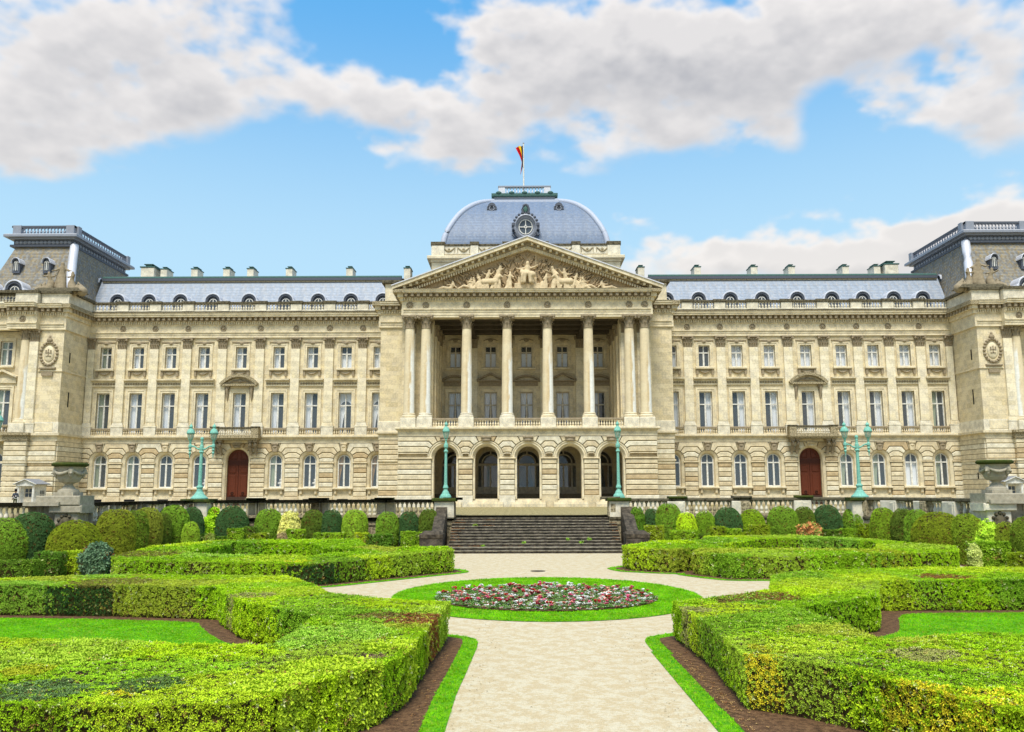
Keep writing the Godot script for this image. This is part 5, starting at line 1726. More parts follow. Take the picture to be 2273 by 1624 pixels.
# ------------------------------------------------------------------ palace: corner pavilions (each cut by the edge of the picture)
func pavilion(s: float) -> void:
	var xc := -51.9 if s < 0 else 50.35       # inner corner
	var zf := -94.5
	var far := xc + s * 16.0
	var x := func(k: float) -> float: return xc + s * k
	var bx := func(mb: MB, k0: float, k1: float, y0: float, y1: float, z0: float, z1: float) -> MB:
		return mb.box(minf(xc + s * k0, xc + s * k1), y0, z0, maxf(xc + s * k0, xc + s * k1), y1, z1)
	# inner flank towards the wing, rusticated below
	part("pavilion_wall", bx.call(MB.new(), 0.0, 3.2, 9.6, 21.9, -113.0, zf).done(), M.wall, palace)
	var g := part("pavilion_ground_wall", bx.call(MB.new(), 0.12, 3.6, STREET - 0.5, 9.6, -113.0, zf - 0.12).done(), M.block2, palace)
	for k in 11:
		var ya := lerpf(3.3, 9.4, k / 11.0); var yb := lerpf(3.3, 9.4, (k + 1) / 11.0)
		stone_block(g, PackedVector2Array([Vector2(minf(x.call(0.0), x.call(3.6)), ya), Vector2(maxf(x.call(0.0), x.call(3.6)), ya), Vector2(maxf(x.call(0.0), x.call(3.6)), yb), Vector2(minf(x.call(0.0), x.call(3.6)), yb)]), zf - 0.12, zf + 0.1)
		var fb := MB.new()
		bx.call(fb, -0.1, 0.14, ya + 0.03, yb - 0.03, WING, zf - 0.13)
		part("stone_block", fb.done(), M.block if k % 3 else M.block3, g)
		# forward pier that carries the columns
		stone_block(g, PackedVector2Array([Vector2(minf(x.call(3.0), x.call(5.6)), ya), Vector2(maxf(x.call(3.0), x.call(5.6)), ya), Vector2(maxf(x.call(3.0), x.call(5.6)), yb), Vector2(minf(x.call(3.0), x.call(5.6)), yb)]), zf, zf + 0.5)
	part("plinth", bx.call(MB.new(), -0.14, 3.6, STREET - 0.5, 3.3, WING, zf + 0.2).done(), M.pale, palace)
	part("plinth", bx.call(MB.new(), 2.9, 5.7, STREET - 0.5, 3.3, zf, zf + 0.62).done(), M.pale, palace)
	part("impost", bx.call(MB.new(), -0.16, 5.7, 6.98, 7.16, WING, zf + 0.2).done(), M.stone, palace)
	part("impost", bx.call(MB.new(), 2.9, 5.72, 6.97, 7.17, zf, zf + 0.6).done(), M.stone, palace)
	part("string_course", bx.call(bx.call(MB.new(), -0.1, 16.0, 9.4, 10.0, -113.0, zf + 0.1), -0.4, 16.0, 10.0, 10.26, -113.0, zf + 0.42).done(), M.stone, palace)
	part("string_course", bx.call(bx.call(MB.new(), 2.9, 5.7, 9.41, 10.01, zf, zf + 0.62), 2.7, 5.9, 10.01, 10.28, zf, zf + 0.9).done(), M.weathered, palace)
	part("pavilion_base", bx.call(MB.new(), -0.12, 3.2, 10.26, 11.5, WING, zf + 0.12).done(), M.pale, palace)
	part("pavilion_panel", bx.call(MB.new(), 0.5, 2.7, 10.45, 11.35, zf, zf + 0.16).done(), M.stone, palace)
	part("pavilion_band", bx.call(MB.new(), -0.12, 2.6, 17.15, 17.3, WING, zf + 0.12).done(), M.stone, palace)
	# slits in the flank
	for q in [[13.3, 15.0, -96.3], [18.3, 19.5, -96.0], [5.0, 5.7, -96.4]]:
		part("slit", bx.call(MB.new(), -0.012 if q[0] > 9.0 else -0.112, 0.3, q[0], q[1], q[2] - 0.12, q[2] + 0.12).done(), M.black, palace)
	# cartouche on the pier
	var o := group_part("cartouche", palace, Vector3(x.call(1.55), 19.15, zf))
	part("shield", MB.new().ball(Vector3.ZERO, Vector3(0.62, 0.95, 0.2), 8, 14).done(), M.stone, o)
	var wr := MB.new()
	for k in 20:
		var t := TAU * k / 20.0
		wr.ball(Vector3(cos(t) * 0.92, sin(t) * 1.28, 0.08), Vector3(0.19, 0.17, 0.16), 4, 7)
	wr.ball(Vector3(0, 1.55, 0.1), Vector3(0.34, 0.28, 0.2), 5, 9)
	wr.ball(Vector3(0, 1.9, 0.1), Vector3(0.14, 0.2, 0.12), 4, 7)
	part("wreath", wr.done(), M.carved, o)
	var em := MB.new()
	for r in [[-0.35, 0.05, 0.35, 0.12], [-0.3, -0.3, 0.3, -0.24], [-0.05, -0.3, 0.05, 0.5], [-0.32, 0.15, -0.2, 0.4], [0.2, 0.15, 0.32, 0.4]]:
		em.box(r[0], r[1], 0.1, r[2], r[3], 0.24)
	part("emblem", em.done(), M.carved, o)
	part("shelf", MB.new().bevel_box(-0.9, -1.75, 0, 0.9, -1.55, 0.3, 0.04).box(-0.62, -2.5, 0, 0.62, -2.1, 0.2).done(), M.carved, o)
	# column before the recessed window bay
	column(x.call(4.3), zf - 0.2, 0.9 * -s)
	palace.get_child(palace.get_child_count() - 1).scale = Vector3(1.08, 1.0, 1.08)
	pilaster(palace, x.call(3.2), zf, 0.5)
	part("pavilion_recess_wall", wall(wall(wall(MB.new(), minf(x.call(3.2), far), maxf(x.call(3.2), far), STREET - 0.5, 9.6, zf - 1.2, [[x.call(7.6), 1.2, 3.6, 7.2, true]], 0.4), minf(x.call(3.2), far), maxf(x.call(3.2), far), 9.6, 17.3, zf - 1.2, [[x.call(7.1), 0.85, 10.5, 15.3, false]], 0.4), minf(x.call(3.2), far), maxf(x.call(3.2), far), 17.3, 21.9, zf - 1.2, [[x.call(7.1), 0.7, 18.0, 20.8, false]], 0.4).done(), M.wall, palace)
	var w := window(palace, Vector3(x.call(7.6), 3.6, zf - 1.5), 2.3, 3.55, true, 3.4, "drape", M.white)
	part("archivolt", arch_ring(0, 0, 3.6, 1.2, 0.25, 1.75, 0.42, 0.1).done(), M.stone, w)
	w = window(palace, Vector3(x.call(7.1), 10.5, zf - 1.5), 1.7, 4.8, false, 3.3, "drape", M.white)
	surround(w, Vector3(0, 0, 0.3), 0.85, 4.8, 0.4, 0.12)
	var hood := MB.new()
	hood.box(-1.5, 5.5, 0.2, 1.5, 6.1, 0.5)
	hood.ribbon(PackedVector2Array([Vector2(-1.7, 6.15), Vector2(0, 6.9)]), 0.2, 0.2, 0.85)
	hood.ribbon(PackedVector2Array([Vector2(0, 6.9), Vector2(1.7, 6.15)]), 0.2, 0.2, 0.85)
	part("cornice", hood.done(), M.stone, w)
	w = window(palace, Vector3(x.call(7.1), 18.0, zf - 1.5), 1.4, 2.8, false, 1.9, "drape", M.white)
	surround(w, Vector3(0, 0, 0.3), 0.7, 2.8, 0.36, 0.1)
	part("sill", MB.new().bevel_box(-1.1, -0.27, 0.1, 1.1, -0.03, 0.65, 0.04).done(), M.stone, w)
	balustrade(palace, minf(x.call(5.2), x.call(9.0)), maxf(x.call(5.2), x.call(9.0)), 10.26, 11.2, zf + 0.05, 12, M.weathered, M.weathered, 0.3)
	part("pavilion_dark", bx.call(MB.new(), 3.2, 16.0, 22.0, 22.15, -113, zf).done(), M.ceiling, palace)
	# entablature, parapet
	entablature(palace, minf(x.call(0.0), far), maxf(x.call(0.0), far), zf, ENT, 0.95)
	entablature_return(palace, x.call(0.0), -s, WING, zf, ENT, 0.95)
	entablature(palace, minf(x.call(2.7), x.call(6.0)), maxf(x.call(2.7), x.call(6.0)), zf + 0.75, ENT, 0.95)
	part("rosette", rosette_mesh(0.36), M.carved, palace, Vector3(x.call(4.3), 22.96, zf + 0.95))
	part("parapet", bx.call(MB.new(), -0.5, 2.6, 24.72, 25.95, WING - 0.3, zf + 0.45).done(), M.pale, palace)
	part("parapet_coping", bx.call(MB.new(), -0.75, 2.7, 25.95, 26.25, WING - 0.3, zf + 0.7).done(), M.cap, palace)
	part("parapet", bx.call(MB.new(), 2.7, 5.2, 24.72, 25.9, zf - 1.0, zf + 1.1).done(), M.pale, palace)
	part("parapet_coping", bx.call(MB.new(), 2.6, 16.0, 25.9, 26.2, zf - 0.4, zf + 1.25).done(), M.cap, palace)
	balustrade(palace, minf(x.call(5.2), x.call(8.4)), maxf(x.call(5.2), x.call(8.4)), 24.75, 25.9, zf + 0.7, 9, M.cap, M.pale, 0.4)
	# mansard
	var lo := [Vector3(x.call(0.25), 24.7, zf - 1.0), Vector3(x.call(11.4), 24.7, zf - 1.0)]
	var hi := [Vector3(x.call(2.3), 33.1, -99.6), Vector3(x.call(9.3), 33.1, -99.6)]
	var back_lo := Vector3(x.call(0.25), 24.7, -117.5); var back_hi := Vector3(x.call(2.3), 33.1, -113.4)
	var mid := func(a: Vector3, b: Vector3, t: float, sag: float) -> Vector3:
		return a.lerp(b, t) + Vector3(s * sag * sin(t * PI), 0, -sag * sin(t * PI))
	var rf := MB.new()
	for i in 6:
		var t0 := i / 6.0; var t1 := (i + 1) / 6.0
		var a: Vector3 = mid.call(lo[0], hi[0], t0, 0.2); var b: Vector3 = mid.call(lo[0], hi[0], t1, 0.2)
		var e := Vector3(lerpf(lo[1].x, hi[1].x, t0), a.y, a.z); var f := Vector3(lerpf(lo[1].x, hi[1].x, t1), b.y, b.z)
		var bl := back_lo.lerp(back_hi, t0) + Vector3(s * 0.2 * sin(t0 * PI), 0, 0.2 * sin(t0 * PI)); var bh := back_lo.lerp(back_hi, t1) + Vector3(s * 0.2 * sin(t1 * PI), 0, 0.2 * sin(t1 * PI))
		if s < 0:
			rf.quad(e, a, b, f); rf.quad(a, bl, bh, b)
			rf.quad(bl, Vector3(e.x, bl.y, bl.z), Vector3(f.x, bh.y, bh.z), bh)
			rf.quad(Vector3(e.x, bl.y, bl.z), e, f, Vector3(f.x, bh.y, bh.z))
		else:
			rf.quad(a, e, f, b); rf.quad(bl, a, b, bh)
			rf.quad(Vector3(e.x, bl.y, bl.z), bl, bh, Vector3(f.x, bh.y, bh.z))
			rf.quad(e, Vector3(e.x, bl.y, bl.z), Vector3(f.x, bh.y, bh.z), f)
	part("pavilion_roof", rf.done(), M.old_slate, palace)
	var hp := []; var hr := []
	for i in 7:
		hp.append(mid.call(lo[0], hi[0], i / 6.0, 0.2)); hr.append(0.5)
	part("pavilion_hip", MB.new().tube(hp, hr, 8).done(), M.lead_pale, palace)
	# crown: dark frieze, cornice, balustrade
	var k0 := 2.3; var k1 := 9.8; var zb := -113.7; var zc := -99.3
	part("crown_moulding", bx.call(MB.new(), k0 - 0.1, k1 + 0.1, 32.95, 33.2, zb - 0.1, zc + 0.1).done(), M.lead_dark, palace)
	part("crown_frieze", bx.call(MB.new(), k0 + 0.2, k1 - 0.2, 33.2, 33.85, zb + 0.2, zc - 0.2).done(), M.lead_dark, palace)
	var fo := MB.new()
	for i in 14:
		fo.ball(Vector3(x.call(lerpf(k0 + 0.6, k1 - 0.6, i / 13.0)), 33.52, zc - 0.2), Vector3(0.28, 0.25, 0.12), 4, 7)
	for i in 20:
		fo.ball(Vector3(x.call(k0 + 0.2), 33.52, lerpf(zc - 0.6, zb + 0.6, i / 19.0)), Vector3(0.12, 0.25, 0.28), 4, 7)
	part("crown_ornament", fo.done(), M.lead, palace)
	part("crown_cornice", bx.call(bx.call(MB.new(), k0 - 0.2, k1 + 0.2, 33.85, 34.05, zb - 0.2, zc + 0.2), k0 - 0.65, k1 + 0.65, 34.05, 34.32, zb - 0.65, zc + 0.65).done(), M.lead, palace)
	part("crown_flashing", bx.call(MB.new(), k0 - 0.6, k1 + 0.6, 34.32, 34.4, zb - 0.6, zc + 0.6).done(), M.lead_pale, palace)
	var cb := group_part("crown_balustrade", palace)
	part("base", bx.call(bx.call(MB.new(), k0, k1, 34.4, 34.58, zc - 0.4, zc), k0, k0 + 0.4, 34.4, 34.58, zb, zc).done(), M.lead, cb)
	part("rail", bx.call(bx.call(MB.new(), k0 - 0.05, k1 + 0.05, 35.32, 35.55, zc - 0.45, zc + 0.05), k0 - 0.05, k0 + 0.45, 35.32, 35.55, zb - 0.05, zc + 0.05).done(), M.lead_dark, cb)
	for q in [[k0 + 0.5, zc - 0.2], [k1 - 0.6, zc - 0.2], [k0 + 0.2, zb + 0.5], [k0 + 0.2, zc - 0.7]]:
		part("post", MB.new().bevel_box(x.call(q[0]) - 0.5, 34.4, q[1] - 0.45, x.call(q[0]) + 0.5, 35.6, q[1] + 0.3, 0.04).done(), M.lead, cb)
	for i in 13:
		part("baluster", baluster_mesh(0.76, 0.15, 8), M.lead, cb, Vector3(x.call(lerpf(k0 + 1.3, k1 - 1.4, i / 12.0)), 34.57, zc - 0.2))
	for i in 19:
		part("baluster", baluster_mesh(0.76, 0.15, 8), M.lead, cb, Vector3(x.call(k0 + 0.2), 34.57, lerpf(zc - 1.5, zb + 1.3, i / 18.0)))
	# small round-headed dormers high on the slopes, larger ones above the parapet
	for k in [4.4, 8.0]:
		dormer(palace, Vector3(x.call(k), 30.6, -97.7), 0.42)
	var sd := group_part("side_dormer", palace, Vector3(x.call(1.9), 30.0, -105.2))
	sd.rotation.y = -s * PI / 2
	dormer(sd, Vector3(0, 0, 0.55), 0.42)
	var inner := sd.get_child(0)
	for c in inner.get_children():
		inner.remove_child(c)
		c.owner = null
		sd.add_child(c, true)
	sd.remove_child(inner)
	inner.free()
	for k in [6.6, 9.8]:
		dormer(palace, Vector3(x.call(k), 26.75, -95.5), 0.95)
	# chimney between pavilion and wing
	chimney(palace, Vector3(x.call(-3.6), 30.0, -106.5), 1.7, 2.9, 2.6)
	# carved group on the corner of the parapet
	var st := thing("statue_group", "weathered stone figure group on corner parapet above the sentry box %s" % ("with a soldier beside it" if s < 0 else "that an urn partly hides"), "statue", "statue groups on the corner pavilions", Vector3(x.call(1.0), 26.25, zf - 0.6))
	st.scale = Vector3.ONE * 1.25
	var f := stone_body(Vector3(0, 0.25, 0.1), 2.5, -s * 0.3, 0.0, Vector3(-0.6, -0.5, 0.3), Vector3(0.6, -0.4, 0.3))
	f.append([Vector3(0, 1.3, 0.1), Vector3(0.1, 0.3, 0.2), 0.32, 0.42])
	f.append([Vector3(-0.3, 1.9, 0.0), Vector3(-0.4, 0.6, 0.0), 0.2, 0.3])
	part("standing_figure", figure(f, 0.075, 0.12), M.carved, st)
	for q in [[-0.95, 1.75, 0.5, -0.15], [0.95, 1.75, -0.5, 0.15], [-1.6, 1.1, 0.9, 0.1], [1.65, 1.1, -0.9, -0.1]]:
		var e := stone_body(Vector3(q[0], 0.1, 0.2), q[1], q[2], q[3], Vector3(-0.7, -0.2, 0.4), Vector3(0.7, 0.1, 0.4), q[1] < 1.5)
		e.append([Vector3(q[0], q[1] * 0.45, 0.1), Vector3(q[0] * 1.2, 0.1, 0.2), 0.34, 0.46])
		part("seated_figure", figure(e, 0.075, 0.12), M.carved, st)
	part("rock_base", MB.new().taper(0, 0.1, 0, 0.35, 2.2, 0.8, 1.8, 0.6).done(), M.cap, st)

func interiors() -> void:
	# rooms behind the windows: floors and a back wall close the building to the light
	var mb := MB.new()
	for y in [[STREET - 0.5, 3.2], [9.9, 10.3], [17.2, 17.5], [24.4, 24.7]]:
		mb.box(-66, y[0], -113, -16.3, y[1], WING - 0.56)
		mb.box(16.3, y[0], -113, 65, y[1], WING - 0.56)
		mb.box(-16.3, y[0], -113, 16.3, y[1], WING - 0.56)
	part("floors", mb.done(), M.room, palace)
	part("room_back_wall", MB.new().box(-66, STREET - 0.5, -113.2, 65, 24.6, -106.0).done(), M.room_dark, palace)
	var part_walls := MB.new()
	for x in [-47.8, -36.0, -31.2, -16.4, 16.4, 30.9, 35.2, 46.5]:
		part_walls.box(x - 0.1, 3.0, -106, x + 0.1, 24.4, WING - 0.57)
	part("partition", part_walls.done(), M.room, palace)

func build_palace() -> void:
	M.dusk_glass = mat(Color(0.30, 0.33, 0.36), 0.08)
	palace = thing("palace", "long cream limestone neoclassical palace with columned portico, pediment and slate dome", "palace")
	wing(BAYS_L, true)
	wing(BAYS_R, false)
	centre()
	dome()
	for s in [-1.0, 1.0]:
		pavilion(s)
	for q in [364, 432, 503, 556, 642, 776, 904, 1423, 1548, 1674, 1757, 1877, 1947]:
		var p := at_depth(q, 600, -107.0)
		chimney(palace, Vector3(p.x, 30.6, -107.0), 0.85, 2.0, 2.0)
	interiors()
	# white busts that stand inside two ground floor windows
	for q in [[-28.75, 0.0], [-24.72, 0.3], [-37.6, -0.3]]:
		var b := thing("bust", "white marble bust on a ledge behind a ground floor window", "bust", "busts behind the ground floor windows", Vector3(q[0], 4.3, WING - 0.95), q[1])
		part("head", figure([[Vector3(0, 0.75, 0), Vector3(0, 0.86, 0.02), 0.1, 0.12], [Vector3(0, 0.55, 0), Vector3(0, 0.75, 0), 0.09, 0.07], [Vector3(-0.18, 0.45, 0), Vector3(0.18, 0.45, 0), 0.13, 0.13], [Vector3(0, 0.8, 0.1), Vector3(0, 0.77, 0.13), 0.03, 0.03]], 0.03, 0.05), M.white, b)
		part("socle", MB.new().lathe([Vector2(0.2, 0), Vector2(0.2, 0.06), Vector2(0.1, 0.12), Vector2(0.12, 0.34), Vector2(0.2, 0.4), Vector2(0, 0.42)], 12).done(), M.white, b)


# ------------------------------------------------------------------ foliage
# a sprig of leaves growing about +y; leaves are folded along the midrib
func sprig_mesh(seed_: int, leaves: int, slim: float) -> ArrayMesh:
	var r := RandomNumberGenerator.new()
	r.seed = seed_
	var mb := MB.new()
	mb.coloured = true
	for i in leaves:
		var t := TAU * (i + r.randf_range(-0.3, 0.3)) / leaves
		var tilt := r.randf_range(0.6, 1.45)
		var dir := Vector3(cos(t) * sin(tilt), cos(tilt), sin(t) * sin(tilt))
		var side := dir.cross(Vector3.UP).normalized().rotated(dir, r.randf_range(-0.7, 0.7))
		var nrm := side.cross(dir).normalized()
		var l := r.randf_range(0.75, 1.15)
		var a := dir * 0.12 + Vector3(r.randf_range(-0.3, 0.3), r.randf_range(-0.3, 0.15), r.randf_range(-0.3, 0.3))
		var tip := a + dir * l - nrm * 0.1
		var m := a + dir * l * 0.45
		var k := r.randf_range(0.82, 1.15)
		mb.col = Color(k, k, k)
		var p := m + side * slim * l - nrm * -0.1
		var q := m - side * slim * l - nrm * -0.1
		mb.tri(a, p, tip)
		mb.tri(a, tip, q)
	return mb.done()

func shade_of(pal: Array, k: float, j: float) -> Color:
	var c: Color = pal[int(k * 0.999 * pal.size())]
	var t := 1.0 + j
	return Color(c.r * t, c.g * t, c.b * t)

const GREENS := [Color(0.19, 0.36, 0.025), Color(0.14, 0.30, 0.02), Color(0.26, 0.42, 0.02), Color(0.09, 0.21, 0.02), Color(0.20, 0.33, 0.05), Color(0.31, 0.45, 0.025), Color(0.12, 0.27, 0.03), Color(0.22, 0.27, 0.035), Color(0.16, 0.35, 0.03)]

func inside_ring(q: Vector2, outer: PackedVector2Array, inner: PackedVector2Array) -> bool:
	return Geometry2D.is_point_in_polygon(q, outer) and (inner.size() == 0 or not Geometry2D.is_point_in_polygon(q, inner))

# clipped hedge: outer outline, optional hole, height; spots: [x, z, radius, colour, leaf scale]
func hedge(called: String, label: String, group: String, outer: PackedVector2Array, inner: PackedVector2Array, h: float, leaf: float, per_m2: float, seed_: int, spots: Array, pal: Array, cell := 0.45, y0 := 0.0) -> Node3D:
	var o := thing(called, label, "hedge", group)
	if Geometry2D.is_polygon_clockwise(outer):
		outer.reverse()
	var r := RandomNumberGenerator.new()
	r.seed = seed_
	var cells := noise(seed_, cell, 1, FastNoiseLite.TYPE_CELLULAR)
	cells.cellular_return_type = FastNoiseLite.RETURN_CELL_VALUE
	cells.domain_warp_enabled = true
	cells.domain_warp_amplitude = 0.7
	cells.domain_warp_frequency = 1.2
	var wave := noise(seed_ + 5, 0.5, 2)
	var bump := noise(seed_ + 6, 1.4, 2)
	# solid core in twig brown, darkened to stand for shade between the leaves
	var mb := MB.new()
	var up_at := func(z: float) -> float: return rise(z) if called == "parterre_hedge" else 0.0
	var rings := [[outer, 1.0]]
	if inner.size():
		if Geometry2D.is_polygon_clockwise(inner):
			inner.reverse()
		rings.append([inner, -1.0])
	var box := Rect2(outer[0], Vector2.ZERO)
	for q in outer:
		box = box.expand(q)
	for ring in rings:
		var p: PackedVector2Array = MB.inset(ring[0], 0.11 * ring[1])
		for i in p.size():
			var a := p[i]; var b := p[(i + 1) % p.size()]
			var q := [Vector3(a.x, y0, a.y), Vector3(b.x, y0, b.y), Vector3(b.x, y0 + h - 0.06 + up_at.call(b.y), b.y), Vector3(a.x, y0 + h - 0.06 + up_at.call(a.y), a.y)]
			mb.quad(q[0], q[1], q[2], q[3])
	var top_outer := MB.inset(outer, 0.11)
	if inner.size():
		var hole := MB.inset(inner, -0.11)
		# bridge the two rings so that the top can be triangulated as one outline
		var bi := 0; var bj := 0; var best := INF
		for i in top_outer.size():
			for j in hole.size():
				var d := top_outer[i].distance_squared_to(hole[j])
				if d < best:
					best = d; bi = i; bj = j
		var joined := PackedVector2Array()
		for i in top_outer.size() + 1:
			joined.append(top_outer[(bi + i) % top_outer.size()])
		for j in hole.size() + 1:
			joined.append(hole[(bj - j + hole.size() * 2) % hole.size()] + Vector2(0.001, 0.001) * (1.0 if j == hole.size() else 0.0))
		mb.flat(joined, y0 + h - 0.06)
	else:
		mb.flat(top_outer, y0 + h - 0.06)
	for k in mb.v.size():
		if absf(mb.v[k].y - (y0 + h - 0.06)) < 0.001:
			mb.v[k] = Vector3(mb.v[k].x, mb.v[k].y + up_at.call(mb.v[k].z), mb.v[k].z)
	part("shade_core", mb.done(), M.core, o)
	var xs := []
	var cs := PackedColorArray()
	var add := func(p: Vector3, nrm: Vector3) -> void:
		var k := (cells.get_noise_2d(p.x + p.y * 0.35 + r.randfn(0.0, 0.16), p.z + r.randfn(0.0, 0.16)) + 1.0) * 0.5
		var col := shade_of(pal, clampf(k, 0.0, 1.0), r.randf_range(-0.11, 0.11) + 0.3 * wave.get_noise_2d(p.x * 3.0, p.z * 3.0 + p.y))
		var s := leaf * (0.75 + 0.8 * fmod(k * 7.3, 1.0))
		for sp in spots:
			var d: float = Vector2(p.x - sp[0], p.z - sp[1]).length() / sp[2]
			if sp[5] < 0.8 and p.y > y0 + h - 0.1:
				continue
			if d < 1.0 + 0.35 * bump.get_noise_2d(p.x * 2.0, p.z * 2.0) and r.randf() < (0.6 if sp[3].r > 0.5 else 0.85):
				var c: Color = sp[3]
				var t := r.randf_range(0.75, 1.2)
				col = Color(c.r * t, c.g * t, c.b * t)
				s = leaf * sp[4]
		var odd := r.randf()
		if odd < 0.02:
			col = Color(0.40, 0.27, 0.07) * r.randf_range(0.6, 1.2)
		elif odd < 0.045:
			col = Color(0.62, 0.66, 0.28) * r.randf_range(0.8, 1.2)
		var up := (nrm + Vector3(r.randf_range(-0.5, 0.5), r.randf_range(-0.3, 0.4), r.randf_range(-0.5, 0.5))).normalized()
		var b := Basis(Quaternion(Vector3.UP, up)) * Basis(Vector3.UP, r.randf() * TAU)
		xs.append(Transform3D(b.scaled(Vector3.ONE * s * r.randf_range(0.8, 1.25)), p))
		cs.append(col)
	var n := int(box.get_area() * per_m2)
	for i in n:
		var q := box.position + Vector2(r.randf(), r.randf()) * box.size
		if inside_ring(q, outer, inner):
			var b := bump.get_noise_2d(q.x, q.y)
			add.call(Vector3(q.x, y0 + h + up_at.call(q.y) - 0.03 + 0.035 * b + 0.02 * r.randf(), q.y), Vector3.UP)
	for ring in rings:
		var p: PackedVector2Array = ring[0]
		for i in p.size():
			var a := p[i]; var b := p[(i + 1) % p.size()]
			var d := b - a
			var nrm: Vector3 = Vector3(d.y, 0, -d.x).normalized() * ring[1]
			for k in int(d.length() * (h + up_at.call(a.y)) * per_m2 * 1.1):
				var u := r.randf(); var v := 1.0 - pow(r.randf(), 1.15) * 0.97
				var q := a.lerp(b, u)
				var lump := 0.06 * bump.get_noise_3d(q.x * 1.6, v * h * 1.6, q.y * 1.6)
				var tuck := 0.10 * maxf(0.0, 0.18 - v) / 0.18
				add.call(Vector3(q.x, y0 + v * (h + up_at.call(q.y)), q.y) + nrm * (lump - tuck - 0.01 - 0.11 * pow(r.randf(), 1.5)), nrm)
	scatter("foliage", M.sprig, M.leaf, o, xs, cs)
	# stems at the foot
	var stems := MB.new()
	for ring in rings:
		var p: PackedVector2Array = MB.inset(ring[0], 0.12 * ring[1])
		for i in p.size():
			var a := p[i]; var b := p[(i + 1) % p.size()]
			for k in int(a.distance_to(b) * 2.2):
				var q := a.lerp(b, r.randf())
				stems.tube([Vector3(q.x, y0 - 0.05, q.y), Vector3(q.x + r.randf_range(-0.08, 0.08), y0 + 0.3, q.y + r.randf_range(-0.08, 0.08))], [0.018, 0.012], 4)
	if stems.v.size():
		part("stems", stems.done(), M.bark, o).set_meta("kind", "stuff")
	return o

# clipped round shrub: base, height, half widths; blunt 0..1 makes it from dome to bullet
func topiary(label: String, at: Vector3, h: float, w: float, col: Color, seed_: int, blunt: float, category := "topiary", group := "clipped round shrubs along the terrace wall", loose := 0.0, called := "round_shrub", leaf := 0.05) -> Node3D:
	var o := thing(called, label, category, group, at)
	var r := RandomNumberGenerator.new()
	r.seed = seed_
	var bump := noise(seed_, 1.3, 3)
	var mid := 0.42 + 0.06 * blunt
	var shape := func(t: float) -> float: # radius at relative height t
		if t < mid:
			return w * (1.0 - 0.24 * pow((mid - t) / mid, 2.0))
		var e := 2.0 + 0.5 * blunt
		return w * pow(maxf(0.0, 1.0 - pow((t - mid) / (1.0 - mid), e)), 1.0 / e)
	var prof := []
	for i in 13:
		prof.append(Vector2(maxf(shape.call(i / 12.0) - 0.07, 0.0), (h - 0.06) * i / 12.0))
	part("shade_core", MB.new().lathe(prof, 18).done(), M.core, o)  # filled core whose dark brown paints the shade behind the leaves
	part("trunk", MB.new().tube([Vector3(0, -0.1, 0), Vector3(0, h * 0.3, 0)], [0.07, 0.05], 6).done(), M.bark, o)
	var xs := []
	var cs := PackedColorArray()
	var n := int(TAU * w * h * 520.0)
	for i in n:
		var t := 1.0 - pow(r.randf(), 0.85)
		if r.randf() > 0.25 + 0.75 * shape.call(t) / w:
			continue
		var a := r.randf() * TAU
		var rr: float = shape.call(t)
		var rr2: float = shape.call(minf(t + 0.03, 1.0))
		var dir := Vector3(cos(a), 0, sin(a))
		var nrm := (dir * 0.03 * h + Vector3(0, rr - rr2, 0)).normalized() if t < 0.99 else Vector3.UP
		var p := dir * rr + Vector3(0, t * h * 0.99, 0)
		var b := bump.get_noise_3dv(p * 1.5 + at)
		p += nrm * (b * (0.04 + 0.5 * loose * w) + r.randf_range(-0.03 - 0.15 * loose, 0.02 + 0.06 * loose))
		var k := r.randf_range(0.88, 1.14) + 0.3 * b
		var c := col * (k * 1.7)
		if loose > 0.0 and col.r > col.g * 1.5 and r.randf() < 0.35:
			c = Color(0.24, 0.34, 0.06) * k
		if r.randf() < 0.10 and bump.get_noise_3dv(p + at) > 0.1:
			c = Color(0.20, 0.10, 0.03) * k
		var up := (nrm + Vector3(r.randf_range(-0.5, 0.5), r.randf_range(-0.2, 0.5), r.randf_range(-0.5, 0.5))).normalized()
		var bs := Basis(Quaternion(Vector3.UP, up)) if up.y > -0.99 else Basis()
		xs.append(Transform3D((bs * Basis(Vector3.UP, r.randf() * TAU)).scaled(Vector3.ONE * leaf * r.randf_range(0.7, 1.3)), p))
		cs.append(Color(c.r, c.g, c.b))
	scatter("foliage", M.sprig, M.leaf, o, xs, cs)
	return o

# grass blades as tufts over an area; counts are per square metre
func tuft_mesh() -> ArrayMesh:
	var r := RandomNumberGenerator.new()
	r.seed = 3
	var mb := MB.new()
	mb.coloured = true
	for i in 9:
		var a := r.randf() * TAU
		var d := Vector3(cos(a), 0, sin(a))
		var p := d * r.randf() * 0.9
		var s := Vector3(-d.z, 0, d.x) * 0.09
		var tip := p + d * r.randf_range(0.1, 0.7) + Vector3(0, r.randf_range(0.7, 1.2), 0)
		var k := r.randf_range(0.8, 1.2)
		mb.col = Color(k, k, k)
		mb.tri(p - s, p + s, tip)
	return mb.done()

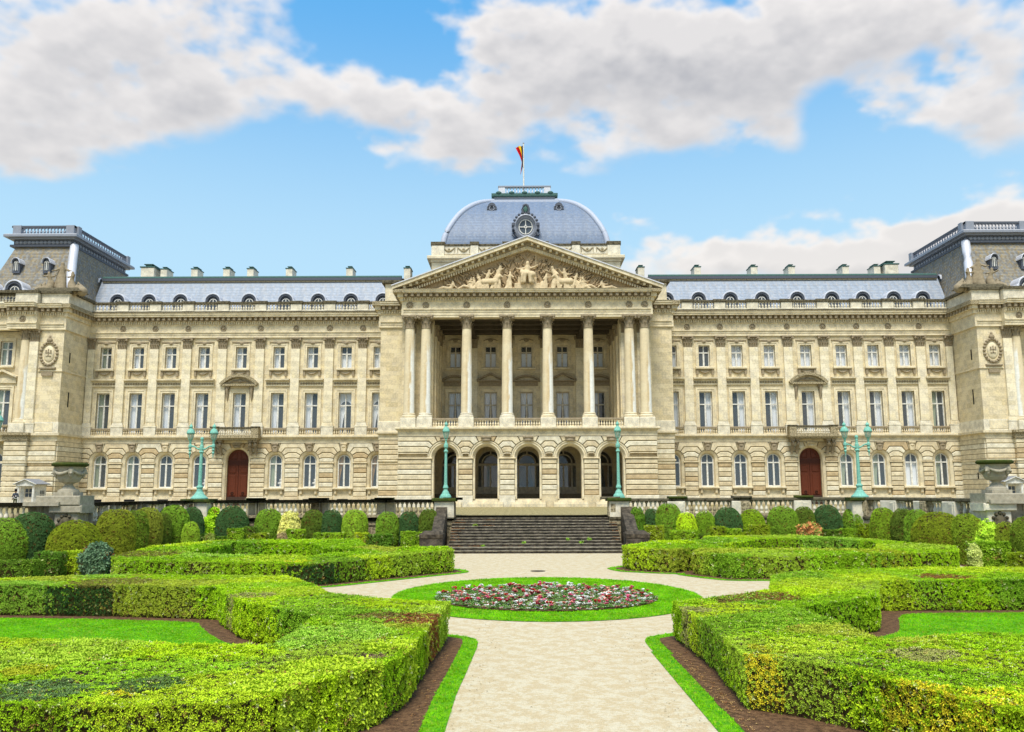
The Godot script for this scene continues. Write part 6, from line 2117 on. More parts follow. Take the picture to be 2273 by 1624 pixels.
func lawn(called: String, label: String, poly: PackedVector2Array, holes: Array, y: float, per_m2: float, blade: float, seed_: int) -> void:
	structure(called, MB.new().flat(poly, y).done(), M.turf)
	var r := RandomNumberGenerator.new()
	r.seed = seed_
	var tone := noise(seed_, 0.7, 3)
	var box := Rect2(poly[0], Vector2.ZERO)
	for q in poly:
		box = box.expand(q)
	var xs := []
	var cs := PackedColorArray()
	for i in int(box.get_area() * per_m2):
		var q := box.position + Vector2(r.randf(), r.randf()) * box.size
		if not Geometry2D.is_point_in_polygon(q, poly):
			continue
		var skip := false
		for hl in holes:
			if Geometry2D.is_point_in_polygon(q, hl):
				skip = true
				break
		if skip:
			continue
		xs.append(Transform3D(Basis(Vector3.UP, r.randf() * TAU).scaled(Vector3.ONE * blade * r.randf_range(0.7, 1.3)), Vector3(q.x, y, q.y)))
		var k := r.randf_range(0.8, 1.2) + 0.5 * tone.get_noise_2d(q.x, q.y)
		var c := Color(0.22, 0.55, 0.008) * k
		if r.randf() < 0.05 + 0.25 * maxf(tone.get_noise_2d(q.x * 0.6 + 40.0, q.y * 0.6), 0.0):
			c = Color(0.42, 0.50, 0.06)
		cs.append(Color(c.r, c.g, c.b))
	var g := scatter("grass", M.tuft, M.leaf, self, xs, cs)
	tag(g, label, "grass")
	g.set_meta("kind", "stuff")

func eased(p: PackedVector2Array) -> PackedVector2Array:
	for n in 2:
		var out := PackedVector2Array()
		for i in p.size():
			var a := p[i]; var b := p[(i + 1) % p.size()]
			var t := minf(0.25, 0.5 / maxf(a.distance_to(b), 0.01))
			out.append(a.lerp(b, t)); out.append(b.lerp(a, t))
		p = out
	return p

func joined(a: PackedVector2Array, b: PackedVector2Array) -> PackedVector2Array:
	var best := PackedVector2Array()
	for q in Geometry2D.merge_polygons(a, b):
		if q.size() > best.size() and not Geometry2D.is_polygon_clockwise(q):
			best = q
	return best

func grow(p: PackedVector2Array, d: float) -> PackedVector2Array:
	var out := Geometry2D.offset_polygon(p, d, Geometry2D.JOIN_ROUND if d > 0 else Geometry2D.JOIN_MITER)
	var best := PackedVector2Array()
	for q in out:
		if q.size() > best.size():
			best = q
	return best

# ------------------------------------------------------------------ terrace, stairs, balustrades
const DECK := 2.2            # top of the stairs
const GARDEN_WALL := [[-5.2, -58.1], [-9.8, -58.1], [-14.2, -58.1], [-18.4, -57.9], [-21.8, -56.5], [-22.9, -54.0], [-23.5, -51.2], [-23.75, -48.3], [-24.0, -45.6]]

func terrace_balustrade(s: float) -> void:
	var o := thing("garden_balustrade", "weathered stone balustrade on a dark retaining wall %s" % ("beside the soldier's side of the stairs" if s < 0 else "along the side with the orange hydrangea"), "balustrade", "balustrades of the terrace")
	var pts := []
	for q in GARDEN_WALL:
		pts.append(Vector2(s * q[0] if s < 0 else q[0] * -0.975, q[1]))
	for i in pts.size():
		if s < 0:
			pts[i].x = GARDEN_WALL[i][0]
	pts.append(Vector2(pts[-1].x + s * 1.9, -45.5))
	pts.append(Vector2(pts[-1].x + s * 6.0, -45.5))
	pts.append(Vector2(pts[-1].x + s * 8.0, -45.5))
	for i in pts.size() - 1:
		var a: Vector2 = pts[i]; var b: Vector2 = pts[i + 1]
		var lift := 0.0 if s < 0 else 0.10 * absf((a.x + b.x) * 0.5) / 24.0
		var sec := group_part("section", o, Vector3(a.x, lift, a.y))
		var d := b - a
		var l := d.length()
		sec.rotation.y = atan2(-d.y, d.x)
		part("retaining_wall", MB.new().box(0, -0.3, -0.3, l, 1.85, 0.3).done(), M.weathered, sec)
		part("wall_band", MB.new().bevel_box(0, 1.85, -0.38, l, 2.08, 0.38, 0.05).box(0, 1.5, -0.33, l, 1.6, 0.33).done(), M.cap, sec)
		part("base", MB.new().box(0, 2.08, -0.22, l, 2.26, 0.22).done(), M.weathered, sec)
		if i == 8:
			part("solid_panel", MB.new().box(0.3, 2.26, -0.2, l, 3.05, 0.2).done(), M.urn, sec)
			part("rail", MB.new().bevel_box(0, 3.05, -0.3, l, 3.26, 0.3, 0.05).done(), M.cap, sec)
			continue
		part("rail", MB.new().bevel_box(0.0, 3.05, -0.27, l, 3.26, 0.27, 0.05).done(), M.cap, sec)
		var pw := 0.62 if i != 4 else 0.8
		var count := maxi(int((l - 2.0 * pw) / 0.29), 3)
		for k in count:
			part("baluster", baluster_mesh(0.79, 0.125, 10), M.weathered if rng.randf() < 0.35 else M.pale, sec, Vector3(lerpf(pw, l - pw, (k + 0.5) / count), 2.26, 0))
		part("pier", MB.new().bevel_box(-0.05, 2.08, -0.32, pw - 0.02, 3.06, 0.32, 0.04).bevel_box(0.08, 2.35, 0.3, pw - 0.16, 2.95, 0.36, 0.03).done(), M.pale if i % 2 else M.weathered, sec)
		part("pier", MB.new().bevel_box(l - pw + 0.02, 2.08, -0.32, l + 0.03, 3.06, 0.32, 0.04).done(), M.pale, sec)
		if i in [0, 1, 2, 3]:
			part("pier_cap", MB.new().bevel_box(-0.5, 3.22, -0.42, 0.75, 3.38, 0.42, 0.05).done(), M.mossy if i % 2 else M.cap, sec)
	# lintelled cellar openings in the retaining wall
	for k in [1, 2]:
		var m: Vector2 = (pts[k] + pts[k + 1]) * 0.5
		part("cellar_opening", MB.new().box(m.x - 0.55, 0.5, m.y + 0.28, m.x + 0.55, 1.15, m.y + 0.315).done(), M.weathered, o)
		part("cellar_lintel", MB.new().box(m.x - 0.65, 1.15, m.y + 0.2, m.x + 0.65, 1.35, m.y + 0.36).done(), M.white, o)
	# pier of the lamps
	var lp: Vector2 = pts[4]
	part("lamp_pier", MB.new().bevel_box(lp.x - 0.75, -0.2, lp.y - 0.6, lp.x + 0.75, 3.12, lp.y + 0.6, 0.05).done(), M.pale, o)
	part("lamp_pier_cap", MB.new().bevel_box(lp.x - 0.95, 3.12, lp.y - 0.8, lp.x + 0.95, 3.34, lp.y + 0.8, 0.05).done(), M.mossy, o)
	street_lamp(Vector3(lp.x, 3.34, lp.y), true, "verdigris lamp post with two lanterns on the balustrade %s" % ("near the urn by the soldier" if s < 0 else "above the bright laurel tuft"))
	# urn pier
	var up: Vector2 = pts[8] + Vector2(s * 0.35, 0.25)
	part("urn_pier", MB.new().bevel_box(up.x - 0.62, -0.2, up.y - 0.55, up.x + 0.62, 3.1, up.y + 0.55, 0.05).bevel_box(up.x - 0.85, 2.72, up.y - 0.7, up.x + 0.85, 3.12, up.y + 0.72, 0.06).done(), M.pale if s > 0 else M.urn, o)
	var car := MB.new()
	car.ball(Vector3(up.x, 2.1, up.y + 0.56), Vector3(0.36, 0.45, 0.12), 8, 14)
	for k in 12:
		var t := TAU * k / 12.0
		car.ball(Vector3(up.x + cos(t) * 0.4, 2.12 + sin(t) * 0.5, up.y + 0.58), Vector3(0.1, 0.1, 0.08), 4, 7)
	part("cartouche", car.done(), M.cap, o)
	part("urn_slab", MB.new().bevel_box(up.x - 1.15 + s * 0.4, 3.12, up.y - 0.8, up.x + 1.15 + s * 0.4, 3.62, up.y + 0.75, 0.05).box(up.x - 1.35 + s * 0.75, 3.1, up.y - 0.75, up.x + 0.5 + s * 0.75, 3.3, up.y + 0.9).done(), M.urn, o)
	urn(Vector3(up.x + s * 0.25, 3.62, up.y), s)
	if s < 0:
		street_lamp(Vector3(-29.5, 3.3, -45.5), true, "verdigris twin lantern lamp post beyond the mossy urn")

func urn(at: Vector3, s: float) -> void:
	var o := thing("urn", "mossy rimmed stone urn %s" % ("beside the white sentry box with a soldier" if s < 0 else "that hides part of a white sentry box"), "urn", "stone urns on the balustrade", at)
	part("foot", MB.new().box(-0.52, 0, -0.52, 0.52, 0.18, 0.52).lathe([Vector2(0.52, 0.18), Vector2(0.5, 0.28), Vector2(0.34, 0.36), Vector2(0.22, 0.52), Vector2(0.2, 0.6), Vector2(0.3, 0.66)], 24).done(), M.urn, o)
	part("bowl", MB.new().lathe([Vector2(0.3, 0.66), Vector2(0.46, 0.7), Vector2(0.56, 0.85), Vector2(0.62, 1.1), Vector2(0.66, 1.4), Vector2(0.7, 1.48), Vector2(0.78, 1.52)], 24).done(), M.urn, o)
	part("rim", MB.new().lathe([Vector2(0.76, 1.5), Vector2(0.88, 1.56), Vector2(0.9, 1.64), Vector2(0.82, 1.72), Vector2(0.7, 1.72), Vector2(0.66, 1.6), Vector2(0, 1.58)], 24).done(), M.mossy, o)
	var dr := MB.new()
	for i in 4:
		var t0 := TAU * (i + 0.35) / 4.0
		var p := []; var r := []
		for k in 9:
			var t := t0 + (k / 8.0) * TAU / 4.0
			var rr := 0.66 + 0.02
			p.append(Vector3(sin(t) * rr, 1.36 - 0.24 * sin(k / 8.0 * PI), cos(t) * rr)); r.append(0.05 + 0.05 * sin(k / 8.0 * PI))
		dr.tube(p, r, 6)
	part("swag", dr.done(), M.urn, o)
	for i in 4:
		var t := TAU * (i + 0.35) / 4.0
		var c := Vector3(sin(t) * 0.64, 1.2, cos(t) * 0.64)
		var out := Vector3(sin(t), 0, cos(t))
		part("mask", figure([[c, c + Vector3(0, 0.08, 0), 0.15, 0.17], [c + out * 0.14, c + out * 0.19 + Vector3(0, -0.05, 0), 0.04, 0.05], [c + Vector3(0, 0.2, 0), c + Vector3(0, 0.24, 0), 0.13, 0.1], [c + Vector3(0, -0.16, 0), c + Vector3(0, -0.3, 0) - out * 0.05, 0.1, 0.04]], 0.04, 0.05), M.urn, o)

func lantern(o: Node3D, at: Vector3, s: float) -> void:
	var l := group_part("lantern", o, at)
	part("cup", MB.new().lathe([Vector2(0.05, 0), Vector2(0.13, 0.06), Vector2(0.1, 0.12), Vector2(0.2, 0.2)], 10, Vector3.ZERO, s, s).done(), M.copper, l)
	part("glass", MB.new().lathe([Vector2(0.17, 0.2), Vector2(0.26, 0.45), Vector2(0.3, 0.66)], 8, Vector3.ZERO, s, s).done(), M.lamp_glass, l)
	var ribs := MB.new()
	for i in 8:
		var t := TAU * i / 8.0
		ribs.tube([Vector3(sin(t) * 0.18 * s, 0.2, cos(t) * 0.18 * s), Vector3(sin(t) * 0.27 * s, 0.45, cos(t) * 0.27 * s), Vector3(sin(t) * 0.31 * s, 0.67, cos(t) * 0.31 * s)], [0.018, 0.018, 0.02], 5)
	part("cage", ribs.done(), M.copper, l)
	part("hood", MB.new().lathe([Vector2(0.34, 0.62), Vector2(0.37, 0.7), Vector2(0.33, 0.8), Vector2(0.24, 0.95), Vector2(0.13, 1.0), Vector2(0.12, 1.06), Vector2(0.17, 1.14), Vector2(0.16, 1.2), Vector2(0.08, 1.3), Vector2(0.03, 1.34), Vector2(0.02, 1.42), Vector2(0, 1.44)], 12, Vector3.ZERO, s, s).done(), M.copper, l)

func street_lamp(at: Vector3, twin: bool, label: String) -> void:
	var o := thing("street_lamp", label, "street lamp", "verdigris lamp posts along the terrace", at)
	o.scale = Vector3(0.8, 0.88, 0.8) if twin else Vector3(0.75, 0.97, 0.75)
	if twin:
		part("foot", MB.new().lathe([Vector2(0.68, 0), Vector2(0.68, 0.08), Vector2(0.6, 0.14), Vector2(0.42, 0.3), Vector2(0.3, 0.48), Vector2(0.24, 0.55), Vector2(0.21, 0.75), Vector2(0.26, 0.8), Vector2(0.27, 0.9), Vector2(0.19, 0.96)], 16).done(), M.copper, o)
		part("shaft", MB.new().lathe([Vector2(0.19, 0.96), Vector2(0.16, 1.05), Vector2(0.12, 3.35), Vector2(0.15, 3.4), Vector2(0.2, 3.46), Vector2(0.15, 3.56), Vector2(0.17, 3.7), Vector2(0.16, 3.9), Vector2(0.11, 4.0), Vector2(0.1, 4.2), Vector2(0.13, 4.24), Vector2(0.1, 4.3), Vector2(0.15, 4.42), Vector2(0.13, 4.54), Vector2(0.0, 4.6)], 14).done(), M.copper, o)
		for s in [-1.0, 1.0]:
			var a := group_part("arm", o)
			part("bracket", MB.new().tube([Vector3(s * 0.12, 3.66, 0), Vector3(s * 0.35, 3.72, 0), Vector3(s * 0.6, 3.88, 0), Vector3(s * 0.94, 3.92, 0)], [0.085, 0.06, 0.055, 0.08], 8).done(), M.copper, a)
			part("drop", MB.new().lathe([Vector2(0.0, 2.95), Vector2(0.035, 3.1), Vector2(0.05, 3.25), Vector2(0.11, 3.4), Vector2(0.06, 3.5), Vector2(0.13, 3.62), Vector2(0.09, 3.72), Vector2(0.15, 3.86), Vector2(0.13, 4.0), Vector2(0.07, 4.08), Vector2(0.1, 4.2)], 10, Vector3(s * 0.96, 0, 0)).done(), M.copper, a)
			lantern(o, Vector3(s * 0.96, 4.2, 0), 0.92)
	else:
		part("foot", MB.new().box(-0.5, 0, -0.5, 0.5, 0.1, 0.5).lathe([Vector2(0.5, 0.1), Vector2(0.46, 0.2), Vector2(0.34, 0.3), Vector2(0.3, 0.4), Vector2(0.2, 0.52), Vector2(0.16, 0.62), Vector2(0.25, 0.7), Vector2(0.22, 0.8), Vector2(0.16, 0.9)], 16).done(), M.copper, o)
		part("shaft", MB.new().lathe([Vector2(0.16, 0.9), Vector2(0.15, 1.0), Vector2(0.115, 3.1), Vector2(0.14, 3.16), Vector2(0.21, 3.22), Vector2(0.13, 3.32), Vector2(0.11, 3.42), Vector2(0.2, 3.52), Vector2(0.2, 3.66), Vector2(0.12, 3.8), Vector2(0.07, 3.95), Vector2(0.05, 4.02)], 14).done(), M.copper, o)
		lantern(o, Vector3(0, 3.95, 0), 0.88)

func stairs() -> void:
	var o := thing("staircase", "broad dark wet stone steps climbing from the gravel to the terrace", "stairs")
	var n := 13
	var zs := [-53.7, -54.15]
	for i in range(2, n):
		zs.append(-55.1 - 0.34 * (i - 2))
	var xl := -5.35; var xr := 5.55
	for i in n:
		var y1 := DECK * (i + 1) / n
		var y0 := DECK * i / n
		var wide := 0.3 if i < 2 else 0.0
		var st := part("step", MB.new().box(xl - wide, y0 - 0.12, -59.4, xr + wide, y1 - 0.05, zs[i] - 0.03).done(), M.steps, o)
		part("tread", MB.new().bevel_box(xl - wide, y1 - 0.05, -59.4, xr + wide, y1, zs[i] + 0.01, 0.012).done(), M.tread, st)
	for s in [-1.0, 1.0]:
		var cx := -6.05 if s < 0 else 6.2
		var w := group_part("stair_wall", o)
		# sloped cheek and the block at its foot
		var p := PackedVector2Array([Vector2(-54.6, 0.2), Vector2(-58.4, 0.2), Vector2(-58.4, 2.75), Vector2(-57.7, 2.75), Vector2(-54.6, 1.25)])
		var ck := MB.new()
		for i in p.size():
			var a := p[i]; var b := p[(i + 1) % p.size()]
			ck.quad(Vector3(cx - 0.36, a.y, a.x), Vector3(cx - 0.36, b.y, b.x), Vector3(cx + 0.36, b.y, b.x), Vector3(cx + 0.36, a.y, a.x))
		for sx in [-0.36, 0.36]:
			ck.quad(Vector3(cx + sx, p[0].y, p[0].x), Vector3(cx + sx, p[1].y, p[1].x), Vector3(cx + sx, p[2].y, p[2].x), Vector3(cx + sx, p[3].y, p[3].x))
			ck.tri(Vector3(cx + sx, p[0].y, p[0].x), Vector3(cx + sx, p[3].y, p[3].x), Vector3(cx + sx, p[4].y, p[4].x))
		part("cheek", ck.done(), M.kerb, w)
		part("foot_block", MB.new().bevel_box(cx - 0.76 + s * 0.25, 0.0, -55.3, cx + 0.66 + s * 0.25, 0.9, -53.75, 0.03).done(), M.steps, w)
		part("foot_block_cap", MB.new().bevel_box(cx - 0.78 + s * 0.25, 0.9, -55.3, cx + 0.68 + s * 0.25, 1.18, -53.72, 0.03).taper(cx - 0.05 + s * 0.25, -54.5, 1.18, 1.34, 0.68, 0.74, 0.5, 0.56).done(), M.kerb, w)
		var px := -5.85 if s < 0 else 5.8
		part("top_pier", MB.new().bevel_box(px - 0.7, 2.0, -58.8, px + 0.62, 3.12, -57.75, 0.04).done(), M.pale, w)
		part("top_pier_cap", MB.new().bevel_box(px - 0.85, 3.12, -59.0, px + 0.75, 3.34, -57.55, 0.05).done(), M.mossy, w)
		street_lamp(Vector3(px, 3.34, -58.3), false, "verdigris single lantern lamp post on the stair pier %s" % ("beside an olive yew" if s < 0 else "beside a slim green yew"))
	# dead leaves swept against the steps
	var r := RandomNumberGenerator.new()
	r.seed = 44
	var xs := []
	var cs := PackedColorArray()
	for q in [[0, -5.2, 0.5, 6], [10, -5.1, 0.7, 16], [10, -3.0, 0.6, 22], [9, -4.9, 0.5, 60], [8, -2.9, 0.5, 24], [7, -4.9, 0.5, 34], [6, -5.0, 0.4, 26], [5, -5.1, 0.3, 20], [4, -5.0, 0.4, 18], [3, -5.1, 0.4, 20], [1, -4.9, 0.5, 22], [1, -3.6, 0.5, 40], [1, -1.4, 1.6, 14], [9, 5.3, 0.3, 16], [8, 5.3, 0.3, 18], [6, 5.4, 0.25, 12], [4, 5.3, 0.3, 14], [3, 5.4, 0.25, 10]]:
		for k in q[3]:
			var x: float = clampf(q[1] + r.randfn(0, q[2] * 0.5), -5.3, 5.5)
			var z: float = zs[mini(q[0] + 1, n - 1)] + absf(r.randfn(0, 0.07)) + 0.03
			xs.append(Transform3D(Basis.from_euler(Vector3(r.randf_range(-0.5, 0.5), r.randf() * TAU, r.randf_range(-0.5, 0.5))).scaled(Vector3.ONE * r.randf_range(0.03, 0.055)), Vector3(x, DECK * (q[0] + 1) / n + 0.02, z)))
			cs.append(Color(0.40, 0.20, 0.08) * r.randf_range(0.6, 1.3))
	var lv := scatter("fallen_leaves", M.sprig, M.leaf, self, xs, cs)
	tag(lv, "rust coloured dead leaves swept against the dark steps", "leaves")
	lv.set_meta("kind", "stuff")
	for q in [[2, 3.0], [3, 2.2], [3, 3.6], [1, -3.2], [8, -3.8], [2, -0.6]]:
		var w := topiary("small green weed sprouting from a joint of the steps", Vector3(q[1], DECK * (q[0] + 1) / n - 0.03, zs[q[0] + 1] + 0.05), 0.16, 0.1, Color(0.2, 0.34, 0.04), 900 + int(q[1] * 10), 0.0, "weed", "weeds in the joints of the steps", 0.6, "weed", 0.05)

func ground() -> void:
	structure("ground", MB.new().quad_sheet(900.0, 0.0).done(), M.gravel)
	# terrace between stairs and palace
	var tp := PackedVector2Array()
	for q in GARDEN_WALL:
		tp.append(Vector2(q[0], q[1]))
	tp.append(Vector2(-120, -45.5)); tp.append(Vector2(-120, -125)); tp.append(Vector2(120, -125)); tp.append(Vector2(120, -45.5))
	for i in range(GARDEN_WALL.size() - 1, -1, -1):
		tp.append(Vector2(GARDEN_WALL[i][0] * -0.975, GARDEN_WALL[i][1]))
	structure("terrace", MB.new().flat(tp, DECK).done(), M.sett_paving)
	var d := thing("drain_cover", "small round iron drain cover in the pale gravel", "drain cover", "", at_height(1194, 1267, 0.004))
	part("cover", MB.new().lathe([Vector2(0.3, 0.0), Vector2(0.3, 0.012), Vector2(0.0, 0.014)], 20).done(), M.kerb, d)
	part("frame", MB.new().lathe([Vector2(0.36, 0.0), Vector2(0.36, 0.01), Vector2(0.31, 0.01)], 20).done(), M.iron, d)

func garden_beds() -> void:
	M.sprig = sprig_mesh(5, 7, 0.27)
	M.tuft = tuft_mesh()
	var h := 0.97
	var bright := [Color(0.40, 0.63, 0.02), Color(0.36, 0.58, 0.02), Color(0.47, 0.66, 0.02), Color(0.30, 0.52, 0.02), Color(0.43, 0.60, 0.05), Color(0.52, 0.68, 0.03), Color(0.35, 0.57, 0.06), Color(0.45, 0.53, 0.05), Color(0.38, 0.64, 0.03), Color(0.26, 0.46, 0.03)]
	# near hedges
	var a_out := plan([-400, 1290, 0, 1283, 250, 1274, 487, 1276, 640, 1277, 695, 1296, 737, 1316, 867, 1327, 997.5, 1335, 945, 1396, 928, 1415, 899, 1449, 848, 1474, 685, 1519, 600, 1545, 500, 1560, 350, 1563, 223, 1565, 0, 1560, -300, 1560], h)
	var a_in := plan([-300, 1296, 0, 1296, 250, 1298, 486, 1303, 487, 1311, 532, 1334, 700, 1366, 647, 1406, 604, 1429, 395, 1429.5, 251, 1420, 0, 1415, -300, 1415], h)
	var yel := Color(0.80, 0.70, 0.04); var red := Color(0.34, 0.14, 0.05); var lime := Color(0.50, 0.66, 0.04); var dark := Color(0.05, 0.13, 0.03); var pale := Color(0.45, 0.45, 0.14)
	var spot := func(x: float, y: float, hh: float, r: float, c: Color, s: float) -> Array:
		var q := at_height(x, y, hh)
		return [q.x, q.z, r, c, s, hh]
	hedge("parterre_hedge", "large clipped hedge with a rusty corner and big lime laurel leaves by the path", "clipped parterre hedges round the lawns", a_out, a_in, h, 0.031, 620.0, 21,
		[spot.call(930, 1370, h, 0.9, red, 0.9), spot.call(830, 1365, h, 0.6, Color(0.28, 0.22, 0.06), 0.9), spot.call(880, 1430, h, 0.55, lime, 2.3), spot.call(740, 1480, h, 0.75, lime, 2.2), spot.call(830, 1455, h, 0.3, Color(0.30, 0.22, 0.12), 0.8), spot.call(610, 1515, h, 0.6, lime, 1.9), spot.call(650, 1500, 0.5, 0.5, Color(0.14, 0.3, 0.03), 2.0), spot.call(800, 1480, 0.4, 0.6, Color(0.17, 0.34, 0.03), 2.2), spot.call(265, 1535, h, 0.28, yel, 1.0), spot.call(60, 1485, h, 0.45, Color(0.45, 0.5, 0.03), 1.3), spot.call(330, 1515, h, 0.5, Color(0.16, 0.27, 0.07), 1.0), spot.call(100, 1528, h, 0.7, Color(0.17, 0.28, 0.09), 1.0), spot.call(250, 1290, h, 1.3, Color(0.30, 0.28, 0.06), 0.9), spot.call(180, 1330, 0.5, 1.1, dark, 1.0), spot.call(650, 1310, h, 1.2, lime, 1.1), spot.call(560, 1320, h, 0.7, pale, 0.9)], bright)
	var b_out := plan([1492, 1334, 1579, 1389, 1647, 1450, 1760, 1462, 1900, 1485, 2075, 1532, 2273, 1580, 2500, 1640, 2900, 1600, 2900, 1257, 2273, 1257, 2033, 1257, 1765, 1268, 1711, 1279, 1708, 1307, 1583, 1325], h)
	var b_in := plan([2700, 1286, 2273, 1286, 1950, 1287.7, 1949, 1321, 1765, 1346, 1850, 1375, 1961, 1418, 2047, 1411, 2158, 1402, 2273, 1407, 2700, 1420], h)
	hedge("parterre_hedge", "large clipped hedge with golden flowering patches along its path side", "clipped parterre hedges round the lawns", b_out, b_in, h, 0.031, 620.0, 22,
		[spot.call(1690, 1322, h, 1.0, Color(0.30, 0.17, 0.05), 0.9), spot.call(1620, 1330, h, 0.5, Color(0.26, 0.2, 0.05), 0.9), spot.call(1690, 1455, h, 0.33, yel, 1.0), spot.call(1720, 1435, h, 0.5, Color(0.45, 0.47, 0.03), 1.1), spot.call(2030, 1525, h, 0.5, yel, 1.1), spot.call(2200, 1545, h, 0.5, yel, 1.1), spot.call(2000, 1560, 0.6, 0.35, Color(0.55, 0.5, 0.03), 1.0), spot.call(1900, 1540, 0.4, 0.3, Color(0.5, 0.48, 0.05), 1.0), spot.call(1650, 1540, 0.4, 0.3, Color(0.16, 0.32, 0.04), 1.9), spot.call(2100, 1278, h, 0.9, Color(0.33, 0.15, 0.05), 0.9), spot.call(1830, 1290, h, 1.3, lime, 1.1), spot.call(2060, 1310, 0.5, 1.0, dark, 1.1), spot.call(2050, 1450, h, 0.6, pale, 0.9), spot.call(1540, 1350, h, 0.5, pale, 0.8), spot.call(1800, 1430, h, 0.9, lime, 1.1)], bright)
	# far hedges
	var c_out := plan([248, 1235, 261, 1242, 568, 1248.5, 692, 1249, 725, 1247.5, 912, 1229, 1009, 1219, 990, 1214, 862, 1213, 812, 1209, 796, 1196, 487, 1199, 330, 1213], 0.92)
	var c_in := plan([413, 1226, 508, 1208, 516, 1204, 690, 1206, 720, 1216, 820, 1222, 690, 1232, 487, 1231], 0.92)
	hedge("parterre_hedge", "far clipped hedge ring with a dark corner and a yellow tipped hollow", "clipped parterre hedges round the lawns", c_out, c_in, 0.92, 0.052, 230.0, 23,
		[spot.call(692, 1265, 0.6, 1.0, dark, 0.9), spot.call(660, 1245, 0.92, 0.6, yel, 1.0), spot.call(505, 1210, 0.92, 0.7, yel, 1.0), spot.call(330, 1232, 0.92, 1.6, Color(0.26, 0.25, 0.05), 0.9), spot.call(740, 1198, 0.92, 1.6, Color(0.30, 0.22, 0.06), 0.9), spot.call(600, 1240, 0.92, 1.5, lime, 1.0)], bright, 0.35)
	var d_out := plan([1380, 1211, 1400, 1216, 1500, 1220.5, 1560, 1214, 1536, 1224.5, 1620, 1235, 1684, 1235, 2040, 1227, 2126, 1225, 2124, 1213, 1944, 1197, 1764, 1187, 1564, 1189, 1560, 1198, 1444, 1202], 0.92)
	var d_in := plan([1640, 1217, 1590, 1211, 1640, 1204, 1688, 1195, 1852, 1195, 1946, 1203, 1944, 1218], 0.92)
	hedge("parterre_hedge", "far clipped hedge ring with a yellow corner and a lime end facing the stairs", "clipped parterre hedges round the lawns", d_out, d_in, 0.92, 0.052, 230.0, 24,
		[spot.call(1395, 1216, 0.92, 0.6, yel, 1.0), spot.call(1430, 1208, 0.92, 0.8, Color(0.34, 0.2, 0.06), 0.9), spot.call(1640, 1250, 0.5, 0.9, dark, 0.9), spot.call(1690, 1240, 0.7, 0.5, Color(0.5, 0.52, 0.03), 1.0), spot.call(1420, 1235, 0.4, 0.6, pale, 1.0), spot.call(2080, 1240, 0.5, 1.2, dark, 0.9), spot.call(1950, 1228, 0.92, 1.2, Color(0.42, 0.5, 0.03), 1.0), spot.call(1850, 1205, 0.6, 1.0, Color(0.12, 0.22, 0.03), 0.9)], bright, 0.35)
	# beds: verge of grass, bare soil under the hedges, lawns within the rings
	var k := 0
	for q in [[a_out, a_in], [b_out, b_in], [c_out, c_in], [d_out, d_in]]:
		var verge := eased(grow(q[0], 0.8)); var soil := eased(grow(q[0], 0.4))
		var near := k < 2
		if near:
			# along the path the bed runs straight on towards the street
			var sx := -1.0 if k == 0 else 1.0
			verge = joined(verge, PackedVector2Array([Vector2(sx * 2.16, -21.2), Vector2(sx * 2.2, -3.0), Vector2(sx * 12.0, -3.0), Vector2(sx * 12.0, -13.0), Vector2(sx * 3.0, -21.2)]))
			soil = joined(soil, PackedVector2Array([Vector2(sx * 2.56, -20.8), Vector2(sx * 2.64, -3.0), Vector2(sx * 12.0, -3.0), Vector2(sx * 12.0, -13.0), Vector2(sx * 3.0, -20.8)]))
		lawn("verge", "narrow strip of grass edging the soil at the foot of the hedge", verge, [soil], 0.012, 260.0 if near else 60.0, 0.035 if near else 0.05, 60 + k)
		structure("soil", MB.new().flat(soil, 0.02).done(), M.soil)
		var plot := grow(q[1], -0.5)
		if plot.size() > 2:
			plot = eased(plot)
			lawn("lawn", "bright mown lawn inside the clipped hedge ring", plot, [], 0.028, 260.0 if near else 30.0, 0.035 if near else 0.05, 70 + k)
		k += 1
	# round bed: grass ring and flowers
	var ring := PackedVector2Array(); var bed := PackedVector2Array()
	var c := Vector2(0.03, -32.4)
	for i in 48:
		var t := TAU * i / 48.0
		ring.append(c + Vector2(cos(t) * 5.62, sin(t) * 6.5)); bed.append(Vector2(0.0, -31.5) + Vector2(cos(t) * 3.95, sin(t) * 3.6))
	lawn("round_lawn", "oval ring of bright grass round the flower bed", ring, [bed], 0.014, 230.0, 0.045, 80)
	flower_bed(bed)
	# soil along the terrace wall
	for s in [-1.0, 1.0]:
		var p := PackedVector2Array([Vector2(s * 6.4, -58.0), Vector2(s * 6.4, -53.9), Vector2(s * 9.5, -50.8), Vector2(s * 18.5, -50.4), Vector2(s * 21.5, -45.0), Vector2(s * 20.4, -37.8), Vector2(s * 26.0, -33.5), Vector2(s * 60, -33.5), Vector2(s * 60, -45.4), Vector2(s * 23.8, -45.4), Vector2(s * 21.4, -56.5), Vector2(s * 18.0, -58.0)])
		structure("border_soil", MB.new().flat(p, 0.03).done(), M.soil)
		var edge := PackedVector2Array([Vector2(s * 20.5, -38.3), Vector2(s * 19.9, -37.5), Vector2(s * 26.0, -32.9), Vector2(s * 40, -32.9), Vector2(s * 40, -33.6), Vector2(s * 26.2, -33.7)])
		lawn("border_verge", "thin grass edge of the shrub border beside the side path", edge, [], 0.036, 60.0, 0.05, 85)

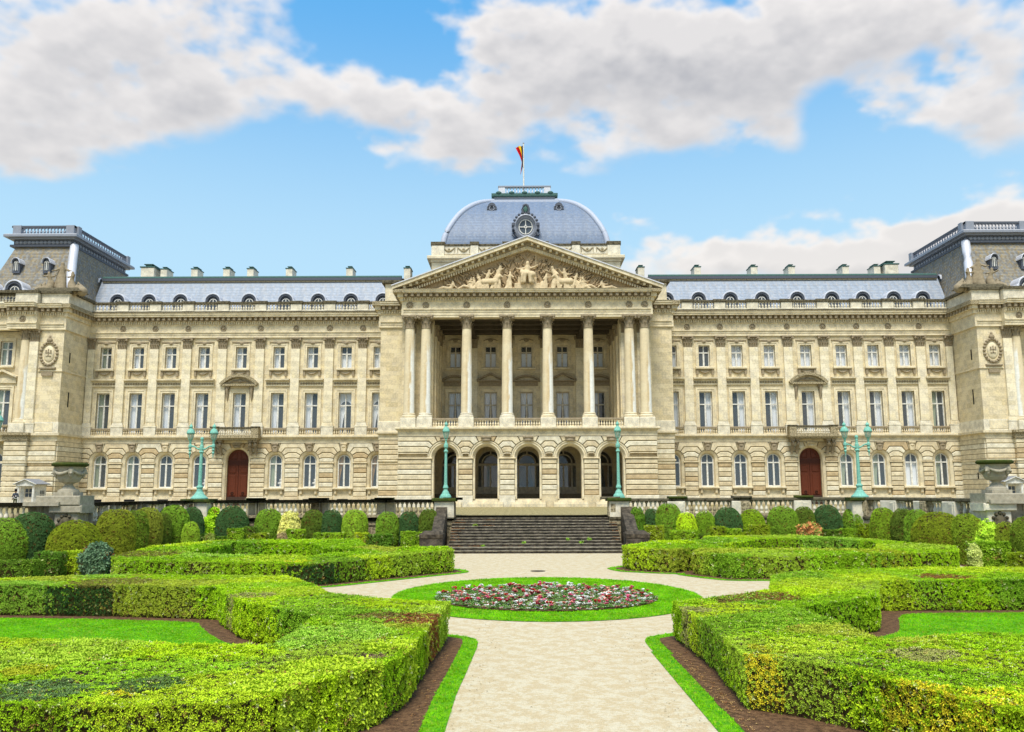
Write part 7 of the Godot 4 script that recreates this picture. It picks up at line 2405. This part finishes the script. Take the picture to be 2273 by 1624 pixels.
func litter() -> void:
	var r := RandomNumberGenerator.new()
	r.seed = 77
	var xs := []
	var cs := PackedColorArray()
	for i in 420:
		var s := 1.0 if i % 5 else -1.0
		var z := r.randf_range(-21.0, -12.0)
		xs.append(Transform3D(Basis.from_euler(Vector3(r.randf_range(-0.3, 0.3), r.randf() * TAU, r.randf_range(-0.3, 0.3))).scaled(Vector3.ONE * r.randf_range(0.012, 0.03)), Vector3(s * (2.62 + absf(r.randfn(0.0, 0.18))), 0.03, z)))
		cs.append(Color(0.55, 0.38, 0.16).lerp(Color(0.30, 0.14, 0.06), r.randf()))
	for i in 260:
		var s := -1.0 if i % 2 else 1.0
		xs.append(Transform3D(Basis.from_euler(Vector3(0, r.randf() * TAU, 0)).scaled(Vector3.ONE * r.randf_range(0.008, 0.02)), Vector3(s * (2.1 - absf(r.randfn(0.0, 0.5))), 0.012, r.randf_range(-26.0, -12.0))))
		cs.append(Color(0.42, 0.34, 0.22).lerp(Color(0.22, 0.18, 0.12), r.randf()))
	var lv := scatter("leaf_litter", M.sprig, M.leaf, self, xs, cs)
	tag(lv, "dry leaf litter scattered over the bare soil strips", "leaves")

func flower_bed(bed: PackedVector2Array) -> void:
	structure("flower_bed_soil", MB.new().flat(bed, 0.05).done(), M.soil)
	# one cyclamen: a rosette of leaves and a few upswept petals
	var r := RandomNumberGenerator.new()
	r.seed = 12
	var kinds := {"white": Color(0.85, 0.84, 0.80), "scarlet": Color(0.62, 0.02, 0.02), "pink": Color(0.78, 0.16, 0.28), "salmon": Color(0.80, 0.34, 0.26), "crimson": Color(0.36, 0.01, 0.03)}
	var meshes := {}
	for k in kinds:
		var out := []
		for v in 3:
			var mb := MB.new()
			mb.coloured = true
			for i in 8:
				var a := r.randf() * TAU
				var d := Vector3(cos(a), 0, sin(a)); var s := Vector3(-d.z, 0, d.x) * 0.05
				var m := d * 0.09 + Vector3(0, 0.07, 0)
				var g := r.randf_range(0.7, 1.2)
				mb.col = Color(0.10 * g, 0.20 * g, 0.05 * g)
				mb.tri(Vector3(0, 0.03, 0), m + s, d * 0.17 + Vector3(0, 0.05, 0)); mb.tri(Vector3(0, 0.03, 0), d * 0.17 + Vector3(0, 0.05, 0), m - s)
			for f in 3 + v:
				var at := Vector3(r.randf_range(-0.08, 0.08), r.randf_range(0.13, 0.2), r.randf_range(-0.08, 0.08))
				mb.col = Color(0.14, 0.2, 0.06)
				mb.tri(Vector3(at.x * 0.3, 0.03, at.z * 0.3), at, Vector3(at.x * 0.3 + 0.012, 0.03, at.z * 0.3))
				for i in 6:
					var a := TAU * i / 6.0 + r.randf()
					var d := Vector3(cos(a), 0, sin(a)); var s := Vector3(-d.z, 0, d.x) * 0.03
					var c: Color = kinds[k]
					var g := r.randf_range(0.8, 1.15)
					mb.col = Color(c.r * g, c.g * g, c.b * g)
					var tip := at + d * 0.055 + Vector3(0, 0.06, 0)
					mb.quad(at - s * 0.4, at + s * 0.4, tip + s, tip - s)
			out.append(mb.done())
		meshes[k] = out
	var order := ["white", "white", "white", "white", "pink", "scarlet", "salmon", "pink", "crimson", "salmon"]
	var n := 0
	var tries := 0
	while n < 300 and tries < 4000:
		tries += 1
		var t := TAU * r.randf(); var rad := sqrt(r.randf()) * 0.97
		var x := cos(t) * 3.95 * rad; var z := -31.5 + sin(t) * 3.6 * rad
		var k: String = order[r.randi() % order.size()]
		var o := part("cyclamen", meshes[k][r.randi() % 3], M.petal, self, Vector3(x, 0.05, z), r.randf() * TAU)
		o.scale = Vector3.ONE * r.randf_range(0.65, 0.95)
		tag(o, "small %s cyclamen in the round flower bed" % k, "flower", "%s cyclamens in the round flower bed" % k)
		n += 1
	var xs := []
	var cs := PackedColorArray()
	for i in 5200:
		var t := TAU * r.randf(); var rad := sqrt(r.randf())
		xs.append(Transform3D(Basis(Vector3.UP, r.randf() * TAU).scaled(Vector3.ONE * r.randf_range(0.045, 0.08)), Vector3(cos(t) * 3.95 * rad, 0.05 + r.randf() * 0.06, -31.5 + sin(t) * 3.6 * rad)))
		var c := Color(0.17, 0.31, 0.08) * r.randf_range(0.7, 1.3)
		var p := r.randf()
		if p < 0.12:
			c = Color(0.80, 0.79, 0.75)
		elif p < 0.20:
			c = Color(0.72, 0.25, 0.30)
		elif p < 0.225:
			c = Color(0.5, 0.03, 0.03)
		cs.append(c)
	var g := scatter("bedding_plants", M.sprig, M.leaf, self, xs, cs)
	tag(g, "low leafy bedding plants and small blooms filling the round bed", "bedding plants")
	g.set_meta("kind", "stuff")

# x, top y, half width (pixels), depth, tone, blunt, label
func shrubs() -> void:
	var G := Color(0.16, 0.27, 0.025); var D := Color(0.055, 0.115, 0.035); var O := Color(0.17, 0.21, 0.015); var L := Color(0.24, 0.36, 0.03); var Y := Color(0.38, 0.50, 0.02); var K := Color(0.10, 0.15, 0.02)
	var list := [
		[12, 1150, 62, -43.0, G, 0.6, "big green dome yew at the edge of the picture behind a low hedge"],
		[74, 1136.6, 50, -43.8, D, 0.6, "tall dark green holly dome before the balustrade near the soldier"],
		[170, 1154.6, 55, -43.6, O, 0.2, "broad olive yew mound below the mossy urn"],
		[226, 1168, 20, -46.5, D, 0.3, "small dark shrub between an olive mound and a tall bullet yew"],
		[261, 1129.7, 40, -46.0, Color(0.19, 0.22, 0.02), 1.6, "tall blunt olive yew flecked with brown, first of four in a row"],
		[302, 1132, 28, -48.5, Color(0.13, 0.20, 0.02), 1.4, "narrow olive yew second in the row of four"],
		[329, 1126, 32, -50.5, Color(0.21, 0.24, 0.03), 1.4, "rounded brown flecked yew third in the row of four"],
		[362, 1137, 20, -52.0, K, 1.0, "slim dark yew last in the row of four"],
		[387, 1121, 35, -53.5, G, 0.8, "green yew dome under the twin lamp post"],
		[425, 1158, 18, -52.5, L, 1.0, "small light green dome before a dark holly"],
		[428, 1125, 26, -55.0, D, 0.6, "dark holly dome behind a small light dome"],
		[455, 1125, 16, -57.0, O, 0.6, "half hidden olive dome behind bright laurel"],
		[517, 1122.5, 37, -56.6, D, 0.2, "wide dark holly ball before the balustrade"],
		[598, 1129, 29.5, -56.8, G, 1.2, "fresh green egg shaped yew beside a variegated bush"],
		[696, 1131, 25, -56.9, K, 1.0, "dark olive egg shaped yew between variegated bush and grey holly"],
		[737, 1131, 25, -57.0, D, 0.8, "grey green holly egg between dark and light yews"],
		[789, 1131, 28, -56.9, L, 1.2, "light green egg shaped yew between two wall openings"],
		[861, 1136, 25, -56.6, G, 1.3, "green yew egg, third from the stair wall"],
		[908, 1134, 22, -56.8, D, 1.2, "dark holly egg, second from the stair wall"],
		[952, 1129, 22, -56.9, K, 1.2, "olive yew egg touching the sloped stair wall"],
		[1413, 1124, 17, -57.0, Color(0.11, 0.21, 0.02), 1.2, "slim green yew egg close to the stair wall"],
		[1446, 1128, 18, -57.2, D, 0.8, "dark holly behind the largest green yew"],
		[1483, 1117, 29, -56.7, G, 1.2, "tallest green yew near the stairs"],
		[1522, 1137, 22.5, -56.0, Y, 1.2, "bright yellow green egg shaped shrub"],
		[1563, 1134, 22, -56.8, Color(0.17, 0.28, 0.02), 1.2, "mid green yew egg next to the yellow one"],
		[1614, 1125, 34, -56.9, D, 0.2, "wide grey green holly ball"],
		[1667, 1130, 30, -56.8, Color(0.19, 0.29, 0.015), 0.3, "low olive green dome beside a holly ball"],
		[1736, 1123, 33, -56.6, G, 1.2, "big green egg shaped yew before the lamp side wall"],
		[1783, 1124, 26, -57.0, K, 0.6, "dark olive dome behind the orange hydrangea"],
		[1834, 1120, 32, -56.8, D, 0.5, "dark holly dome beside the orange hydrangea"],
		[1893, 1128, 25, -56.5, G, 1.2, "green yew egg under the twin lantern post"],
		[1932, 1132, 15, -56.9, D, 0.6, "small dark holly behind bright laurel leaves"],
		[1958, 1126, 28, -52.5, Color(0.18, 0.27, 0.02), 0.9, "green dome first in the row towards the urn"],
		[2002, 1128, 26, -51.5, K, 0.8, "dark olive dome second in the row towards the urn"],
		[2034, 1130.5, 28, -49.5, G, 0.9, "bright edged green dome third in the row towards the urn"],
		[2080, 1136, 57, -46.5, O, 0.15, "very broad olive yew mound before the balustrade"],
		[2143, 1140, 35, -45.2, Color(0.18, 0.25, 0.02), 0.8, "rounded yew beside the urn pier"],
		[2233, 1158, 28, -43.8, Color(0.18, 0.23, 0.02), 0.6, "yew dome behind a long box hedge near the urn"],
		[2285, 1145, 40, -42.0, Color(0.14, 0.20, 0.02), 1.2, "tall yew cut by the picture's edge near the urn"],
	]
	var i := 0
	for q in list:
		var p := at_depth(q[0], q[1], q[3])
		var e := at_depth(q[0] + q[2], q[1], q[3])
		topiary(q[6], Vector3(p.x, 0.02, q[3]), p.y, e.x - p.x, q[4], 300 + i, q[5])
		i += 1
	var loose := [
		[470, 1128, 23, -56.6, Color(0.30, 0.46, 0.02), "bright loose laurel bush beside the wide holly ball", 0.13],
		[645, 1137.6, 22, -56.6, Color(0.52, 0.50, 0.16), "cream variegated rounded bush between two yews", 0.09],
		[1885, 1128, 18, -57.0, Color(0.20, 0.32, 0.04), "pale loose shrub behind the green yew egg", 0.1],
		[1916, 1127, 15, -57.2, Color(0.34, 0.50, 0.03), "bright laurel tuft behind the lamp side yew", 0.13],
		[2187, 1158, 30, -44.6, Color(0.36, 0.50, 0.04), "bright broad leaved laurel before the urn pier", 0.1],
		[216, 1208, 27, -40.5, Color(0.10, 0.165, 0.09), "ragged blue green bush at the end of the path", 0.13],
		[1797, 1162, 26, -55.2, Color(0.44, 0.21, 0.08), "orange faded hydrangea bush among the clipped shrubs", 0.13],
		[466, 1184, 10, -54.0, Color(0.20, 0.25, 0.05), "little brownish bush among low box hedges", 0.08],
		[628, 1184, 12, -53.5, Color(0.26, 0.20, 0.10), "small straw coloured plant between box blocks", 0.07],
		[2160, 1206, 11, -41.6, Color(0.42, 0.46, 0.14), "small pale tuft beside the long box hedge", 0.08],
	]
	for q in loose:
		var p := at_depth(q[0], q[1], q[3])
		var e := at_depth(q[0] + q[2], q[1], q[3])
		topiary(q[5], Vector3(p.x, 0.02, q[3]), p.y, e.x - p.x, q[4], 400 + i, 0.3, "bush", "", 0.75, "bush", q[6])
		i += 1
	# low box blocks: left, right, top y, bottom y, tone
	var blocks := [
		[-30, 72, 1247, 1278, 0, "low dark box hedge at the foot of the big green dome"], [75, 131, 1227, 1268, 1, "dark leafy box block before the olive mound"], [131, 184, 1226, 1263, 4, "box block with a bright yellow end"], [225, 259, 1206, 1232, 3, "light box block behind the ragged bush"],
		[300, 384, 1203, 1222, 0, "long low dark hedge in front of the row of four"], [364, 401, 1196, 1212, 4, "yellow tipped low block under the lamp side yew"], [403, 436, 1191, 1208, 4, "yellow topped box block next to another"], [446, 472, 1186, 1204, 1, "small dark box block before laurel"], [477, 501, 1192, 1205, 1, "very small dark box block before the holly ball"],
		[505, 541, 1174, 1199, 3, "square light box block before the holly ball"], [541, 569, 1169, 1190, 0, "dark low hedge behind a light block"], [546, 589, 1185, 1199, 2, "low flat box block before the fresh green egg"], [636, 673, 1176, 1199, 3, "bright cube of box before the variegated bush"], [696, 761, 1184, 1200, 3, "long bright low hedge before the grey holly"], [788, 817, 1184, 1208, 4, "yellow green cube beside a dark hedge"], [812, 868, 1187.6, 1211, 1, "dark rectangular hedge block beside a yellow cube"], [891, 921, 1181, 1214, 3, "bright leafy box cube beside the stair block"], [925, 938, 1181, 1214, 3, "narrow box cube touching the stair block"],
		[1433, 1473, 1167, 1208, 2, "tall square box block beside the stair block"], [1494, 1549, 1179, 1206, 3, "box block under the yellow green egg"], [1549, 1577, 1186, 1200, 0, "dark little hedge beside the yellow egg's block"], [1581, 1612, 1170, 1197, 2, "square box block before the holly ball"], [1613, 1645, 1175, 1192, 3, "bright low block beside a square one"], [1645, 1672, 1182, 1194, 2, "tiny low hedge between two blocks"], [1669, 1708, 1166, 1194, 2, "larger square box block before the olive dome"],
		[1828, 1868, 1177, 1192, 0, "low dark hedge beside the hydrangea"], [1871, 1902, 1175, 1192, 3, "bright low block under the green yew egg"], [1908, 1946, 1163.7, 1197, 2, "tall yellow green box block, first of three"], [1944, 1984, 1169, 1199, 2, "yellow green box block, second of three"], [1963, 2010, 1175.5, 1202, 3, "bright leafy block, third of three"], [2008, 2026, 1182, 1203, 3, "small pale block before the broad olive mound"], [2076, 2155, 1199, 1236, 0, "dark low hedge with a shaded end before the broad mound"], [2165, 2256, 1205, 1250, 3, "long leafy box hedge before the bright laurel"], [2253, 2300, 1229, 1256, 2, "box block cut by the picture's edge"],
	]
	var tones := [[Color(0.14, 0.25, 0.025), Color(0.18, 0.3, 0.03)], [Color(0.11, 0.23, 0.03), Color(0.15, 0.3, 0.03)], [Color(0.3, 0.42, 0.02), Color(0.36, 0.46, 0.03)], [Color(0.36, 0.56, 0.03), Color(0.3, 0.5, 0.03)], [Color(0.62, 0.68, 0.03), Color(0.45, 0.6, 0.03)]]
	for q in blocks:
		var a := at_height(q[0], q[3], 0.3); var b := at_height(q[1], q[3], 0.3)
		var z: float = (a.z + b.z) * 0.5
		z = maxf(z, -54.4)
		a = at_depth(q[0], q[2], z); b = at_depth(q[1], q[2], z)
		var dz := clampf((b.x - a.x) * 0.7, 0.4, 0.9)
		hedge("box_hedge", q[5], "low box blocks before the clipped shrubs", PackedVector2Array([Vector2(a.x, z), Vector2(b.x, z), Vector2(b.x, z - dz), Vector2(a.x, z - dz)]), PackedVector2Array(), (a.y + b.y) * 0.5, 0.06, 170.0, 500 + i, [], tones[q[4]], 0.8)
		i += 1

# ------------------------------------------------------------------ sentry boxes and soldier
func sentry_box(at: Vector3, label: String) -> void:
	var o := thing("sentry_box", label, "sentry box", "white sentry boxes before the palace", at)
	var w := 0.95; var d := 2.3; var h := 2.25
	part("wall", MB.new().box(-w, 0, -d, w, h, -0.75).box(-w, 0, -0.75, w, 0.1, 0).done(), M.white, o)
	for s in [-1.0, 1.0]:
		part("column", MB.new().box(s * (w - 0.16) - 0.17, 0, -0.32, s * (w - 0.16) + 0.17, 0.12, 0.02).lathe([Vector2(0.15, 0.12), Vector2(0.13, h - 0.15), Vector2(0.17, h - 0.05), Vector2(0.17, h)], 14, Vector3(s * (w - 0.16), 0, -0.15)).done(), M.white, o)
		var win := group_part("side_window", o, Vector3(s * (w + 0.01), 1.35, -1.5))
		part("pane", MB.new().box(-0.02, -0.45, -0.45, 0.02, 0.45, 0.45).done(), M.dusk_glass, win)
		var f := MB.new()
		for k in [-0.45, -0.15, 0.15, 0.45]:
			f.box(-0.03, -0.47, k - 0.025, 0.03, 0.47, k + 0.025)
		for k in [-0.45, 0.0, 0.45]:
			f.box(-0.032, k - 0.025, -0.47, 0.032, k + 0.025, 0.47)
		part("frame", f.done(), M.white, win)
	part("beam", MB.new().box(-w - 0.05, h, -d - 0.05, w + 0.05, h + 0.18, 0.08).done(), M.white, o)
	part("pediment", MB.new().prism(PackedVector2Array([Vector2(-w - 0.12, h + 0.18), Vector2(w + 0.12, h + 0.18), Vector2(0, h + 0.66)]), -d, 0.06).done(), M.white, o)
	for s in [-1.0, 1.0]:
		var r := MB.new()
		var p := PackedVector2Array([Vector2(s * (w + 0.32), h + 0.14), Vector2(0, h + 0.68), Vector2(0, h + 0.76), Vector2(s * (w + 0.34), h + 0.21)])
		if Geometry2D.is_polygon_clockwise(p):
			p.reverse()
		r.prism(p, -d - 0.2, 0.25)
		part("roof_slope", r.done(), M.lead, o)
		part("fascia", MB.new().ribbon(PackedVector2Array([Vector2(s * (w + 0.32), h + 0.16), Vector2(0, h + 0.7)]), 0.07, 0.25, 0.28).done(), M.white, o)
	var door := group_part("door", o, Vector3(0, 0.1, -0.74))
	part("leaf", MB.new().box(-0.5, 0, -0.02, 0.5, 2.0, 0.03).done(), M.cream_paint, door)
	part("pane", MB.new().box(-0.36, 1.0, 0.02, 0.36, 1.85, 0.045).done(), M.dusk_glass, door)
	part("glazing_bar", MB.new().box(-0.03, 1.0, 0.03, 0.03, 1.85, 0.06).box(-0.36, 1.4, 0.03, 0.36, 1.46, 0.06).done(), M.cream_paint, door)

func soldier(at: Vector3) -> void:
	var o := thing("person", "soldier in dark tunic with white belt and tall plumed hat holding a rifle", "person", "", at, 0.25)
	var body := []
	for s in [-1.0, 1.0]:
		body.append([Vector3(s * 0.1, 0.92, 0), Vector3(s * 0.11, 0.5, 0.02), 0.10, 0.07])
		body.append([Vector3(s * 0.11, 0.5, 0.02), Vector3(s * 0.12, 0.09, -0.02), 0.07, 0.05])
		body.append([Vector3(s * 0.12, 0.05, -0.04), Vector3(s * 0.14, 0.04, 0.16), 0.05, 0.045])
	body.append([Vector3(0, 0.95, 0), Vector3(0, 1.32, 0), 0.15, 0.18])
	body.append([Vector3(-0.14, 1.42, 0), Vector3(0.14, 1.42, 0), 0.09, 0.09])
	body.append([Vector3(0, 1.42, 0), Vector3(0, 1.55, 0.01), 0.06, 0.055])
	body.append([Vector3(0, 1.6, 0.015), Vector3(0, 1.7, 0.01), 0.08, 0.1])
	body.append([Vector3(0, 1.64, 0.1), Vector3(0, 1.62, 0.125), 0.018, 0.02])
	body.append([Vector3(-0.21, 1.42, 0), Vector3(-0.27, 1.15, 0.04), 0.06, 0.05])
	body.append([Vector3(-0.27, 1.15, 0.04), Vector3(-0.1, 1.08, 0.25), 0.05, 0.035])
	body.append([Vector3(0.21, 1.42, 0), Vector3(0.28, 1.16, 0.02), 0.06, 0.05])
	body.append([Vector3(0.28, 1.16, 0.02), Vector3(0.12, 1.2, 0.25), 0.05, 0.035])
	for h in [Vector3(-0.08, 1.08, 0.27), Vector3(0.1, 1.2, 0.27)]:
		body.append([h, h + Vector3(0, -0.02, 0.03), 0.035, 0.032])
		for f in 4:
			body.append([h + Vector3(0.02, 0.025 - 0.018 * f, 0.03), h + Vector3(0.055, 0.02 - 0.018 * f, 0.055), 0.011, 0.009])
		body.append([h + Vector3(-0.01, 0.03, 0.02), h + Vector3(0.02, 0.055, 0.05), 0.011, 0.009])
	var mesh := figure(body, 0.02, 0.04)
	# cloth and skin by where they sit on the body
	var mdt := MeshDataTool.new()
	mdt.create_from_surface(mesh, 0)
	for i in mdt.get_vertex_count():
		var v := mdt.get_vertex(i)
		var c := Color(0.035, 0.045, 0.07)
		if v.y > 1.52:
			c = Color(0.50, 0.30, 0.22)
		elif v.y < 0.12:
			c = Color(0.02, 0.02, 0.02)
		elif v.y < 0.93:
			c = Color(0.09, 0.10, 0.05)
		elif v.y < 0.98:
			c = Color(0.75, 0.75, 0.72)
		elif v.z > 0.235 and absf(v.x) < 0.2:
			c = Color(0.8, 0.8, 0.78)
		mdt.set_vertex_color(i, c)
	mesh.clear_surfaces()
	mdt.commit_to_surface(mesh)
	part("body", mesh, M.petal, o)
	part("hat", MB.new().lathe([Vector2(0.12, 1.7), Vector2(0.13, 1.75), Vector2(0.125, 1.92), Vector2(0.1, 1.97), Vector2(0, 1.98)], 14, Vector3(0, 0, 0.0)).box(-0.1, 1.69, 0.08, 0.1, 1.705, 0.2).done(), M.black, o)
	part("plume", MB.new().tube([Vector3(0.03, 1.93, 0.1), Vector3(0.03, 2.12, 0.1), Vector3(0.03, 2.2, 0.09)], [0.03, 0.045, 0.02], 6).done(), M.white, o)
	var rf := thing("rifle", "rifle held upright across the soldier's chest", "rifle", "", at, 0.25)
	part("barrel", MB.new().tube([Vector3(-0.15, 0.95, 0.30), Vector3(0.22, 1.75, 0.26)], [0.018, 0.012], 6).done(), M.iron, rf)
	part("stock", MB.new().tube([Vector3(-0.22, 0.8, 0.30), Vector3(0.02, 1.32, 0.29)], [0.045, 0.025], 6).done(), M.door_dark, rf)


func _ready() -> void:
	rng.seed = 7
	set_camera_and_light()
	make_materials()
	ground()
	build_palace()
	for s in [-1.0, 1.0]:
		terrace_balustrade(s)
	stairs_first()
	garden_beds()
	litter()
	shrubs()
	var p := at_depth(58, 1100, -91.0)
	sentry_box(Vector3(p.x, DECK + 0.01, -90.8), "white pedimented sentry box with a soldier standing beside it")
	p = at_depth(2252, 1100, -91.0)
	sentry_box(Vector3(p.x, DECK + 0.01, -90.8), "white pedimented sentry box half hidden behind a stone urn")
	p = at_depth(35, 1100, -90.0)
	soldier(Vector3(p.x, DECK + 0.01, -90.0))

func stairs_first() -> void:
	M.sprig = sprig_mesh(5, 7, 0.27)
	stairs()
